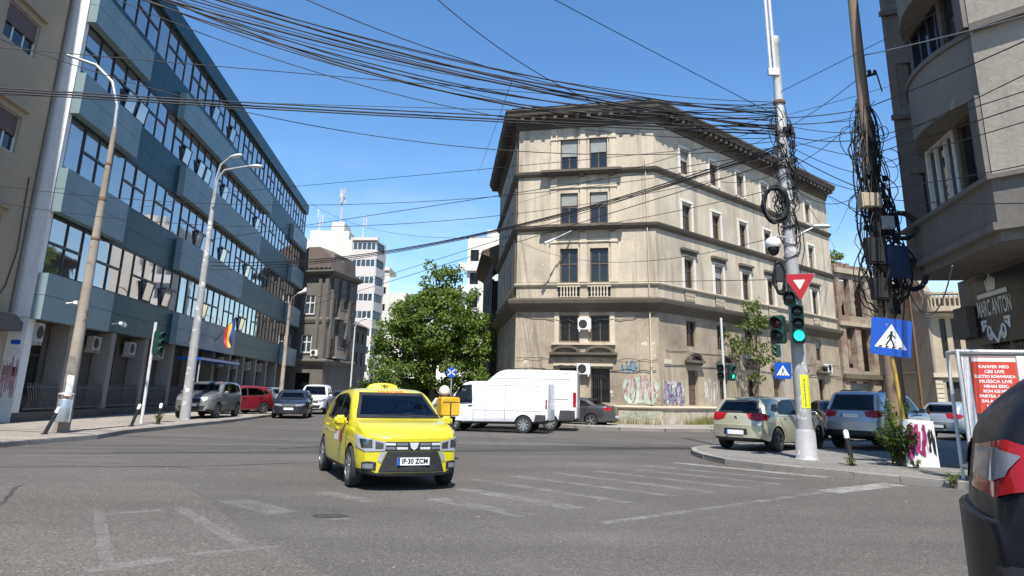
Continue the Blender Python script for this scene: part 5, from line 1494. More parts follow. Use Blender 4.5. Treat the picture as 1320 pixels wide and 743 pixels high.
# sign emblem: crown, bar, lettering and scrolls
cx = 2.2; e = MB(); ZS = lambda b_: [setattr(v, 'z', 3.70+(v.z-3.62)*1.32) for v in b_.v]
def emb(pts): S1.prism(e, pts, .102, .125)
S1.box(e, cx-.80, cx+.80, 3.90, 3.98, .102, .125)
emb([(cx-.22,4.0),(cx+.22,4.0),(cx+.22,4.05),(cx-.22,4.05)])
for k, (x, h_) in enumerate([(-.20,.16),(-.10,.20),(0,.26),(.10,.20),(.20,.16)]): emb([(cx+x-.045,4.052),(cx+x+.045,4.052),(cx+x*1.2+.012,4.05+h_),(cx+x*1.2-.012,4.05+h_)])
ZS(e); obj('sign_emblem', e, M['white'], fas)
tm = place_text(text_mb('MARC ANTON', .42, .006), S1.p(cx,3.69,.108), gd, (0,0,1), .66, 1.); ZS(tm); obj('sign_lettering', tm, M['white'], fas)
e = MB()
def curl(x0, z0, r, a0, a1, wd=.035, n=16):
    pts = [S1.p(x0+r*(1-.55*i/n)*math.cos(a0+(a1-a0)*i/n), z0+r*(1-.55*i/n)*math.sin(a0+(a1-a0)*i/n), .115) for i in range(n+1)]
    e.tube(pts, wd, 6)
for sg in (1,-1):
    e.tube([S1.p(cx+sg*.72,3.46,.115), S1.p(cx+sg*.70,3.30,.115), S1.p(cx+sg*.60,3.38,.115), S1.p(cx+sg*.52,3.40,.115)], .03, 6)
    S1.box(e, cx+sg*.62-.14, cx+sg*.62+.14, 3.44, 3.49, .102, .125)
    a = math.pi*.5
    pts = []
    for i in range(22):
        t = i/21; ang = (2.6*math.pi*t)
        rr_ = .15*(1-.6*t); pts.append(S1.p(cx+sg*(.36+rr_*math.cos(ang+math.pi)), 3.26+rr_*math.sin(ang+math.pi), .115))
    e.tube(pts, .026, 6)
    e.tube([S1.p(cx+sg*.22,3.24,.115), S1.p(cx+sg*.14,3.17,.115), S1.p(cx,3.07,.115)], .03, 6)
ZS(e); obj('sign_scroll', e, M['white'], fas)

# ------------------------------------------------------------------ vehicles in place
PT = {'taxi': paint('taxi_yellow', (.62,.535,.012), 0, .4), 'white': paint('van_white', (.74,.74,.75), 0, .45, .5), 'white2': paint('van_white_clean', (.78,.78,.785), 0, .4),
      'olive': paint('champagne_green', (.50,.475,.34), .45, .38), 'silver': paint('silver', (.46,.48,.52), .5, .35), 'pewter': paint('pewter', (.27,.265,.25), .55, .36),
      'red': paint('dark_red', (.23,.012,.022), .15, .35), 'navy': paint('black_blue', (.008,.010,.018), 0, .3), 'black': paint('black_paint', (.008,.009,.012), 0, .3),
      'gun': paint('gunmetal', (.075,.075,.082), .5, .35), 'ice': paint('ice_blue', (.40,.46,.50), .5, .35), 'blackdull': paint('dusty_black', (.004,.005,.009), 0, .42, .10, .12), 'dark': paint('dark_grey_paint', (.03,.032,.036), .3, .35)}
h = 2.06
S = k_taxi()
S['corner'] = [('headlight', [(h+.02,.45,.73),(h+.0,.45,.60),(h-.12,.72,.585),(h-.36,.86,.66),(h-.44,.865,.835),(h-.20,.76,.80)], M['headlamp'], .008), ('headlight_reflector', [(h-.10,.62,.76),(h-.08,.62,.64),(h-.20,.77,.64),(h-.26,.80,.77)], M['darkchrome'], .013), ('headlight_reflector', [(h-.0,.48,.71),(h-.0,.48,.63),(h-.06,.58,.63),(h-.07,.58,.74)], M['darkchrome'], .013),
               ('fog_lamp_surround', [(h-.04,.565,.43),(h-.04,.565,.315),(h-.16,.77,.315),(h-.16,.78,.42),(h-.10,.69,.445)], M['black'], .010),
               ('fog_lamp', [(h-.05,.61,.41),(h-.05,.61,.338),(h-.15,.74,.338),(h-.15,.75,.405)], M['lampdark'], .016)]
S['front'] += [('grille', [(-.46,.735),(.46,.735),(.46,.60),(-.46,.60)], M['black'], 0, .006),
               ('bumper_slash', [(.425,.588),(.50,.58),(.545,.46),(.50,.42)], M['galv'], 1, .009)]
for sg in (-1, 1):
    for (a, c, z0, z1, m_) in ((.10,.27,.682,.718,'lampdark'),(.29,.44,.682,.718,'grillebar'),(.10,.27,.622,.658,'grillebar'),(.29,.44,.622,.658,'lampdark')):
        S['front'].append(('grille_bar', [(sg*a,z0),(sg*c,z0),(sg*c,z1),(sg*a,z1)][::sg], M[m_], 0, .014))
S['front'] += [('emblem', [(-.075,.725),(.075,.725),(.05,.645),(0,.61),(-.05,.645)], M['grillebar'], 0, .020)]
TAXI, TB_ = vehicle(S, 'taxi', 'bright yellow taxi with a roof sign crossing the junction', 'taxi', (-2.27,14.28,0), (.385,-.923), PT['taxi'], glass=M['carglass'])
M['taxisign'] = plain('taxi_sign_yellow', (.66,.56,.04), .4, var=.05)
M['orange'] = plain('orange_decal', (.62,.12,.02), .5, var=.1)
b = MB(); b.lathe([(.30,0),(.30,.02),(.26,.07),(.16,.10),(.02,.11)], 20, o=(0,0,0), ax=(0,0,1))
b.v = [V((-.25+p.x*.42, p.y, 1.535+p.z)) for p in b.v]
o = obj('roof_sign', b, M['taxisign'], TAXI, smooth=50)
t = place_text(text_mb('TAXI', .075, .002), V((-.25+.127,0,1.588)), (0,1,0), (0,0,1)); t.v = [p + V((.0-abs(p.y)*.08,0,0)) for p in t.v]
obj('sign_lettering', t, M['platefont'], o)
t = text_mb('TAXI BUCURESTI', .062, .001)
q = MB(); q.add([TB_.bvh.ray_cast(V((6, p.x, 1.475+p.y*.9)), V((-1,0,0)))[0]+V((.004,0,.006)) for p in t.v], t.f); obj('roof_lettering', q, M['orange'], TAXI)
b = MB(); b.tube([(-.05,0,1.53),(-.12,0,1.62)], .008, 5); obj('roof_aerial', b, M['black'], TAXI)
b = MB(); pts = [(.62,.86),(.44,.86),(.40,.74),(.50,.62),(.66,.68)]
obj('door_decal', TB_.patch(pts, 'R', .010, .06), M['orange'], TAXI, smooth=60)
obj('door_decal', TB_.patch([(.36,.80),(-.04,.80),(-.04,.66),(.36,.66)], 'R', .010, .08), M['g_white'], TAXI, smooth=60)
for y in (-.34,.22):
    pts = [(y,1.088),(y+.5,1.10)]
    b = MB(); b.tube([TB_.bvh.ray_cast(V((6,p,z)), V((-1,0,0)))[0]+V((.02,0,.01)) for p, z in [(y+.5*i/8, 1.085+.018*i/8) for i in range(9)]], .008, 5); obj('wiper', b, M['black'], TAXI)

VL, _b = vehicle(k_van(), 'delivery_van', 'white low roofed panel van behind the courier, nearest of the two vans', 'van', (-.58,31.98,0), (-.977,.214), PT['white'], M['hubcap'])
obj('body_moulding', _b.patch([(-2.35,.86),(-2.35,.88),(.55,.88),(.55,.86)], 'L', .012, .2), PT['white'], VL)
obj('panel_seam', _b.patch([(-.72,.5),(-.705,.5),(-.705,1.86),(-.72,1.86)], 'L', .004, .2), M['galvdark'], VL)
obj('panel_seam', _b.patch([(-2.3,1.82),(-2.3,1.835),(.5,1.835),(.5,1.82)], 'L', .004, .2), M['galvdark'], VL)
obj('side_cladding', _b.patch([(-2.36,.46),(-2.36,.72),(-1.96,.72),(-1.90,.46)], 'L', .010, .1), M['galvdark'], VL)
obj('taillight', _b.patch([(-2.41,.95),(-2.41,1.30),(-2.35,1.30),(-2.35,.95)], 'L', .010, .1), M['redlens'], VL)
SV = k_van(5.53,2.06,2.55,1)
VH, _b = vehicle(SV, 'delivery_van', 'white high roofed panel van parked behind the low white van', 'van', (.44,34.8,.0), (-.985,.17), PT['white2'], M['hubcap'])
obj('side_cladding', _b.patch([(-2.70,.40),(-2.70,.86),(-2.06,.86),(-1.98,.40)], 'L', .012, .1), M['galvdark'], VH)
obj('taillight', _b.patch([(-2.75,1.0),(-2.75,1.62),(-2.62,1.62),(-2.62,1.0)], 'L', .012, .1), M['redlens'], VH)
for pts in ([(-2.5,2.15),(-2.5,2.17),(.9,2.17),(.9,2.15)], [(-2.4,1.30),(-2.4,1.325),(-1.2,1.325),(-1.2,1.30)], [(-2.4,1.20),(-2.4,1.215),(-1.0,1.215),(-1.0,1.20)], [(-.7,.5),(-.685,.5),(-.685,2.1),(-.7,2.1)], [(-2.45,2.42),(-2.45,2.435),(.3,2.435),(.3,2.42)]):
    obj('panel_seam', _b.patch(pts, 'L', .004, .2), M['galvdark'], VH)
vehicle(k_sedan(4.55,1.80,1.42), 'parked_car', 'dark grey saloon parked behind the high white van', 'car', (3.35,39.3,.0), (-.90,.43), PT['gun'])
OPL, _b = vehicle(dict(k_hatch(4.25,1.75,1.46), plate_b=(0,.50)), 'parked_car', 'champagne green hatchback parked on the corner pavement by the traffic light pole', 'car', (7.9,23.05,.12), (.715,.70), PT['olive'], M['steelrim'])
b = MB(); b.lathe([(.05,0),(.05,.012),(.035,.015),(.035,.005)], 14, o=_b.bvh.ray_cast(V((-6,0,.88)), V((1,0,0)))[0], ax=(-1,0,0)); obj('emblem', b, M['chrome'], OPL)
XT, _b = vehicle(dict(k_suv(4.6,1.82,1.70), plate_b=(0,.98)), 'parked_car', 'silver estate car with roof rails parked tail out beyond the champagne hatchback', 'car', (12.0,24.7,.12), (.74,.67), PT['silver'])
for sg in (1,-1):
    b = MB(); b.tube([(.2,sg*.58,1.66),(.1,sg*.60,1.72),(-1.3,sg*.60,1.72),(-1.5,sg*.58,1.66)], .02, 6); obj('roof_rail', b, M['black'], XT)
vehicle(k_hatch(4.2,1.74,1.46), 'parked_car', 'pale blue hatchback parked in front of the shabby cream house', 'car', (18.9,31.7,.12), (.86,.51), PT['ice'])
vehicle(k_sedan(4.5,1.78,1.42), 'parked_car', 'black car half hidden between the champagne hatchback and silver estate', 'car', (13.1,30.6,.12), (-.2,-.98), PT['black'])
vehicle(k_hatch(4.2,1.76,1.5), 'parked_car', 'dark car parked farthest away in front of the cream house', 'car', (23.6,36.3,.12), (.86,.51), PT['dark'])
G_ = 'cars parked along the office front'
KIA, _b = vehicle(dict(k_suv(4.48,1.86,1.64), plate_f=(0,.60)), 'parked_car', 'pewter off-road style car parked nose out behind the grey lamp pole', 'car', (-14.25,36.9,.12), (.02,-1), PT['pewter'], group=G_)
vehicle(k_hatch(4.1,1.74,1.50), 'parked_car', 'dark red hatchback parked behind the pewter car', 'car', (-15.0,42.6,.12), (-.55,-.83), PT['red'], group=G_)
vehicle(k_hatch(4.1,1.74,1.46), 'parked_car', 'black hatchback squeezed between dark red and pale blue cars', 'car', (-15.5,47.2,.12), (.05,-1), PT['dark'], group=G_)
vehicle(k_hatch(4.2,1.74,1.46), 'parked_car', 'pale blue car facing the junction beside the rusty lamp pole', 'car', (-15.9,51.6,.12), (.25,-.97), PT['ice'], group=G_)
vehicle(dict(k_sedan(4.6,1.82,1.45), plate_f=(0,.5)), 'car', 'black saloon driving towards the junction in the left street', 'car', (-11.75,42.4,0), (.16,-.987), PT['navy'])
vehicle(k_suv(4.7,1.86,1.80), 'car', 'white pickup with dark windscreen following the black saloon', 'car', (-12.5,50.2,0), (.12,-.99), PT['white'])
vehicle(k_hatch(4.2,1.76,1.5), 'car', 'dark car behind the white pickup in the left street', 'car', (-12.2,57.0,0), (.14,-.99), PT['dark'])
SN = k_suv(4.5,1.86,1.84); hn = 2.25
SN['rear'] = []; SN.pop('plate_b'); SN.pop('rear_glass'); SN['wr'] = .37
SN['top'] = [(-hn,.94),(-hn+.03,1.12),(-hn+.08,1.34),(-hn+.16,1.46),(-hn+.50,1.72),(-hn+.62,1.78),(-1.3,1.81),(-.3,1.84),(.2,1.80),(.48,1.70),(1.05,1.30),(1.2,1.25),(hn-.4,1.12),(hn-.1,1.0),(hn,.86)]
SN['belt'] = [(-hn,.90),(-hn+.1,1.16),(-hn+.5,1.22),(-.4,1.17),(.9,1.12),(hn-.5,1.03),(hn-.1,.92),(hn,.80)]
SN['side_glass'] = [[(x,z*1.085) for x, z in p_] for p_ in SN['side_glass']]
SN['windscreen'] = [(y,z*1.08) for y, z in SN['windscreen']]
SN['corner'] = [SN['corner'][0], ('taillight', [(-hn-.02,.26,1.06),(-hn-.0,.26,1.28),(-hn+.10,.80,1.325),(-hn+.40,.93,1.24),(-hn+.30,.93,1.13),(-hn+.04,.76,1.04)], M['redlens'], .008),
                ('reversing_lens', [(-hn-.0,.36,1.13),(-hn-.0,.36,1.26),(-hn+.04,.78,1.285),(-hn+.13,.87,1.25),(-hn+.08,.83,1.15),(-hn+.03,.74,1.115)], M['lampdark'], .016)]
SN['side_glass'] = SN['side_glass'][:3]
NEAR, _b = vehicle(SN, 'passing_car', 'black off-road style car with large red tail lamp cut by the right edge', 'car', (4.75,3.66,0), (.88,-.47), PT['blackdull'], glass=M['tint'])
obj('bumper_strip', _b.patch([(-2.2,.60),(-2.2,.74),(-1.80,.74),(-1.86,.60)], 'R', .008, .08), M['black'], NEAR, smooth=60)

# ------------------------------------------------------------------ poles, lights, signs
M['concrete'] = stucco('pole_concrete', (.40,.35,.29), (.17,.125,.09), .8, .9, .9, .4, ((.24,.13,.075), 1.9, .58))
M['steelpole'] = stucco('grey_painted_steel', (.42,.42,.42), (.20,.19,.18), .6, .6, .7, .15, ((.60,.59,.57), 2.6, .57))
M['wood'] = stucco('weathered_pole', (.30,.21,.14), (.13,.095,.07), .7, .9, .8, .3)
M['tlgreen'] = plain('signal_green_housing', (.012,.05,.04), .45, var=.25)
M['lensoff'] = glassy('unlit_signal_lens', (.02,.02,.02), 1.5, .15)
M['lit_g'] = emit('lit_green_lens', (.02,.95,.55), 1.4); M['lit_r'] = emit('lit_red_lens', (.5,.01,.02), .28); M['slate'] = plain('slate_blue_panel', (.03,.05,.11), .5, var=.2)
M['lum'] = plain('lamp_head_grey', (.62,.62,.60), .45, .1, var=.08)
M['signred'] = plain('sign_red', (.40,.012,.02), .4, var=.05)
M['yellowpost'] = plain('yellow_post', (.50,.34,.06), .6, var=.25)
M['poster_y'] = plain('yellow_paper', (.70,.72,.03), .7, var=.06)
def sighead(name, label, c, yaw, lit, n=3, group=None, lens=.125, pitch=.30):
    """signal head at c (centre), facing yaw; lit = index from the top with its material"""
    r = thing(name, label, 'traffic light', c, yaw, group)
    H = pitch*n+.08
    b = MB(); b.merge(rbox((.09,0,0), .22, .30, H, .035)); b.box(-.05,-.022,-.10,.10,-H*.4,H*.4); obj('housing', b, M['tlgreen'], r)
    for i in range(n):
        z = H/2-.04-pitch*(i+.5)
        l = MB(); l.lathe([(lens,0),(lens*.9,.02),(lens*.5,.04),(.004,.045)], 20, o=(.202,0,z), ax=(1,0,0))
        obj('lens', l, lit.get(i, M['lensoff']), r, smooth=60)
        v = MB(); k = 14
        for q in range(k):
            a0, a1 = math.radians(-40+260*q/k), math.radians(-40+260*(q+1)/k); ro, ri = lens+.025, lens+.012
            pa = [(.202, math.cos(a0), math.sin(a0)), (.202, math.cos(a1), math.sin(a1))]
            def pt(a, rr_, x): return V((x, rr_*math.cos(a), z+rr_*math.sin(a)))
            L0 = .202+.20*(.35+.65*max(0, math.sin(a0))); L1 = .202+.20*(.35+.65*max(0, math.sin(a1)))
            v.quad(pt(a0,ro,.202), pt(a1,ro,.202), pt(a1,ro,L1), pt(a0,ro,L0)); v.quad(pt(a0,ri,.202), pt(a0,ri,L0), pt(a1,ri,L1), pt(a1,ri,.202)); v.quad(pt(a0,ro,L0), pt(a1,ro,L1), pt(a1,ri,L1), pt(a0,ri,L0))
        obj('visor', v, M['tlgreen'], r, smooth=40)
    return r
MP = V((7.37,19.14,.12))
T = thing('utility_pole', 'thick grey steel pole at the corner carrying signals and give way sign', 'pole', MP, world=True)
b = MB(); b.tube([MP, MP+V((0,0,4)), MP+V((0,0,8.6)), MP+V((0,0,8.9))], [.195,.172,.15,.15], 20); obj('pole_shaft', b, M['steelpole'], T, smooth=60)
b = MB(); b.lathe([(.28,0),(.25,.04),(.245,.62),(.195,.70)], 20, o=MP); obj('base_collar', b, M['steelpole'], T, smooth=40)
b = MB(); b.lathe([(.125,8.8),(.125,11.1),(.14,11.12),(.14,11.35),(.03,11.38)], 14, o=MP); obj('top_tube', b, M['lum'], T, smooth=40)
for k in range(4):
    b = MB(); b.lathe([(.155,0),(.165,.02),(.165,.09),(.155,.11)], 16, o=MP+V((0,0,(2.6,5.2,7.4,9.3)[k]))); obj('clamp', b, M['rust'], T, smooth=40)
b = MB()
for dx in (-.20,-.08): b.tube([MP+V((dx,-.1,10.2)), MP+V((dx-.03,-.1,17.5))], .045, 8)
b.box(MP.x-.28, MP.x+.02, MP.y-.16, MP.y-.05, 10.25, 10.45)
obj('antenna_tube', b, M['lum'], T, smooth=40)
b = MB(); n = 10
for i in range(n):
    a0, a1 = [math.radians(-118+78*q/n) for q in (i, i+1)]; rr_ = .195
    for z0, z1 in ((1.32,2.12),):
        b.quad(MP+V((rr_*math.cos(a0),rr_*math.sin(a0),z0-.12)), MP+V((rr_*math.cos(a1),rr_*math.sin(a1),z0-.12)), MP+V((rr_*math.cos(a1),rr_*math.sin(a1),z1-.12)), MP+V((rr_*math.cos(a0),rr_*math.sin(a0),z1-.12)))
o = obj('yellow_notice', b, M['poster_y'], T)
b = MB(); rnd = random.Random(4)
for k, a in enumerate((-104,-94,-88,-60)):
    z = 1.36
    while z < 2.02:
        l_ = rnd.uniform(.02,.09); a0 = math.radians(a); a1 = math.radians(a+(4.5 if k in (1,2) else 2.5)); rr_ = .1965
        b.quad(*[MP+V((rr_*math.cos(q),rr_*math.sin(q),zz-.12)) for q, zz in ((a0,z),(a1,z),(a1,min(z+l_,2.04)),(a0,min(z+l_,2.04)))]); z += l_+rnd.uniform(.012,.03)
obj('notice_lettering', b, M['platefont'], o)
sighead('traffic_light', 'three lamp signal showing green, facing the viewer on the thick corner pole', (7.31,18.87,3.36), R(-90)-.36, {2: M['lit_g']}, 3)
sighead('traffic_light', 'smaller signal with an unlit red lens, turned aside left of the green signal', (6.90,18.98,3.22), R(-90)-.75, {0: M['redoff']}, 2, pitch=.31)
sighead('traffic_light', 'single unlit round signal lamp just under the give way sign', (7.17,18.90,4.0), R(-90)-.45, {}, 1, lens=.14, pitch=.28)
T = thing('give_way_sign', 'red triangle give way sign with a small white centre on the corner pole', 'road sign', (7.42,18.86,4.4), -.38, world=False)
tri = lambda k: [(-.40*k,.24*k),(.40*k,.24*k),(0,-.44*k)]
def rounded(pts, r, n=4):
    out = []; m = len(pts)
    for i in range(m):
        p0, p, p1 = V(pts[i-1]), V(pts[i]), V(pts[(i+1)%m]); a = p+(p0-p).normalized()*r; c = p+(p1-p).normalized()*r
        for k in range(n+1):
            t = k/n; out.append(tuple(a*(1-t)**2+p*2*t*(1-t)+c*t*t))
    return out
b = MB(); b.prism([V((x,0,z)) for x, z in rounded(tri(1.),.07)], (0,.02,0)); obj('sign_plate', b, M['signred'], T)
b = MB(); b.prism([V((x,-.004,z)) for x, z in rounded(tri(.36),.02)], (0,.003,0)); obj('white_centre', b, M['white'], T)
b = MB(); b.prism([V((x,.0,z)) for x, z in rounded(tri(1.03),.07)], (0,.012,0)); b.v = [p+V((0,.006,0)) for p in b.v]; obj('sign_rim', b, M['galv'], T)
T = thing('dome_camera', 'white dome surveillance camera on a bracket above the give way sign', 'camera', (6.85,18.95,5.4), world=True)
c = V((6.85,18.95,5.35)); b = MB(); b.lathe([(.05,.26),(.17,.20),(.20,.10),(.19,.0),(.17,-.02)], 18, o=c); obj('camera_hood', b, M['acwhite'], T, smooth=50)
b = MB(); b.ball(c+V((0,0,-.05)), .155, .155, .19, 16, 10); obj('camera_dome', b, M['darkgloss'], T, smooth=80)
b = MB(); b.tube([c+V((0,0,.22)), c+V((.15,.05,.30)), c+V((.5,.18,.28))], .03, 8); obj('bracket', b, M['galv'], T, smooth=60)
def coil(label, c, rx, rz, n, seed, thick=.016):
    r = random.Random(seed); b = MB()
    for k in range(n):
        q = []; a = rx*r.uniform(.86,1.04); e = rz*r.uniform(.86,1.04); oy = r.uniform(-.10,.10); dx = r.uniform(-.03,.03)
        for i in range(29): t = 2*math.pi*i/28; q.append(c+V((a*math.cos(t)+dx+.015*math.sin(5*t+k), oy+.03*math.sin(2*t+k)-.3*a*math.cos(t), e*math.sin(t)+.02*math.sin(3*t+k))))
        b.tube(q, thick, 5, cap=False)
    return tag(obj('cable_coil', b, M['cable'], smooth=60), label, 'cable')
coil('large coil of spare black cable hung on the thick corner pole', V((7.0,18.95,6.5)), .30, .48, 22, 1)
coil('slim loop of spare cable under the dome camera', V((6.97,18.98,4.55)), .13, .42, 9, 2)
b = MB(); b.box(6.86,7.10,18.92,19.1,4.45,4.85); tag(obj('junction_box', b, M['black']), 'small black junction box on the corner pole beside the cable loop', 'cable box')
T = thing('street_lamp', 'single lamp arm with pale head reaching right from the thick corner pole', 'street lamp', (7.4,19.14,5.4), world=True)
b = MB(); b.tube([(7.48,19.1,5.62),(7.75,19.08,5.80),(8.0,19.05,5.92)], .03, 8); obj('lamp_arm', b, M['galv'], T, smooth=60)
b = MB(); b.ball((8.2,19.03,5.95), .26, .11, .06, 14, 8); obj('lamp_head', b, M['lum'], T, smooth=60)

def lamp_pole(label, p, h, r0, r1, mat, arms, heads, mat2=None, name='street_lamp'):
    t = thing(name, label, 'street lamp', p, world=True); p = V(p)
    b = MB(); b.tube([p, p+V((0,0,h*.5)), p+V((0,0,h))], [r0,(r0+r1)/2,r1], 16); obj('pole_shaft', b, mat, t, smooth=60)
    for a in arms:
        b = MB(); b.tube([V(q) for q in a], [.055]*(len(a)-1)+[.045], 8); obj('lamp_arm', b, mat2 or M['galv'], t, smooth=60)
    for q, d in heads:
        d = V(d).normalized(); q = V(q); b = MB()
        pr = [(.05,-.02),(.10,.08),(.15,.28),(.15,.48),(.10,.64),(.02,.70)]
        b.lathe(pr, 12, o=q, ax=d); b.v = [q+(v-q)-V((0,0,(v-q).z*.45 if abs((v-q).z) < .4 else 0)) for v in b.v]
        obj('lamp_head', b, M['lum'], t, smooth=60)
    return t
t = lamp_pole('old concrete lamp pole with peeling posters and a bare curved arm', (-13.2,23.14,.12), 9.6, .20, .075, M['concrete'],
          [[(-13.2,23.14,9.5),(-13.25,23.14,10.5),(-13.55,23.14,11.35),(-14.2,23.14,11.95),(-15.25,23.14,12.3)]], [])
for z0, z1, a0, a1, mm in ((1.15,1.75,-95,-35,'white'),(1.8,2.3,-110,-60,'stone_pale'),(.9,1.1,-80,-40,'g_white')):
    b = MB()
    for i in range(6):
        q0, q1 = [math.radians(a0+(a1-a0)*k/6) for k in (i, i+1)]; rr_ = .203-.0135*z0
        b.quad(*[V((-13.2+rr_*math.cos(q), 23.14+rr_*math.sin(q), zz)) for q, zz in ((q0,z0),(q1,z0),(q1,z1),(q0,z1))])
    obj('pasted_poster', b, M[mm], t)
for z in (5.9,7.2,8.4):
    b = MB(); rr_ = .20-.013*z; b.lathe([(rr_,0),(rr_+.012,.02),(rr_+.012,.10),(rr_,.12)], 12, o=(-13.2,23.14,z)); obj('clamp', b, M['rust'], t, smooth=40)
lamp_pole('grey lamp pole with two arms and lamp heads before the pewter car', (-13.98,33.62,.12), 9.9, .225, .10, M['steelpole'],
          [[(-14.0,33.62,9.6),(-14.0,33.62,11.0),(-13.85,33.62,11.7),(-13.5,33.62,12.05)], [(-13.9,33.5,9.6),(-13.86,33.5,10.9),(-13.6,33.5,11.4),(-12.5,33.5,11.62)]],
          [((-13.5,33.62,12.05),(.75,0,.42)), ((-12.5,33.5,11.62),(1,0,.03))])
lamp_pole('rusty slim lamp pole standing among the parked cars on the left', (-14.75,50,.12), 7.0, .15, .09, M['concrete'],
          [[(-14.75,50,6.8),(-14.65,50,7.4),(-14.3,50,7.7)]], [((-14.3,50,7.7),(.8,0,.55))], M['rust'])
lamp_pole('distant slim lamp pole by the low grey house', (-15.6,76,.12), 7.6, .09, .06, M['lum'], [[(-15.6,76,7.5),(-15.4,76,8.1),(-15.0,76,8.4)]], [((-15.0,76,8.4),(.8,0,.5))])
T = thing('wall_lamp', 'slanting lamp arm fixed to the tenement ledge between the two window rows', 'street lamp', FF.p(2.9,10.7,.3), world=True)
b = MB(); b.tube([FF.p(3.3,10.62,.3), FF.p(2.45,10.0,1.1)], .035, 6); obj('lamp_arm', b, M['galv'], T)
b = MB(); b.tube([FF.p(2.45,10.0,1.1), FF.p(1.95,9.65,1.55)], [.05,.09], 8); obj('lamp_head', b, M['lum'], T, smooth=60)

T = thing('signal_pole', 'slim white pole carrying a side-on signal on the left pavement', 'pole', (-13.82,29.35,.12), world=True)
b = MB(); b.tube([(-13.82,29.35,.12),(-13.82,29.35,3.9)], .06, 10); obj('pole_shaft', b, M['lum'], T, smooth=60)
sighead('traffic_light', 'dark green signal seen side-on on the slim white pole at left', (-13.72,29.35,3.12), R(-12), {}, 3, lens=.11, pitch=.28)
def bollard(label, p, tilt, group='black bollards with white caps'):
    t = thing('bollard', label, 'bollard', p, 0, group)
    a = V(tilt); b = MB(); b.tube([V((0,0,0)), a*.66+V((0,0,.66))], .055, 12); obj('post', b, M['black'], t, smooth=60)
    b = MB(); q = a*.58+V((0,0,.58)); b.lathe([(.058,0),(.058,.14),(.04,.17),(.005,.18)], 12, o=q, ax=a+V((0,0,1))); obj('white_cap', b, M['white'], t, smooth=50)
    b = MB(); b.lathe([(.10,0),(.10,.02),(.06,.03)], 12); obj('base_plate', b, M['black'], t, smooth=30)
bollard('black bollard leaning left of the litter bin', (-12.99,21.92,.12), (.34,.1,0))
bollard('black bollard leaning at the foot of the slim signal pole', (-13.05,27.0,.12), (.26,.05,0))
bollard('upright black bollard with weeds, before the grey lamp pole', (-13.06,29.04,.12), (.05,0,0))
bollard('black bollard with white cap on the right corner pavement', (7.80,17.62,.12), (-.10,.05,0))
T = thing('litter_bin', 'blue grey metal litter bin strapped to the old concrete pole', 'bin', (-13.0,22.75,.12), world=True)
c = V((-13.02,22.72,0)); b = MB(); b.lathe([(.185,.42),(.20,.44),(.20,1.05),(.19,1.07),(.17,1.07),(.17,.55)], 18, o=c); obj('bin_drum', b, M['silverblue'] if 'silverblue' in M else PT['ice'], T, smooth=40)
b = MB(); b.tube([c+V((-.21,0,.12)), c+V((-.21,0,1.22))], .02, 6); b.tube([c+V((.21,0,.42)), c+V((.21,0,1.22))], .02, 6); b.lathe([(.01,1.27),(.20,1.24),(.23,1.20),(.22,1.19),(.01,1.21)], 16, o=c); obj('bin_hood', b, M['galv'], T, smooth=40)

# wooden pole with its cabinets
WP = V((9.9,19.5,.12))
T = thing('utility_pole', 'tall weathered wooden pole smothered in cables and boxes near grey flats', 'pole', WP, world=True)
b = MB(); b.tube([WP, WP+V((0,0,5)), WP+V((.03,0,14.5))], [.24,.19,.125], 16); obj('pole_shaft', b, M['wood'], T, smooth=60)
b = MB(); b.tube([WP+V((-.02,-.05,10.3)), WP+V((.45,-.05,10.45))], .035, 6); b.tube([WP+V((.45,-.05,10.45)), WP+V((.55,-.05,9.9))], .02, 6)
for dx in (.1,.25,.4): b.lathe([(.05,0),(.06,.06),(.03,.14)], 8, o=WP+V((dx,-.05,10.42)))
obj('insulator_arm', b, M['iron'], T)
def box_on(name, label, c, sx, sy, sz, mat, rz=0):
    b = MB(); b.cbox(c, sx, sy, sz, rz); b.cbox(V(c)+V((0,-sy*.5-.012,0)), sx*.86, .02, sz*.84, rz)
    return tag(obj(name, b, mat), label, 'cable box')
box_on('junction_box', 'weathered cream and rust cabinet high on the wooden pole', (9.62,19.20,6.72), .52, .30, .40, M['cream_old'])
box_on('junction_box', 'small grey cabinet below the cream one on the wooden pole', (10.02,19.22,6.12), .34, .22, .36, M['galv'])
box_on('junction_box', 'black telecom box with white labels on the wooden pole', (9.60,19.18,5.35), .42, .24, .70, M['black'])
o = box_on('junction_box', 'dark blue louvred panel box in the cable tangle', (10.15,19.08,5.05), .55, .20, .85, M['slate'], .25)
b = MB()
for i in range(7): b.cbox((10.15,18.965,4.72+.07*i), .50, .012, .03, .25)
obj('louvre', b, M['galvdark'], o)
box_on('junction_box', 'black splice box low on the wooden pole above the blue sign', (9.62,19.2,4.35), .36, .24, .55, M['black'])
for lb, q, rr_ in (('black cable reel ring on the right side of the wooden pole', V((10.42,19.2,6.05)), .32), ('lower black cable ring beside the dark blue louvred box', V((10.50,19.25,4.75)), .36)):
    coil(lb, q, rr_, rr_*1.15, 9, 5, .018)
tg = MB(); r = random.Random(21)
for k in range(150):
    z = r.uniform(3.4,9.8); ln_ = r.uniform(.8,3.2); a = r.uniform(0,6.28); q = []
    w_ = (.22+.25*max(0,1-abs(z-5.5)/4))*r.uniform(.6,1.5); n = 10; ph = r.uniform(0,6)
    for i in range(n+1):
        t = i/n; bulge = w_*math.sin(math.pi*t)**.8+.17
        q.append(WP+V((bulge*math.cos(a+1.2*t*math.sin(ph)), bulge*math.sin(a+1.2*t*math.sin(ph))*.8, z-ln_*t*r.uniform(.9,1.1)+.0)))
    if min(p.z for p in q) < 3.3: continue
    tg.tube(q, r.choice([.010,.013,.018,.024]), 5, cap=False)
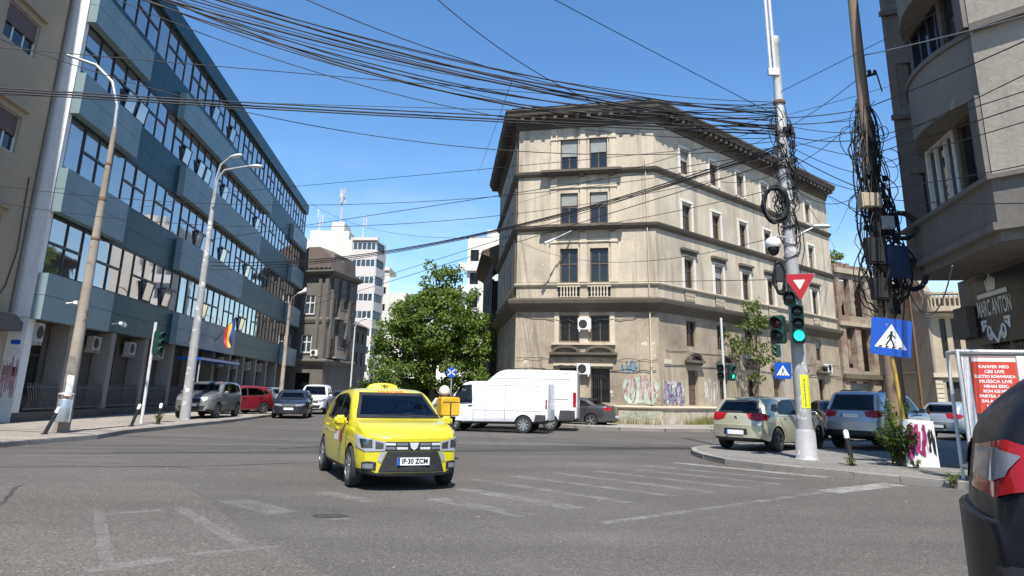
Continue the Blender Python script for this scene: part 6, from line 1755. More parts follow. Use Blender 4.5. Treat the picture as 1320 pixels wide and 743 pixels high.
for k in range(26):
    c = WP+V((r.uniform(-.5,.55), r.uniform(-.3,.2), r.uniform(3.9,9.0))); rad = r.uniform(.12,.45); q = []; a = r.uniform(0,3.14)
    for i in range(15): t = 2*math.pi*i/14*r.uniform(.97,1.0); q.append(c+V((rad*math.cos(t)*math.cos(a), rad*math.cos(t)*math.sin(a)*.5, rad*math.sin(t))))
    tg.tube(q, .011, 4, cap=False)
for k in range(60):
    c = WP+V((r.uniform(-.32,.36), r.uniform(-.28,.0), r.uniform(3.6,7.6))); tg.cbox(c, r.uniform(.05,.16), r.uniform(.05,.12), r.uniform(.08,.26), r.uniform(0,3))
tag(obj('cable_tangle', tg, M['cable'], smooth=60), 'thick tangle of black cables and splices round the wooden pole', 'cables', kind='stuff')
tg = MB(); r = random.Random(8)
for k in range(55):
    z = r.uniform(6.2,9.3); ln_ = r.uniform(.4,1.8); a = r.uniform(0,6.28); q = []
    for i in range(9):
        t = i/8; bulge = .17+.16*math.sin(math.pi*t)*r.uniform(.5,1.3); q.append(MP+V((bulge*math.cos(a+t), bulge*math.sin(a+t), z-ln_*t)))
    tg.tube(q, r.choice([.009,.012,.016]), 5, cap=False)
for k in range(16):
    z = r.uniform(4.9,8.6); q = [MP+V((.19*math.cos(t), .19*math.sin(t), z+.10*math.sin(t+k))) for t in [2*math.pi*i/16 for i in range(17)]]; tg.tube(q, .014, 4, cap=False)
for k in range(22):
    c = MP+V((r.uniform(-.26,.26), r.uniform(-.26,-.1), r.uniform(7.3,8.7))); tg.cbox(c, r.uniform(.04,.12), .08, r.uniform(.06,.2), r.uniform(0,3))
tag(obj('cable_tangle', tg, M['cable'], smooth=60), 'loose wrap of black cables round the upper thick corner pole', 'cables', kind='stuff')

# blue pedestrian crossing signs
def walker(mb, s, y):
    """walking figure made of flat strokes, s = height of the figure"""
    L = lambda pts, w: [mb.prism([V((a.x+n.x*w/2, y, a.y+n.y*w/2)), V((a.x-n.x*w/2, y, a.y-n.y*w/2)), V((c.x-n.x*w/2, y, c.y-n.y*w/2)), V((c.x+n.x*w/2, y, c.y+n.y*w/2))], (0,-.003,0))
                        for a, c in zip([V(p)*s for p in pts[:-1]], [V(p)*s for p in pts[1:]]) for n in [V((-(c-a).normalized().y, (c-a).normalized().x))]]
    mb.lathe([(.085*s,0),(.085*s,.003)], 14, o=(.02*s, y, .88*s), ax=(0,-1,0))
    L([(0,.78),(-.02,.42)], .17*s); L([(-.02,.45),(-.16,.24),(-.28,.02)], .09*s); L([(0,.45),(.12,.24),(.18,.0)], .09*s)
    L([(-.02,.74),(-.17,.60),(-.22,.44)], .06*s); L([(.03,.74),(.16,.62),(.26,.52)], .06*s)
def ped_sign(label, c, size, yaw, roll, group=None):
    t = thing('crossing_sign', label, 'road sign', c, 0, group)
    t.rotation_euler = (0, roll, yaw); h_ = size/2
    b = MB(); b.prism([V((x,0,z)) for x, z in rounded([(-h_,-h_),(h_,-h_),(h_,h_),(-h_,h_)], size*.06)], (0,.025,0)); obj('sign_plate', b, M['blue'], t)
    b = MB(); b.prism([V((x*size,-.004,z*size)) for x, z in rounded([(-.40,-.30),(.40,-.30),(0,.36)], .03)], (0,.003,0)); o = obj('white_triangle', b, M['white'], t)
    b = MB(); walker(b, size*.42, -.008); b.v = [v+V((0,0,-size*.235)) for v in b.v]
    for i in range(4): b.prism([V((x*size,-.008,z*size)) for x, z in [(-.30+.16*i,-.285),(-.22+.16*i,-.285),(-.20+.16*i,-.245),(-.27+.16*i,-.245)]], (0,-.003,0))
    obj('walking_figure', b, M['platefont'], o)
    return t
ped_sign('large blue crossing sign with walking figure, tilted on a yellow post', (8.98,17.6,2.98), .86, -.32, R(8))
T = thing('sign_post', 'leaning yellow post holding the tilted blue crossing sign', 'post', (9.2,17.75,.12), world=True)
b = MB(); b.tube([(9.20,17.75,.12),(8.93,17.66,3.3)], .045, 10); obj('post', b, M['yellowpost'], T, smooth=60)
T = thing('signal_pole', 'distant thin pole carrying two green signals before the tenement', 'pole', (10.6,37.3,.12), world=True)
b = MB(); b.tube([(10.6,37.3,.12),(10.6,37.3,5.4)], .06, 8); obj('pole_shaft', b, M['lum'], T, smooth=60)
sighead('traffic_light', 'distant dark signal left of the thin pole', (10.42,37.2,2.75), R(-90)-.3, {}, 2, lens=.15, pitch=.36)
sighead('traffic_light', 'distant green lit signal right of the thin pole', (10.86,37.2,2.75), R(-90)+.5, {1: M['lit_g']}, 2, lens=.10, pitch=.36)
ped_sign('small distant blue crossing sign on the pole behind the champagne hatchback', (14.1,38.9,2.95), .80, -.25, R(2))
T = thing('sign_post', 'distant grey post of the small blue crossing sign', 'post', (14.12,39.0,.12), world=True)
b = MB(); b.tube([(14.12,39.0,.12),(14.12,39.0,4.6)], .05, 8); obj('post', b, M['galv'], T, smooth=60)
sighead('traffic_light', 'distant side-on signal above the small blue crossing sign', (14.0,38.95,3.95), R(180), {}, 2, lens=.10, pitch=.28)
T = thing('no_stopping_sign', 'round blue no stopping sign with pale cross left of the white vans', 'road sign', (-3.05,41.2,0), world=True)
b = MB(); b.tube([(-3.05,41.25,0),(-3.05,41.25,2.9)], .04, 8); obj('post', b, M['galv'], T, smooth=60)
b = MB(); b.lathe([(.27,0),(.27,.02)], 24, o=(-3.05,41.2,2.55), ax=(0,-1,0)); o = obj('sign_disc', b, M['blue'], T)
b = MB()
for sg in (1,-1): b.prism([V((-3.05+x, 41.176, 2.55+z)) for x, z in ((-.20,-.15*sg-.03),(-.20+.0,-.15*sg+.05),(.20,.15*sg+.05),(.20,.15*sg-.03))], (0,-.003,0))
obj('cross', b, M['g_white'], o)

# painted concrete block, poster stand
T = thing('concrete_block', 'white painted concrete block with pink graffiti beside the bush', 'block', (9.42,17.75,.12), R(-18))
b = MB(); b.prism([V((-.34,-.2,0)), V((.34,-.2,0)), V((.34,.2,0)), V((-.34,.2,0))], (0,0,1.02)); b.v = [v if v.z < .5 else V((v.x*.92, v.y*.92, v.z-(.03 if v.x > 0 else 0))) for v in b.v]
b.merge(MB()); o = obj('block_body', b, M['cladwhite'], T)
FK = Fr((0,0), (1,0)); 
class Loc(Fr):
    def __init__(f): f.o = V((0,-.205,0)); f.x = V((1,0,0)); f.n = V((0,-1,0))
lf = Loc(); M['magenta'] = plain('spray_magenta', (.42,.05,.20), .8, var=.2)
scribble(lf, -.28, .14, .12, .92, 7, .05, M['magenta'], T, 31, .004); scribble(lf, .16, .30, .25, .85, 3, .025, M['platefont'], T, 12, .006)
T = thing('poster_stand', 'white steel framed poster stand with a red concert poster', 'poster stand', (9.24,14.35,.12), R(-12))
b = MB()
for x, y in ((-.62,0),(.62,0),(-.62,.55),(.62,.55)): b.tube([(x,y,0),(x,y,2.38)], .035, 8)
for z in (2.36,.25): 
    for y in (0,.55): b.tube([(-.62,y,z),(.62,y,z)], .035, 8)
    for x in (-.62,.62): b.tube([(x,0,z),(x,.55,z)], .035, 8)
obj('stand_frame', b, M['lum'], T, smooth=60)
b = MB(); b.box(-.58,.58,.01,.03,.3,2.32); obj('backing_board', b, M['stone_pale'], T)
M['postred'] = plain('poster_red', (.52,.045,.025), .6, var=.08); M['postnavy'] = plain('poster_navy', (.03,.035,.09), .6, var=.1)
b = MB(); b.box(-.42,.36,-.004,.0095,1.22,2.25); po = obj('red_poster', b, M['postred'], T)
b = MB(); b.box(-.42,.36,-.004,.0095,.78,1.218); obj('navy_poster', b, M['postnavy'], T)
b = MB(); b.box(-.40,.36,-.008,-.0045,2.17,2.24); obj('poster_header', b, M['g_white'], po)
lines_ = ['KANVER MEO', 'CES LIVE', 'ELECTRO ROMANEASCA', 'MUZICA LIVE', 'MIHAI ERIC', 'RON KEI MEN', 'PARTEA A DOUA', 'SALA DIN BAC', 'MC NORD']
for i, tx in enumerate(lines_):
    t = text_mb(tx, .075, .003); wd = max(p.x for p in t.v)-min(p.x for p in t.v); k = min(.70, [.52,.34,.70,.56,.42,.46,.62,.56,.40][i])/wd
    obj('lettering_line', place_text(t, (-.03,-.0062,2.075-.09*i), (1,0,0), (0,0,1), k, 1.), M['g_white'], po)
b = MB()
for k, (x0, x1, z0, z1) in enumerate([(-.57,-.44,.5,2.25),(.38,.56,1.2,2.28),(.40,.55,.4,1.15)]): b.box(x0, x1, -.003, .009, z0, z1)
obj('torn_paper', b, M['g_white'], T)

# ------------------------------------------------------------------ overhead cables
LBL = {'sweep': ('one of the black cables sweeping from upper left to the thick corner pole', 'cables sweeping across the sky'),
       'low': ('one of the black cables running level from the left edge past the tenement cornice', 'level cables from the left edge'),
       'street': ('one of the heavy cables sagging from the grey lamp pole across the tenement', 'heavy sagging cables'),
       'thin': ('single thin cable strung through the air to the thick corner pole', 'thin single cables'),
       'between': ('one of the short cables strung between the corner pole and wooden pole', 'cables between the two right poles'),
       'right': ('one of the dark cables crossing the front of the grey flats', 'cables crossing the grey flats'),
       'pale': ('pale thick cable from the wooden pole across the grey flats', None),
       'thinr': ('thin cable rising from the corner pole over the wooden pole', 'thin rising cables'),
       'far': ('cable running back from the right poles to the tenement end', 'cables to the tenement end')}
def cable_obj(p0, p1, sag, r, key, mat=None):
    p0, p1 = V(p0), V(p1); n = 26; sag = max(sag, .02)
    a = -11 if (key in ('sweep', 'low') or (key == 'thin' and p0.y < 22)) else 0
    e = n+16 if key in ('right', 'pale') else n
    pts = [p0+(p1-p0)*(i/n)-V((0,0,4*sag*(i/n)*(1-i/n))) for i in range(a, e+1)]
    b = MB(); b.tube(pts, r, 5); lb, g = LBL[key]
    return tag(obj('overhead_cable', b, mat or M['cable'], smooth=80), lb, 'cable', g)
CABLES = [
  ((-9.96, 13.68, 10.72), (7.39, 19.1, 9.48), 0.92, 0.01, 'sweep'),
  ((-9.27, 12.97, 9.89), (7.36, 19.1, 9.06), 0.49, 0.017, 'sweep'),
  ((-9.39, 13.3, 10.09), (7.33, 19.1, 8.65), 0.49, 0.024, 'sweep'),
  ((-10.11, 14.46, 10.99), (7.38, 19.1, 9.31), 0.91, 0.012, 'sweep'),
  ((-10.62, 15.43, 11.34), (7.35, 19.1, 8.9), 0.74, 0.015, 'sweep'),
  ((-9.39, 13.92, 9.99), (7.32, 19.1, 8.49), 0.37, 0.01, 'sweep'),
  ((-9.32, 13.96, 10.1), (7.37, 19.1, 9.14), 0.6, 0.017, 'sweep'),
  ((-9.18, 13.99, 9.88), (7.34, 19.1, 8.73), 0.46, 0.024, 'sweep'),
  ((-9.99, 15.43, 10.72), (7.39, 19.1, 9.39), 0.86, 0.012, 'sweep'),
  ((-8.09, 12.65, 9.06), (7.36, 19.1, 8.98), 0.81, 0.015, 'sweep'),
  ((-8.2, 12.95, 9.39), (7.33, 19.1, 8.57), 0.87, 0.01, 'sweep'),
  ((-8.4, 13.54, 9.36), (7.38, 19.1, 9.23), 0.91, 0.017, 'sweep'),
  ((-9.98, 16.21, 11.26), (7.34, 19.1, 8.81), 1.18, 0.024, 'sweep'),
  ((-10.11, 16.65, 11.5), (7.39, 19.1, 9.48), 1.53, 0.012, 'sweep'),
  ((-9.87, 16.6, 11.06), (7.36, 19.1, 9.06), 1.12, 0.015, 'sweep'),
  ((-10.15, 13.0, 6.87), (7.38, 19.1, 8.7), 0.05, 0.016, 'low'),
  ((-10.14, 13.0, 6.83), (7.37, 19.1, 8.61), 0.07, 0.02, 'low'),
  ((-10.13, 13.0, 6.78), (7.37, 19.1, 8.52), 0.06, 0.016, 'low'),
  ((-13.78, 33.6, 7.03), (7.39, 19.1, 8.25), 1.01, 0.02, 'street'),
  ((-13.76, 33.6, 6.85), (7.38, 19.1, 8.16), 0.92, 0.02, 'street'),
  ((-13.74, 33.6, 6.67), (7.37, 19.1, 8.07), 0.83, 0.013, 'street'),
  ((-9.39, 12.0, 7.23), (7.33, 19.1, 9.17), -1.66, 0.009, 'thin'),
  ((-0.41, 13.0, 9.64), (7.36, 19.1, 9.02), -0.06, 0.01, 'thin'),
  ((-14.33, 20.0, 6.8), (7.36, 19.1, 7.93), 0.93, 0.008, 'thin'),
  ((-14.23, 20.0, 6.31), (7.39, 19.1, 7.71), 1.17, 0.008, 'thin'),
  ((-8.63, 16.0, 10.05), (7.36, 19.1, 8.43), 0.93, 0.011, 'thin'),
  ((-8.24, 18.0, 8.69), (7.38, 19.1, 8.16), 0.71, 0.011, 'thin'),
  ((-8.81, 20.0, 9.47), (7.32, 19.1, 9.06), -0.36, 0.009, 'thin'),
  ((-2.78, 14.0, 10.58), (7.3, 19.1, 9.11), 1.67, 0.011, 'thin'),
  ((-5.55, 14.0, 9.95), (7.32, 19.1, 9.29), 0.87, 0.012, 'thin'),
  ((-13.99, 33.6, 8.04), (7.39, 19.1, 8.05), -0.08, 0.012, 'thin'),
  ((-13.98, 50.0, 6.72), (7.4, 19.1, 7.82), -1.54, 0.014, 'thin'),
  ((-14.02, 50.0, 7.13), (7.38, 19.1, 8.11), -1.45, 0.012, 'thin'),
  ((-16.85, 60.0, 16.53), (7.42, 19.1, 7.06), 2.13, 0.01, 'thin'),
  ((-14.02, 33.6, 10.26), (7.37, 19.1, 8.34), -0.23, 0.01, 'thin'),
  ((-2.02, 41.5, 13.86), (-0.06, 17.0, 9.02), 0.03, 0.008, 'thin'),
  ((0.38, 42.3, 12.38), (7.32, 19.1, 8.83), -0.45, 0.01, 'thin'),
  ((0.5, 42.4, 11.0), (7.38, 19.1, 8.16), 0.18, 0.011, 'thin'),
  ((0.48, 42.4, 7.67), (7.51, 19.1, 4.54), -0.41, 0.01, 'thin'),
  ((0.34, 42.4, 10.16), (7.41, 19.1, 5.78), 1.03, 0.009, 'thin'),
  ((7.4, 19.1, 9.01), (10.09, 19.5, 9.54), 0.06, 0.014, 'between'),
  ((7.39, 19.1, 8.84), (10.07, 19.5, 9.39), 0.13, 0.01, 'between'),
  ((7.39, 19.1, 8.81), (10.01, 19.5, 8.8), 0.1, 0.01, 'between'),
  ((7.37, 19.1, 8.52), (9.99, 19.5, 8.62), 0.14, 0.014, 'between'),
  ((7.36, 19.1, 8.44), (9.93, 19.5, 8.02), 0.07, 0.01, 'between'),
  ((7.35, 19.1, 8.33), (9.88, 19.5, 7.54), 0.17, 0.01, 'between'),
  ((7.33, 19.1, 8.1), (9.83, 19.5, 7.05), 0.08, 0.014, 'between'),
  ((7.32, 19.1, 7.89), (9.83, 19.5, 7.05), 0.2, 0.01, 'between'),
  ((7.31, 19.1, 7.78), (9.76, 19.5, 6.42), 0.2, 0.01, 'between'),
  ((7.36, 19.2, 8.87), (10.12, 19.5, 9.24), 0.06, 0.01, 'between'),
  ((8.6, 26.0, 10.53), (10.17, 19.5, 10.71), 0.26, 0.01, 'between'),
  ((8.01, 26.0, 10.21), (10.21, 19.5, 9.05), 0.16, 0.01, 'between'),
  ((7.67, 26.0, 9.16), (10.24, 19.5, 9.75), 0.73, 0.01, 'between'),
  ((7.35, 19.2, 7.3), (10.0, 19.5, 7.5), 0.75, 0.01, 'between'),
  ((9.93, 19.5, 9.51), (9.08, 11.5, 7.7), 0.04, 0.014, 'right'),
  ((9.9, 19.5, 8.58), (8.92, 11.5, 6.72), 0.02, 0.011, 'right'),
  ((9.9, 19.5, 8.13), (8.88, 11.5, 6.47), 0.01, 0.012, 'right'),
  ((9.86, 19.5, 7.79), (8.82, 11.5, 6.16), -0.01, 0.01, 'right'),
  ((9.83, 19.5, 7.12), (8.69, 11.5, 5.37), 0.06, 0.01, 'right'),
  ((10.01, 19.5, 8.36), (8.98, 11.5, 7.08), -0.08, 0.011, 'right'),
  ((9.85, 19.5, 6.9), (8.57, 11.5, 4.66), 0.07, 0.01, 'right'),
  ((9.99, 19.5, 11.14), (8.76, 11.0, 7.83), 0.04, 0.016, 'pale'),
  ((7.35, 19.1, 9.75), (11.36, 14.0, 10.85), -0.51, 0.009, 'thinr'),
  ((7.41, 19.1, 9.06), (12.17, 22.0, 11.36), -0.28, 0.008, 'thinr'),
  ((7.42, 19.1, 8.16), (26.11, 57.0, 16.38), -0.34, 0.012, 'far'),
  ((10.0, 19.5, 8.13), (25.67, 57.0, 14.35), -0.5, 0.012, 'far'),
  ((7.45, 19.1, 7.39), (25.49, 57.0, 13.1), -0.98, 0.012, 'far'),
]

for p0, p1, sag, r, key in CABLES: cable_obj(p0, p1, sag, r, key, M['greycable'] if key == 'pale' else None)
LBL['drop'] = ('grey cable drooping below the overhang past the shop sign', None)
b = MB(); n = 20; p0, pm, p1 = G1.p(-.1,5.0,.25), G1.p(2.2,3.55,.5), G1.p(4.3,4.4,.6)
pts = []
for i in range(n+1):
    t = i/n; pts.append(p0*(1-t)**2+(pm*2-(p0+p1)/2)*2*t*(1-t)+p1*t*t)
b.tube(pts, .016, 6); tag(obj('hanging_cable', b, M['greycable'], smooth=80), LBL['drop'][0], 'cable')

# ------------------------------------------------------------------ trees and plants
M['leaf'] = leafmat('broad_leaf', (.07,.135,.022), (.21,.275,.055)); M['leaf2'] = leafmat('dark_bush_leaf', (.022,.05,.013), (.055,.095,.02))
M['leaf3'] = leafmat('young_leaf', (.075,.12,.028), (.16,.20,.055)); M['grassblade'] = leafmat('dry_grass', (.10,.13,.03), (.26,.23,.09), .2)
M['bark'] = stucco('bark', (.13,.105,.08), (.06,.05,.04), .7, .95, .7, .4)
def leaf(mb, c, d, u, s, asp=.62):
    """kite shaped leaf, folded along its midrib"""
    d = d.normalized(); w_ = d.cross(u)
    if w_.length < 1e-3: w_ = d.orthogonal()
    w_.normalize(); nn = w_.cross(d)
    mb.add([c, c+d*s*.45+w_*s*asp*.5+nn*s*.10, c+d*s, c+d*s*.45-w_*s*asp*.5+nn*s*.10], [(0,1,2),(0,2,3)])
def rv(r):
    while True:
        v = V((r.uniform(-1,1), r.uniform(-1,1), r.uniform(-1,1)))
        if .05 < v.length < 1: return v.normalized()
def tree(name, label, base, lobes, nc, nl, ls, cr, mat, trunk, seed, group=None, cat='tree', gap=.0):
    r = random.Random(seed); base = V(base)
    t = thing(name, label, cat, base, world=True, group=group)
    cl = []
    tot = sum(l[3]*l[4]*l[5] for l in lobes)
    for cx, cy, cz, rx, ry, rz in lobes:
        for k in range(max(2, int(nc*rx*ry*rz/tot))):
            v = rv(r)*(r.uniform(.25,1.)**.42)
            cl.append(base+V((cx+v.x*rx, cy+v.y*ry, cz+v.z*rz)))
    tb = MB(); h0, r0, r1, top = trunk
    if r0:
        fork = base+V((0,0,h0)); tp = base+V((r.uniform(-.3,.3), 0, top))
        tb.tube([base, base+V((.02,.03,h0*.5)), fork, fork.lerp(tp,.5)+V((.2,0,0)), tp], [r0*1.25,r0,r0*.85,r0*.5,r1], 10)
        for c in r.sample(cl, min(26, len(cl))):
            s0 = fork.lerp(tp, r.uniform(0,.75)); m = s0.lerp(c,.5)+V((0,0,.25)); tb.tube([s0,m,c], [r0*.30,r0*.18,.012], 6)
        obj('trunk', tb, M['bark'], t, smooth=60)
    mb = MB()
    for c in cl:
        k = r.uniform(.6,1.35); n = int(nl*k)
        for i in range(n):
            v = rv(r)*cr*k*(r.random()**.5); p = c+V((v.x, v.y, v.z*.75))
            d = (v.normalized()*.5+rv(r)+V((0,0,-.35))); u = rv(r)+V((0,0,.9))
            leaf(mb, p, d, u, ls*r.uniform(.6,1.3))
    obj('crown', mb, mat, t)
    return t
tree('leafy_tree', 'large round leafy tree standing in the street beyond the vans', (-5.7,58,0),
     [(0,0,6.4,3.4,3.4,2.8),(-2.3,.3,4.9,2.5,2.4,1.9),(2.6,0,5.3,2.2,2.4,2.0),(.3,0,9.2,1.7,1.8,1.9),(-1.9,0,7.9,1.5,1.6,1.3),(2.3,.2,8.2,1.4,1.5,1.3),(1.6,-.5,2.9,3.0,2.4,1.4),(-2.4,-.4,2.7,2.4,1.8,1.3),
      (-.5,0,11.0,.6,.6,.8),(1.5,0,10.3,.7,.6,.7),(-3.7,0,6.3,.9,.8,.7),(3.9,0,6.8,.8,.8,.7),(4.3,0,4.3,.8,.8,.8),(-4.2,0,3.8,.9,.8,.9)],
     620, 62, .25, .50, M['leaf'], (2.0,.26,.06,10.0), 2)
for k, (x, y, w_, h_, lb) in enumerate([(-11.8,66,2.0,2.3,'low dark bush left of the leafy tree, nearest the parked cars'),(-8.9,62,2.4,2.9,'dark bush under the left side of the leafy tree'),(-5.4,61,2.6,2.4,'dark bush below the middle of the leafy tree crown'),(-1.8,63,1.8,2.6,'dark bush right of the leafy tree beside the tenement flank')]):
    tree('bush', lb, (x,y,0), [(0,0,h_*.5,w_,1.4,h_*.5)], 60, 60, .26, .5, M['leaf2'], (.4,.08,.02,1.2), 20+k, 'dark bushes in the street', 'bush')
tree('young_tree', 'thin young tree with sparse light leaves before the tenement side', (14.9,45.6,.12),
     [(-.1,0,6.2,.8,.7,1.3),(-.9,0,4.3,.8,.6,.6),(.4,0,4.6,.6,.6,1.0),(-.1,0,3.0,.4,.4,.6),(-1.7,0,5.0,.6,.4,.4)], 52, 17, .26, .38, M['leaf3'], (1.2,.05,.02,7.2), 5)
def weed(label, base, n, h_, spread, mat, seed, ls=.14, name='weed', group=None, cat='plant'):
    r = random.Random(seed); base = V(base); t = thing(name, label, cat, base, world=True, group=group); st = MB(); lv = MB()
    for k in range(n):
        a = r.uniform(0,6.28); e = base+V((spread*math.cos(a)*r.uniform(.3,1), spread*math.sin(a)*r.uniform(.3,1), h_*r.uniform(.55,1.)))
        m = base.lerp(e,.5)+V((0,0,h_*.12)); st.tube([base+V((.05*math.cos(a),.05*math.sin(a),0)), m, e], [.009,.007,.003], 4)
        for i in range(16):
            q = i/15; p = (base.lerp(m, q*2) if q < .5 else m.lerp(e, q*2-1))
            if q < .2: continue
            d = V((math.cos(a),math.sin(a),.25))*.5+rv(r); leaf(lv, p, d, V((0,0,1))+rv(r)*.4, ls*r.uniform(.6,1.25), .42)
    obj('stem', st, M['bark'], t); obj('foliage', lv, mat, t); return t
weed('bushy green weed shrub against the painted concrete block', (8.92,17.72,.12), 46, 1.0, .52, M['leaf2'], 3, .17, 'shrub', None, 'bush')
weed('tall leafy shoots behind the wooden pole foot', (9.55,18.9,.12), 20, 1.5, .35, M['leaf'], 8, .15, 'shrub', None, 'bush')
weed('small weed growing out of the right kerb', (8.28,14.52,.02), 10, .26, .16, M['leaf3'], 4, .07)
weed('tiny weed at the foot of the right bollard', (7.72,17.5,.12), 9, .16, .16, M['grassblade'], 5, .08)
weed('weed tuft at the foot of the left upright bollard', (-13.0,28.95,.12), 14, .42, .2, M['leaf3'], 6, .09)
weed('weed at the base of the painted concrete block', (9.05,17.3,.12), 9, .2, .2, M['leaf3'], 7, .07)
weed('leafy weed clump against the tenement front wall', (5.6,41.0,.12), 22, 1.0, .4, M['leaf2'], 9, .14)
tree('roof_bush', 'green bush growing on top of the roofless ruin', tuple(RA.p(1.6,11.9,-1.2)), [(0,0,.6,.9,.7,.7)], 22, 40, .22, .35, M['leaf'], (.2,.04,.02,.6), 31, None, 'bush')
g = MB(); r = random.Random(13)
for k in range(5200):
    s = r.uniform(1.2,15.5)
    p = FR.p(s, .12, .25+abs(r.gauss(0,.55))) if s > 1.6 else FF.p(r.uniform(5.5,8), .12, .25+abs(r.gauss(0,.4)))
    if math.sin(s*2.1)+math.sin(s*5.3)*.6 < r.uniform(-1.8,.6): continue
    h_ = r.uniform(.12,.55); d = V((r.uniform(-.3,.3), r.uniform(-.3,.3), 1)); w_ = V((r.uniform(-1,1), r.uniform(-1,1), 0)).normalized()*.014
    g.add([p-w_, p+w_, p+d*h_], [(0,1,2)])
tag(obj('grass', g, M['grassblade']), 'dry grass strip along the foot of the tenement', 'grass', kind='stuff')

# ------------------------------------------------------------------ courier on a scooter
def skin_body(name, joints, bones, mat, parent, sub=2):
    me = bpy.data.meshes.new(name); keys = list(joints)
    me.from_pydata([joints[k][0] for k in keys], [(keys.index(a), keys.index(c)) for a, c in bones], [])
    o = bpy.data.objects.new(name, me); col.objects.link(o)
    md = o.modifiers.new('s', 'SKIN'); md.use_smooth_shade = True
    for i, k in enumerate(keys):
        v = me.skin_vertices[0].data[i]; rr_ = joints[k][1]; v.radius = (rr_, rr_) if not isinstance(rr_, tuple) else rr_
    me.skin_vertices[0].data[0].use_root = True
    s_ = o.modifiers.new('u', 'SUBSURF'); s_.levels = sub; s_.render_levels = sub
    dg = bpy.context.evaluated_depsgraph_get(); out = bpy.data.meshes.new_from_object(o.evaluated_get(dg)); bpy.data.objects.remove(o)
    mb = MB(); mb.add([v.co for v in out.vertices], [list(p.vertices) for p in out.polygons]); bpy.data.meshes.remove(out)
    return obj(name, mb, mat, parent, smooth=179)
M['skin'] = plain('skin', (.42,.25,.17), .55, var=.08); M['jacket'] = plain('pale_jacket', (.50,.47,.42), .8, var=.15); M['trousers'] = plain('dark_trousers', (.03,.032,.04), .85, var=.2)
M['helmet'] = plain('cream_helmet', (.66,.60,.48), .3, coat=.6, var=.12); M['bagyellow'] = plain('courier_yellow', (.72,.40,.015), .6, var=.06); M['scooterred'] = paint('scooter_grey', (.10,.10,.11))
CX, CH = V((-1.47,18.15,0)), V((-.34,.94,0)).normalized(); ry = math.atan2(CH.y, CH.x)
T = thing('person', 'courier in pale jacket and cream helmet riding away with a yellow box', 'person', CX, ry)
J = {'pelvis':((0,0,.82),.15),'spine':((.03,0,1.02),.145),'chest':((.06,0,1.22),.165),'neck':((.08,0,1.38),.065),'head':((.10,0,1.47),.085),'crown':((.10,0,1.56),.08)}
Bn = [('pelvis','spine'),('spine','chest'),('chest','neck'),('neck','head'),('head','crown')]
for sg, n in ((1,'l'),(-1,'r')):
    J.update({n+'hip':((.05,.09*sg,.80),.105), n+'knee':((.46,.17*sg,.72),.078), n+'ankle':((.46,.15*sg,.36),.052), n+'toe':((.62,.16*sg,.31),.04),
              n+'sh':((.06,.19*sg,1.31),.07), n+'elb':((.20,.31*sg,1.08),.052), n+'wr':((.46,.29*sg,1.02),.036), n+'palm':((.55,.28*sg,1.03),.036)})
    Bn += [('pelvis',n+'hip'),(n+'hip',n+'knee'),(n+'knee',n+'ankle'),(n+'ankle',n+'toe'),('chest',n+'sh'),(n+'sh',n+'elb'),(n+'elb',n+'wr'),(n+'wr',n+'palm')]
    for f in range(4): J[n+'f%d'%f] = ((.60,(.25+.022*f)*sg,1.01),.010); J[n+'g%d'%f] = ((.60,(.25+.022*f)*sg,.98),.009); Bn += [(n+'palm',n+'f%d'%f),(n+'f%d'%f,n+'g%d'%f)]
    J[n+'th'] = ((.57,.24*sg,1.0),.011); Bn.append((n+'palm',n+'th'))
body = skin_body('body', J, Bn, M['skin'], T)
JJ = {k: (v[0], v[1]*1.16 if not isinstance(v[1], tuple) else v[1]) for k, v in J.items() if k in ('spine','chest','pelvis','lsh','lelb','lwr','rsh','relb','rwr')}
skin_body('jacket', {**{'chest': JJ['chest']}, **JJ}, [('chest','spine'),('spine','pelvis'),('chest','lsh'),('lsh','lelb'),('lelb','lwr'),('chest','rsh'),('rsh','relb'),('relb','rwr')], M['jacket'], T)
JL = {k: (J[k][0], J[k][1]*1.15) for k in ('pelvis','lhip','lknee','lankle','rhip','rknee','rankle')}
skin_body('trousers', JL, [('pelvis','lhip'),('lhip','lknee'),('lknee','lankle'),('pelvis','rhip'),('rhip','rknee'),('rknee','rankle')], M['trousers'], T)
b = MB()
for sg in (1,-1): b.ball((.54,.155*sg,.31), .13, .055, .055, 12, 8)
obj('shoes', b, M['black'], T, smooth=80)
b = MB()
for sg in (1,-1): b.ball((.185,.033*sg,1.50), .012, .016, .010, 8, 6)
b.ball((.195,0,1.475), .022, .016, .024, 8, 6); b.ball((.182,0,1.435), .012, .028, .008, 8, 6)
obj('face', b, M['skin'], T, smooth=80)
b = MB(); b.ball((.095,0,1.515), .150, .135, .150, 20, 14); b.v = [v if v.z > 1.46 else V((v.x, v.y, 1.46+(v.z-1.46)*.35)) for v in b.v]; o = obj('helmet', b, M['helmet'], T, smooth=80)
b = MB(); b.ball((.15,0,1.51), .105, .118, .07, 16, 10); obj('visor', b, M['darkgloss'], o, smooth=80)
BG = thing('delivery_bag', 'yellow cube delivery bag on the courier\'s back', 'bag', CX, ry)
b = MB(); b.box(-.52,-.10,-.22,.22,.98,1.40); bm = bmesh.new(); me = bpy.data.meshes.new('q'); me.from_pydata(b.v, [], b.f); bm.from_mesh(me)
bmesh.ops.bevel(bm, geom=bm.edges[:], offset=.025, segments=3, affect='EDGES'); b2 = MB(); bm.verts.ensure_lookup_table(); b2.add([v.co for v in bm.verts], [[v.index for v in f.verts] for f in bm.faces]); bm.free()
obj('bag_body', b2, M['bagyellow'], BG, smooth=40)
b = MB(); b.box(-.526,-.522,-.19,.19,1.28,1.295); b.box(-.526,-.522,-.015,.015,1.0,1.27); obj('bag_seam', b, M['black'], BG)
b = MB()
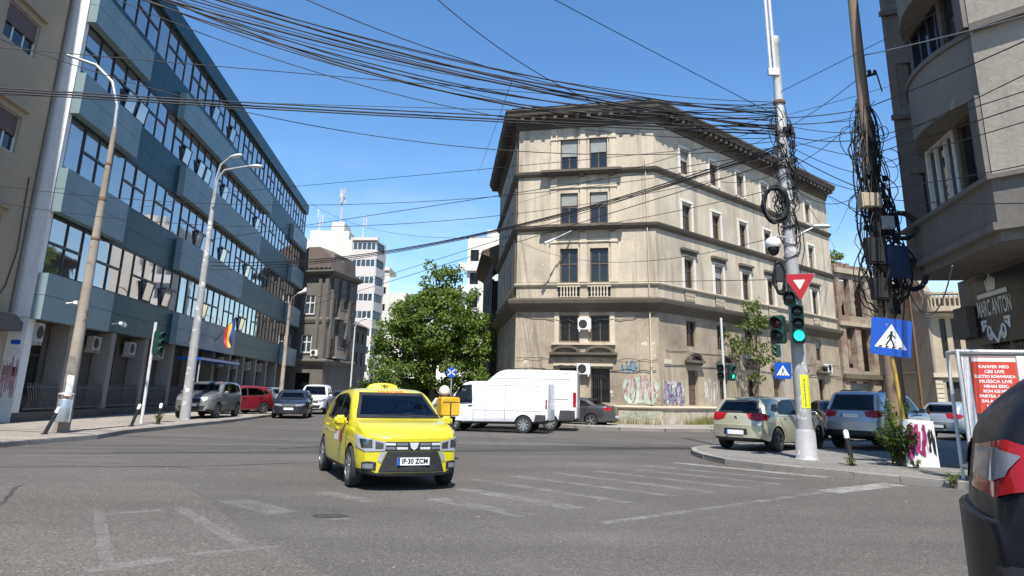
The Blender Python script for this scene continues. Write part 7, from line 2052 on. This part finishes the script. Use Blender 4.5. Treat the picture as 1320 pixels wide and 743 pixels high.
for sg in (1,-1): b.tube([(-.1,.13*sg,1.34),(.06,.14*sg,1.425),(.2,.13*sg,1.28),(.1,.14*sg,1.02),(-.1,.14*sg,1.0)], .014, 6)
obj('shoulder_strap', b, M['black'], BG)
SC_ = thing('scooter', 'grey delivery scooter under the courier behind the taxi', 'scooter', CX, ry)
for x in (-.52,.72):
    t_, q_ = wheel_parts(.24,.11,6,M['steelrim'],'alloy'); Tm = Matrix.Translation((x,0,.24)); o = obj('wheel', MB().merge(q_,Tm), [M['steelrim'],M['black']], SC_, smooth=35); obj('tyre', MB().merge(t_,Tm), M['rubber'], o, smooth=40)
b = MB(); b.tube([(-.55,0,.55),(-.35,0,.62),(-.05,0,.56),(.12,0,.30),(.38,0,.27),(.55,0,.45),(.52,0,.88)], [.10,.16,.15,.13,.14,.10,.06], 12); obj('body', b, M['scooterred'], SC_, smooth=60)
b = MB(); b.tube([(-.58,0,.74),(-.2,0,.73),(.14,0,.70)], [.10,.14,.09], 10); obj('seat', b, M['black'], SC_, smooth=60)
b = MB(); b.tube([(.72,0,.24),(.60,0,.62),(.53,0,1.0)], .03, 8); b.tube([(.56,-.33,1.02),(.55,0,1.0),(.56,.33,1.02)], .018, 8); obj('handlebar', b, M['black'], SC_, smooth=60)
b = MB(); b.box(-.78,-.72,-.06,.06,.52,.60); obj('taillight', b, M['redlens'], SC_)
b = MB(); b.prism([V((.46,-.20,.34)), V((.46,.20,.34)), V((.58,.17,.92)), V((.58,-.17,.92))], (.05,0,0)); obj('leg_shield', b, M['scooterred'], SC_)

# ------------------------------------------------------------------ sky, sun, camera
SUN_EL, SUN = R(58), V((.03,-1.0,0)).normalized()
w = bpy.data.worlds.new('World'); sc.world = w; w.use_nodes = True; nt = w.node_tree
bg = nt.nodes['Background']
sky = nt.nodes.new('ShaderNodeTexSky'); sky.sky_type = 'NISHITA'; sky.sun_disc = False
sky.sun_elevation = SUN_EL; sky.sun_rotation = math.atan2(SUN.x, SUN.y); sky.air_density = 1.0; sky.dust_density = .35; sky.ozone_density = 2.4; sky.altitude = 80
tc = nd(nt, 'ShaderNodeTexCoord'); sep = nd(nt, 'ShaderNodeSeparateXYZ', {0: (tc, 'Generated')})
cn = ramp(nt, noise(nt, mapping(nt, (tc, 'Generated'), (1.6,1.6,5.5)), 2.3, 8, .6), .46, .74)
alt = ramp(nt, (sep, 'Z'), .02, .34, (1,1,1,1), (0,0,0,1))
k = nd(nt, 'ShaderNodeMath', {0: cn, 1: alt}, operation='MULTIPLY'); k2 = nd(nt, 'ShaderNodeMath', {0: k, 1: .55}, operation='MULTIPLY')
hs_ = nd(nt, 'ShaderNodeHueSaturation', {'Saturation': 1.22, 'Value': 1.25, 'Color': (sky, 0)})
mx = mix(nt, 0., (0,0,0), (7.6,8.0,8.6)); nt.links.new(hs_.outputs[0], mx.inputs[6]); nt.links.new(k2.outputs[0], mx.inputs['Factor'])
nt.links.new(mx.outputs[2], bg.inputs[0]); bg.inputs[1].default_value = .108
l = bpy.data.lights.new('sun', 'SUN'); l.energy = 5.0; l.angle = R(.53); l.color = (1,.955,.89)
lo = bpy.data.objects.new('sun', l); col.objects.link(lo); lo.location = (0,-20,40)
lo.rotation_euler = (SUN*math.cos(SUN_EL)+V((0,0,math.sin(SUN_EL)))).to_track_quat('Z','Y').to_euler()
cd = bpy.data.cameras.new('camera'); cam = bpy.data.objects.new('camera', cd); col.objects.link(cam)
cd.sensor_width = 36; cd.lens = 953/1320*36; cd.shift_y = -123.5/1320; cd.clip_start = .1; cd.clip_end = 4000
p, r = R(15.26), R(1.3)
f = V((0,math.cos(p),math.sin(p))); R0, U0 = V((1,0,0)), V((0,-math.sin(p),math.cos(p)))
Rr, Uu = R0*math.cos(r)+U0*math.sin(r), -R0*math.sin(r)+U0*math.cos(r)
cam.matrix_world = Matrix(((Rr.x,Uu.x,-f.x,0),(Rr.y,Uu.y,-f.y,0),(Rr.z,Uu.z,-f.z,1.5),(0,0,0,1)))
sc.camera = cam
vs = sc.view_settings; vs.view_transform = 'Standard'; vs.look = 'None'; vs.exposure = .62; vs.gamma = 1; vs.use_curve_mapping = False
sc.cycles.max_bounces = 8; sc.cycles.transparent_max_bounces = 8
